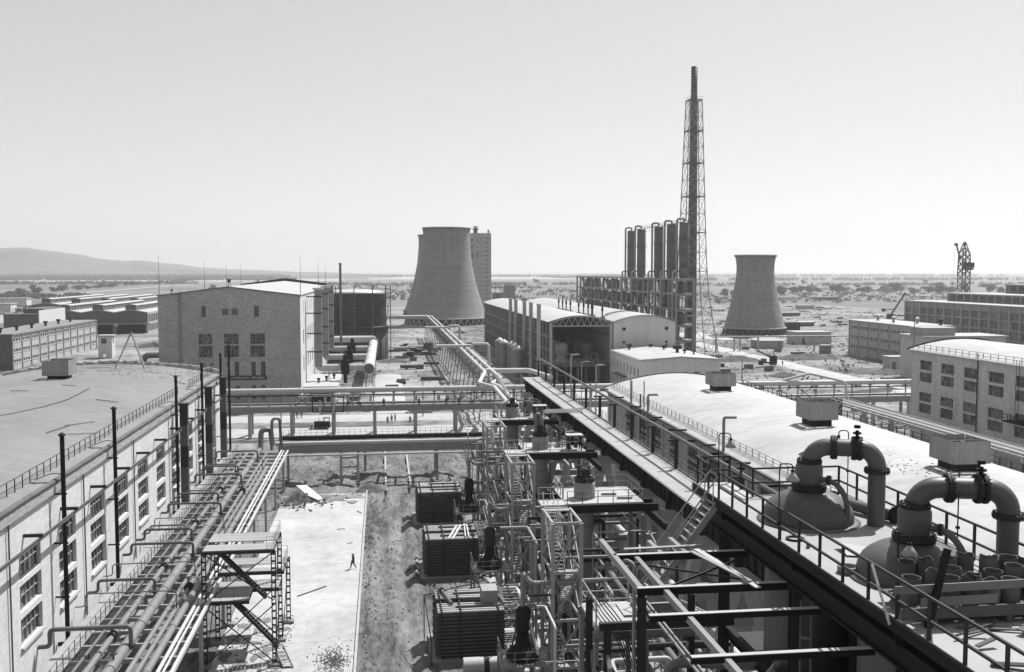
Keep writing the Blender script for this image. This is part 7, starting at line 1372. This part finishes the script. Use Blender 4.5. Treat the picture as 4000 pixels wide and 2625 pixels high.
# ================================================================== SMALL STRUCTURES ON THE RIGHT SITE
def hut(name, label, cat, x0, x1, y0, y1, h, m, roofm, ops=(), peak=0.0):
    t = thing(name, label, cat, ((x0 + x1) / 2, (y0 + y1) / 2, 0)); mb = MB(); wall(mb, (x0, y0, -.6), UX, -UY, x1 - x0, h + .6, [(a, b, c + .6, d + .6) for a, b, c, d in ops], .2); wall(mb, (x0, y0, -.6), UY, -UX, y1 - y0, h + .6, []); wall(mb, (x1, y0, -.6), UY, UX, y1 - y0, h + .6, []); wall(mb, (x0, y1, -.6), UX, UY, x1 - x0, h + .6, []); part(t, 'wall', mb, m)
    if peak:
        cx, cy = (x0 + x1) / 2, (y0 + y1) / 2; o = .5; q = [(x0 - o, y0 - o, h), (x1 + o, y0 - o, h), (x1 + o, y1 + o, h), (x0 - o, y1 + o, h), (cx, cy, h + peak)]; r = MB(); r.add(q, [(0, 1, 4), (1, 2, 4), (2, 3, 4), (3, 0, 4), (3, 2, 1, 0)]); part(t, 'roof', r, roofm)
    else: part(t, 'roof', MB().box(x0 - .3, x1 + .3, y0 - .3, y1 + .3, h, h + .3), roofm)
    for a, b, c, d in ops: window(t, (x0 + a, y0, c), UX, -UY, b - a, d - c, 2, 2, .2, bar=.08, single=True)
    return t
hut('site_hut', 'low brick hut with pale hipped roof before the smaller cooling tower', 'hut', 166.2, 177.6, 424, 434, 3.2, m_brick, m_roofW, ((8.6, 10.2, .2, 2.4),), 2.0); hut('flat_store', 'pale flat roofed store right of the smaller cooling tower', 'store', 192.6, 210, 445, 456, 5.3, m_brickW, m_roofW, ((3, 4.4, .3, 2.8),)); hut('small_kiosk', 'tiny grey kiosk on the ground before the flat store', 'kiosk', 180.9, 184.6, 391, 394.5, 3.2, m_conc, m_concL); hut('gate_hut', 'small brick gate hut with flat white roof by the right workshop', 'hut', 173.4, 180.2, 322, 327, 4.4, m_brickW, m_roofW, ((.8, 2.2, .3, 2.9), (3.9, 5.6, 1.4, 3.2)))
hut('low_long_store', 'low white roofed store far behind the smaller cooling tower', 'store', 376, 390, 862, 872, 3.0, m_concL, m_roofW); hut('far_white_hut', 'farthest low white hut right of the smaller cooling tower', 'hut', 476, 492, 1146, 1160, 3.4, m_limewall, m_roofW); hut('far_long_barrack', 'long dark low barrack on the far right field', 'barrack', 520, 546, 1140, 1152, 2.8, m_mid, m_roofL)
t = thing('pipe_trestle', 'long straight pipe on concrete posts before the smaller cooling tower', 'pipe trestle', (168, 404, 0)); part(t, 'pipe', MB().cyl((138, 404, 6.4), (200, 404, 6.4), .28, 12), m_pipe)
for x in (139.5, 147.5, 150, 158, 183, 186, 199): part(t, 'post', MB().box(x - .3, x + .3, 403.7, 404.3, -.5, 6.1), m_concL)
random.seed(12); SN = []
for k, (x, y, L_, r, lb) in enumerate(((262, 593, 12, 1.6, 'long dark boiler drum lying on the right site'), (311, 730, 15, 1.7, 'far grey drum lying beyond the smaller tower'), (8, 428, 6, 1.1, 'pale pipe section lying beside the far machine parts'), (14, 432, 7, 1.2, 'larger pale pipe section among the far machine parts'))):
    t = thing('lying_drum', lb, 'drum', (x, y, 0), 'drums and pipe sections lying on the site'); part(t, 'shell', MB().cyl((x - L_ / 2, y, r - .3), (x + L_ / 2, y + 1, r - .3), r, 16), m_conc if k > 1 else m_mid); part(t, 'end', MB().cyl((x + L_ / 2, y + 1, r - .3), (x + L_ / 2 + .4, y + 1, r - .3), r * .8, 14), m_black)
hut('container', 'dark box container right of the smaller cooling tower foot', 'container', 230, 243, 556, 560, 4, m_dark, m_mid)
PLB = ['crate', 'timber stack', 'machine part', 'panel stack']
ADJ = ['by the header duct', 'near the long bridge foot', 'under the long bridge shadow', 'before the central tower', 'left of the silos']
for k in range(18):
    x = random.uniform(-1, 23); y = random.uniform(400, 470); w_ = random.uniform(1.2, 4); h_ = random.uniform(.8, 2.6); ty = k % 4
    t = thing(PLB[ty].replace(' ', '_'), f'{["small", "large", "dark", "pale", "squat"][k % 5]} {PLB[ty]} in the yard before the central cooling tower, {ORD[k]} of the heap', PLB[ty].split()[-1], (x, y, 0), 'goods stored before the central cooling tower')
    if ty == 0: part(t, 'box', MB().box(x - w_ / 2, x + w_ / 2, y, y + 2, -.3, h_), random.choice((m_woodD, m_dark))); part(t, 'lid', MB().box(x - w_ / 2 - .1, x + w_ / 2 + .1, y - .1, y + 2.1, h_, h_ + .12), m_wood)
    elif ty == 1:
        for j in range(4): part(t, 'timber', MB().box(x - w_, x + w_, y + j * .6, y + j * .6 + .5, -.3, .3 + (j % 2) * .4), m_woodD)
    elif ty == 2: part(t, 'casing', MB().cyl((x, y, -.3), (x, y, h_), w_ * .4, 12), m_dark); part(t, 'flange', MB().cyl((x, y, h_), (x, y, h_ + .2), w_ * .5, 12), m_mid); part(t, 'base', MB().box(x - w_ / 2, x + w_ / 2, y - 1, y + 1, -.3, .3), m_dark)
    else:
        for j in range(5): part(t, 'panel', MB().box(x - w_ / 2, x + w_ / 2, y, y + 1.6, -.3 + j * .35, -.02 + j * .35), m_concL)
for k in range(24):
    near = k < 14
    x, y = (random.uniform(112, 186), random.uniform(245, 420)) if near else (random.uniform(-2, 20), random.uniform(252, 395))
    if near and 140 < x < 155: x -= 16
    L_ = random.uniform(1.2, 4); ty = k % 3
    t = thing(('timber_stack', 'rubble_box', 'pipe_stack')[ty], f'{["stack of dark timbers", "open box of rubble", "stack of short pipes"][ty]} {"on the site right of the office" if near else "on the ground left of the long bridge"}, {ORD[k if near else k - 14]} of its group', ('timber', 'box', 'pipes')[ty], (x, y, 0), 'small goods about the site')
    if ty == 0:
        for j in range(6): part(t, 'timber', MB().box(x - L_, x + L_, y + (j % 3) * .5, y + (j % 3) * .5 + .4, -.1 + (j // 3) * .42, .3 + (j // 3) * .42), m_woodD)
    elif ty == 1: part(t, 'box', MB().box(x - 1.4, x + 1.4, y - .06, y + .06, -.3, 1.0).box(x - 1.4, x + 1.4, y + 1.94, y + 2.06, -.3, 1.0).box(x - 1.4, x - 1.28, y + .07, y + 1.93, -.3, 1.0).box(x + 1.28, x + 1.4, y + .07, y + 1.93, -.3, 1.0), m_mid); part(t, 'rubble', MB().box(x - 1.2, x + 1.2, y + .1, y + 1.9, -.3, .8), m_rubble)
    else:
        for j in range(6): part(t, 'pipe', MB().cyl((x - L_, y + (j % 3) * .7, .2 + (j // 3) * .6), (x + L_, y + (j % 3) * .7, .2 + (j // 3) * .6), .32, 10), m_conc if k % 2 else m_mid)
for k in range(40):
    x = random.uniform(215, 420); y = random.uniform(560, 930); L_ = random.uniform(2, 9); dark = random.random() < .6
    t = thing('material_pile', f'{"dark" if dark else "pale"} {["low", "long", "short", "broad"][k % 4]} material pile on the right building site, {ORD[k] if k < 30 else ORD[k - 30] + " further"} of the scatter', 'pile', (x, y, 0), 'material piles on the right building site')
    for j in range(5): a = random.uniform(-.5, .5); part(t, 'beam', MB().beam((x - L_ / 2, y + j * .8, .1 + random.uniform(0, .7)), (x + L_ / 2, y + j * .8 + a * 2, .1 + random.uniform(0, .8)), random.uniform(.3, .9), random.uniform(.2, .8)), m_woodD if dark else m_concL)
# mounds of earth, street lamps, poles
def mound(label, x, y, rx, ry, h, seed, m):
    mb = MB(); n = 36; vs = [(x, y, h)]; fs = []
    rings = 10
    for k in range(1, rings + 1):
        u = k / rings
        for i in range(n): a = 2 * math.pi * i / n; f = 1 + .5 * noise.noise(Vector((math.cos(a) * 1.5, math.sin(a) * 1.5, seed))); zz = h * (1 - u) ** 1.2 + .55 * h * noise.noise(Vector((u * 5 * math.cos(a), u * 5 * math.sin(a), seed + 4))) * (1 - u * .8) - .6 * (u > .99) - .2 * u; vs.append((x + rx * u * f * math.cos(a), y + ry * u * f * math.sin(a), zz))
    for i in range(n): fs.append((0, 1 + i, 1 + (i + 1) % n))
    for k in range(rings - 1):
        for i in range(n): a = 1 + k * n + i; b = 1 + k * n + (i + 1) % n; fs.append((a, a + n, b + n, b))
    mb.add(vs, fs, True); return solo('earth_mound', label, 'mound', mb, m, 'mounds of earth')
mound('dark earth mound beside the flare stack foot', 136, 366, 12, 7, 1.8, 1, m_rubble); mound('dark earth bank below the three storey block', 166, 372, 17, 8, 1.9, 2, m_rubble); mound('small earth heap near the truck crane', 131, 310, 6, 4, 1.2, 3, m_rubble); mound('long dark earth bank before the gate hut', 168, 312, 16, 5, 1.6, 4, m_rubble); mound('earth heap left of the dug strip end', -12.3, 148.8, 3.3, 2.4, 1.3, 5, m_rubble); mound('pale sandy heap right of the cooling tower foot', 82, 600, 12, 8, 2.2, 6, m_soil); mound('dark spoil heap behind the farthest cooler', 12.6, 150.5, 3.6, 4.2, 2.0, 7, m_rubble); mound('spoil bank left of the ditch under the low bridge', -2, 155, 3.2, 2.2, 1.0, 8, m_rubble); mound('earth heap on the far left yard', -104, 470, 9, 5, 1.8, 9, m_rubble)
random.seed(64)
for k in range(16):
    x = random.uniform(112, 400); y = random.uniform(240, 820)
    if 185 < x < 310 and 330 < y < 560: x -= 70
    mound(f'{["dark", "pale"][k % 2]} low earth bank on the right building site, {ORD[k]} of the scattered banks', x, y, random.uniform(5, 15), random.uniform(3, 7), random.uniform(.8, 2.0), 20 + k, [m_rubble, m_soil][k % 2])
for k in range(8):
    mound(f'{["dark", "pale"][k % 2]} low earth bank between power house and arched hall, {ORD[k]} of its group', random.uniform(-2, 44), random.uniform(250, 560), random.uniform(3, 8), random.uniform(2, 5), random.uniform(.5, 1.4), 50 + k, [m_rubble, m_soil][k % 2])
def blot(mb, x, y, z, rx, ry, n=14):
    sd = random.uniform(0, 99); vs = [(x, y, z + .012)]
    for i in range(n): a = 2 * math.pi * i / n; f = 1 + .7 * noise.noise(Vector((math.cos(a) * 1.3, math.sin(a) * 1.3, sd))); vs.append((x + rx * f * math.cos(a), y + ry * f * math.sin(a), z))
    mb.add(vs, [(0, 1 + i, 1 + (i + 1) % n) for i in range(n)])
sp_ = MB(); random.seed(66)
for k in range(45): blot(sp_, random.uniform(-14.5, -9), random.uniform(80, 98), .14 + k * .0002, random.uniform(.2, .7), random.uniform(.2, .8))
for k in range(50): blot(sp_, random.uniform(-14.5, -3), 151.5 - abs(random.gauss(0, 2.2)), .155 + k * .0002, random.uniform(.4, 1.4), random.uniform(.3, 1.0))
solo('spilt_earth', 'thin spilt earth lying along the kerb and yard edges', 'earth', sp_, m_soil, kind='stuff')
solo('broken_slab', 'white broken concrete slab tilted on the earth heap', 'slab', MB().add([(-13.1, 151.6, 1.75), (-11.6, 152.4, 1.6), (-9.0, 148.6, .35), (-9.5, 147.6, .3), (-11.3, 148.6, .9), (-13.1, 151.6, 1.55), (-11.6, 152.4, 1.4), (-9.0, 148.6, .15), (-9.5, 147.6, .1), (-11.3, 148.6, .7)], [(0, 4, 3, 2, 1), (5, 6, 7, 8, 9), (0, 1, 6, 5), (1, 2, 7, 6), (2, 3, 8, 7), (3, 4, 9, 8), (4, 0, 5, 9)]) or (lambda q: (q.add([(-13.1, 151.6, 1.75), (-11.6, 152.4, 1.6), (-9.0, 148.6, .35), (-9.5, 147.6, .3), (-11.3, 148.6, .9), (-13.1, 151.6, 1.55), (-11.6, 152.4, 1.4), (-9.0, 148.6, .15), (-9.5, 147.6, .1), (-11.3, 148.6, .7)], [(0, 4, 3, 2, 1), (5, 6, 7, 8, 9), (0, 1, 6, 5), (1, 2, 7, 6), (2, 3, 8, 7), (3, 4, 9, 8), (4, 0, 5, 9)]), q)[1])(MB()), m_white)
for k, (x, y, zt, lb) in enumerate(((36.4, 190, 17.8, 'farthest pale street lamp behind the walkway'), (38.5, 190, 16.4, 'thin middle street lamp behind the walkway'), (41.4, 190, 15.7, 'nearest pale street lamp before the office'))):
    t = thing('street_lamp', lb, 'street lamp', (x, y, 0), 'street lamps behind the walkway'); part(t, 'pole', pipe([(x, y, -.4), (x, y, zt - .2), (x + .3, y, zt), (x + 1.3, y, zt + .05)], .14 if k != 1 else .08, .4, 10), m_concL); part(t, 'head', MB().box(x + .8, x + 1.7, y - .16, y + .16, zt - .05, zt + .12), m_steelL)
for k, (x, y, h_, lb) in enumerate(((69.2, 185, 16.9, 'dark thin pole behind the far ventilator of the curved roof'), (130, 230, 23, 'thin pole behind the right brick workshop'), (9.3, 232, 9, 'thin grey pole beyond the high bridge'), (-22.8, 228, 9, 'thin pole left of the crawler tractor'))): solo('utility_pole', lb, 'pole', MB().cyl((x, y, -.4), (x, y, h_), .13, 8, .09), m_mid, 'thin poles about the site')
solo('pale_block', 'pale ribbed concrete block beyond the high bridge', 'block', MB().box(6.6, 12, 240, 243, -.2, 2.4), m_concL)
t = thing('trench_kerbs', 'two long pale kerbs marking the ditch under the low bridge', 'kerb', (2.3, 176, 0))
for x in (.35, 4.25): part(t, 'kerb_run', MB().box(x - .14, x + .14, 157, 196, -.3, .32), m_concL)
# loose stuff
random.seed(50); cl = MB()
def rock(mb, x, y, z, s):
    v = [(x + random.uniform(.5, 1) * s * a, y + random.uniform(.5, 1) * s * b, z + random.uniform(.4, .9) * s * c) for a, b, c in ((1, 0, 0), (-1, 0, 0), (0, 1, 0), (0, -1, 0), (0, 0, 1), (0, 0, -.6))]
    mb.add(v, [(0, 2, 4), (2, 1, 4), (1, 3, 4), (3, 0, 4), (2, 0, 5), (1, 2, 5), (3, 1, 5), (0, 3, 5)])
for _ in range(2300):
    if random.random() < .55: x = random.uniform(-2.3, 4.4); y = random.uniform(72, 156)
    else: x = random.uniform(-15, 16); y = random.uniform(153, 200)
    if x > 1.2 and x < 3.4 and y > 156 and random.random() < .7: continue
    if random.random() < .35 and y < 154: x = -2.0 + random.gauss(0, .5)
    rock(cl, x, y, h_near(x, y), random.choice((.04, .05, .06, .08, .1, .14, .2, .3)))
solo('earth_clods', 'loose earth clods scattered over the dug ground', 'clods', cl, m_soil, kind='stuff')
wd = MB(); random.seed(51)
for _ in range(900):
    a = random.uniform(0, 6.28); d = abs(random.gauss(0, 1)); x = -4.4 + d * 1.0 * math.cos(a); y = 86 + d * 2.2 * math.sin(a); s = random.uniform(.04, .13); rock(wd, x, y, .12, s)
solo('rubble_patch', 'patch of loose rubble on the bright yard at the bottom edge', 'rubble', wd, m_mid, kind='stuff')
ty_ = MB(); random.seed(52)
for _ in range(420): x = random.uniform(-14.5, -8.5); y = random.uniform(80, 99); s = random.uniform(.03, .14); rock(ty_, x, y, .12, s)
for _ in range(160): rock(ty_, -12 + random.gauss(0, 2.4), 147 + random.gauss(0, 2.0), .15, random.uniform(.1, .4))
solo('yard_rubble', 'small stones and spilt earth about the yard platform', 'rubble', ty_, m_rubble, kind='stuff')
sc_ = MB(); random.seed(53)
for _ in range(4600):
    if random.random() < .65: x = random.uniform(110, 260); y = random.uniform(235, 560)
    else: x = random.uniform(-60, 95); y = random.uniform(240, 620)
    if 48 < x < 91 and 250 < y < 490 or -56 < x < -12 and 250 < y < 405: continue
    rock(sc_, x, y, h_site(x, y), random.choice((.2, .3, .5, .8)))
solo('site_stones', 'stones and clods scattered over the dusty site', 'stones', sc_, m_rubble, kind='stuff')
gp = MB(); random.seed(54)
for _ in range(2200):
    x = random.uniform(105, 430); y = random.uniform(240, 930)
    if N(x, y, .03, 40) < -.05: continue
    if 142 < x < 153 and y < 460: continue
    for j in range(5): a = random.uniform(0, 6.3); s = random.uniform(.3, 1.1); gp.add([(x, y, h_site(x, y) - .1), (x + s * math.cos(a), y + s * math.sin(a), .5 * s), (x + s * math.cos(a + .5), y + s * math.sin(a + .5), .9 * s)], [(0, 1, 2)])
solo('weeds', 'dry weed tufts over the right building site', 'weeds', gp, m_weed, kind='stuff')
t = thing('timber_pole', 'thin dark timber pole lying on the bright yard', 'pole', (-7.5, 105, .1)); part(t, 'shaft', MB().cyl((-9.0, 104, .17), (-6.2, 107, .17), .06, 8), m_woodD)
for k, (x, y, L_, a, lb) in enumerate(((-5.6, 131, 1.0, .2, 'short stick on the middle of the far yard'), (-3.4, 140, 1.6, 2.0, 'dark board leaning at the far kerb end'), (-4.2, 124, .7, .5, 'tiny dark stick on the far yard slab'), (-6.9, 79.5, 1.3, 2.6, 'dark bar lying near the bottom yard edge'))):
    d = Vector((math.cos(a), math.sin(a), 0)) * L_ / 2; solo('stick', lb, 'stick', MB().beam((x - d.x, y - d.y, .15), (x + d.x, y + d.y, .17), .08, .06), m_woodD)
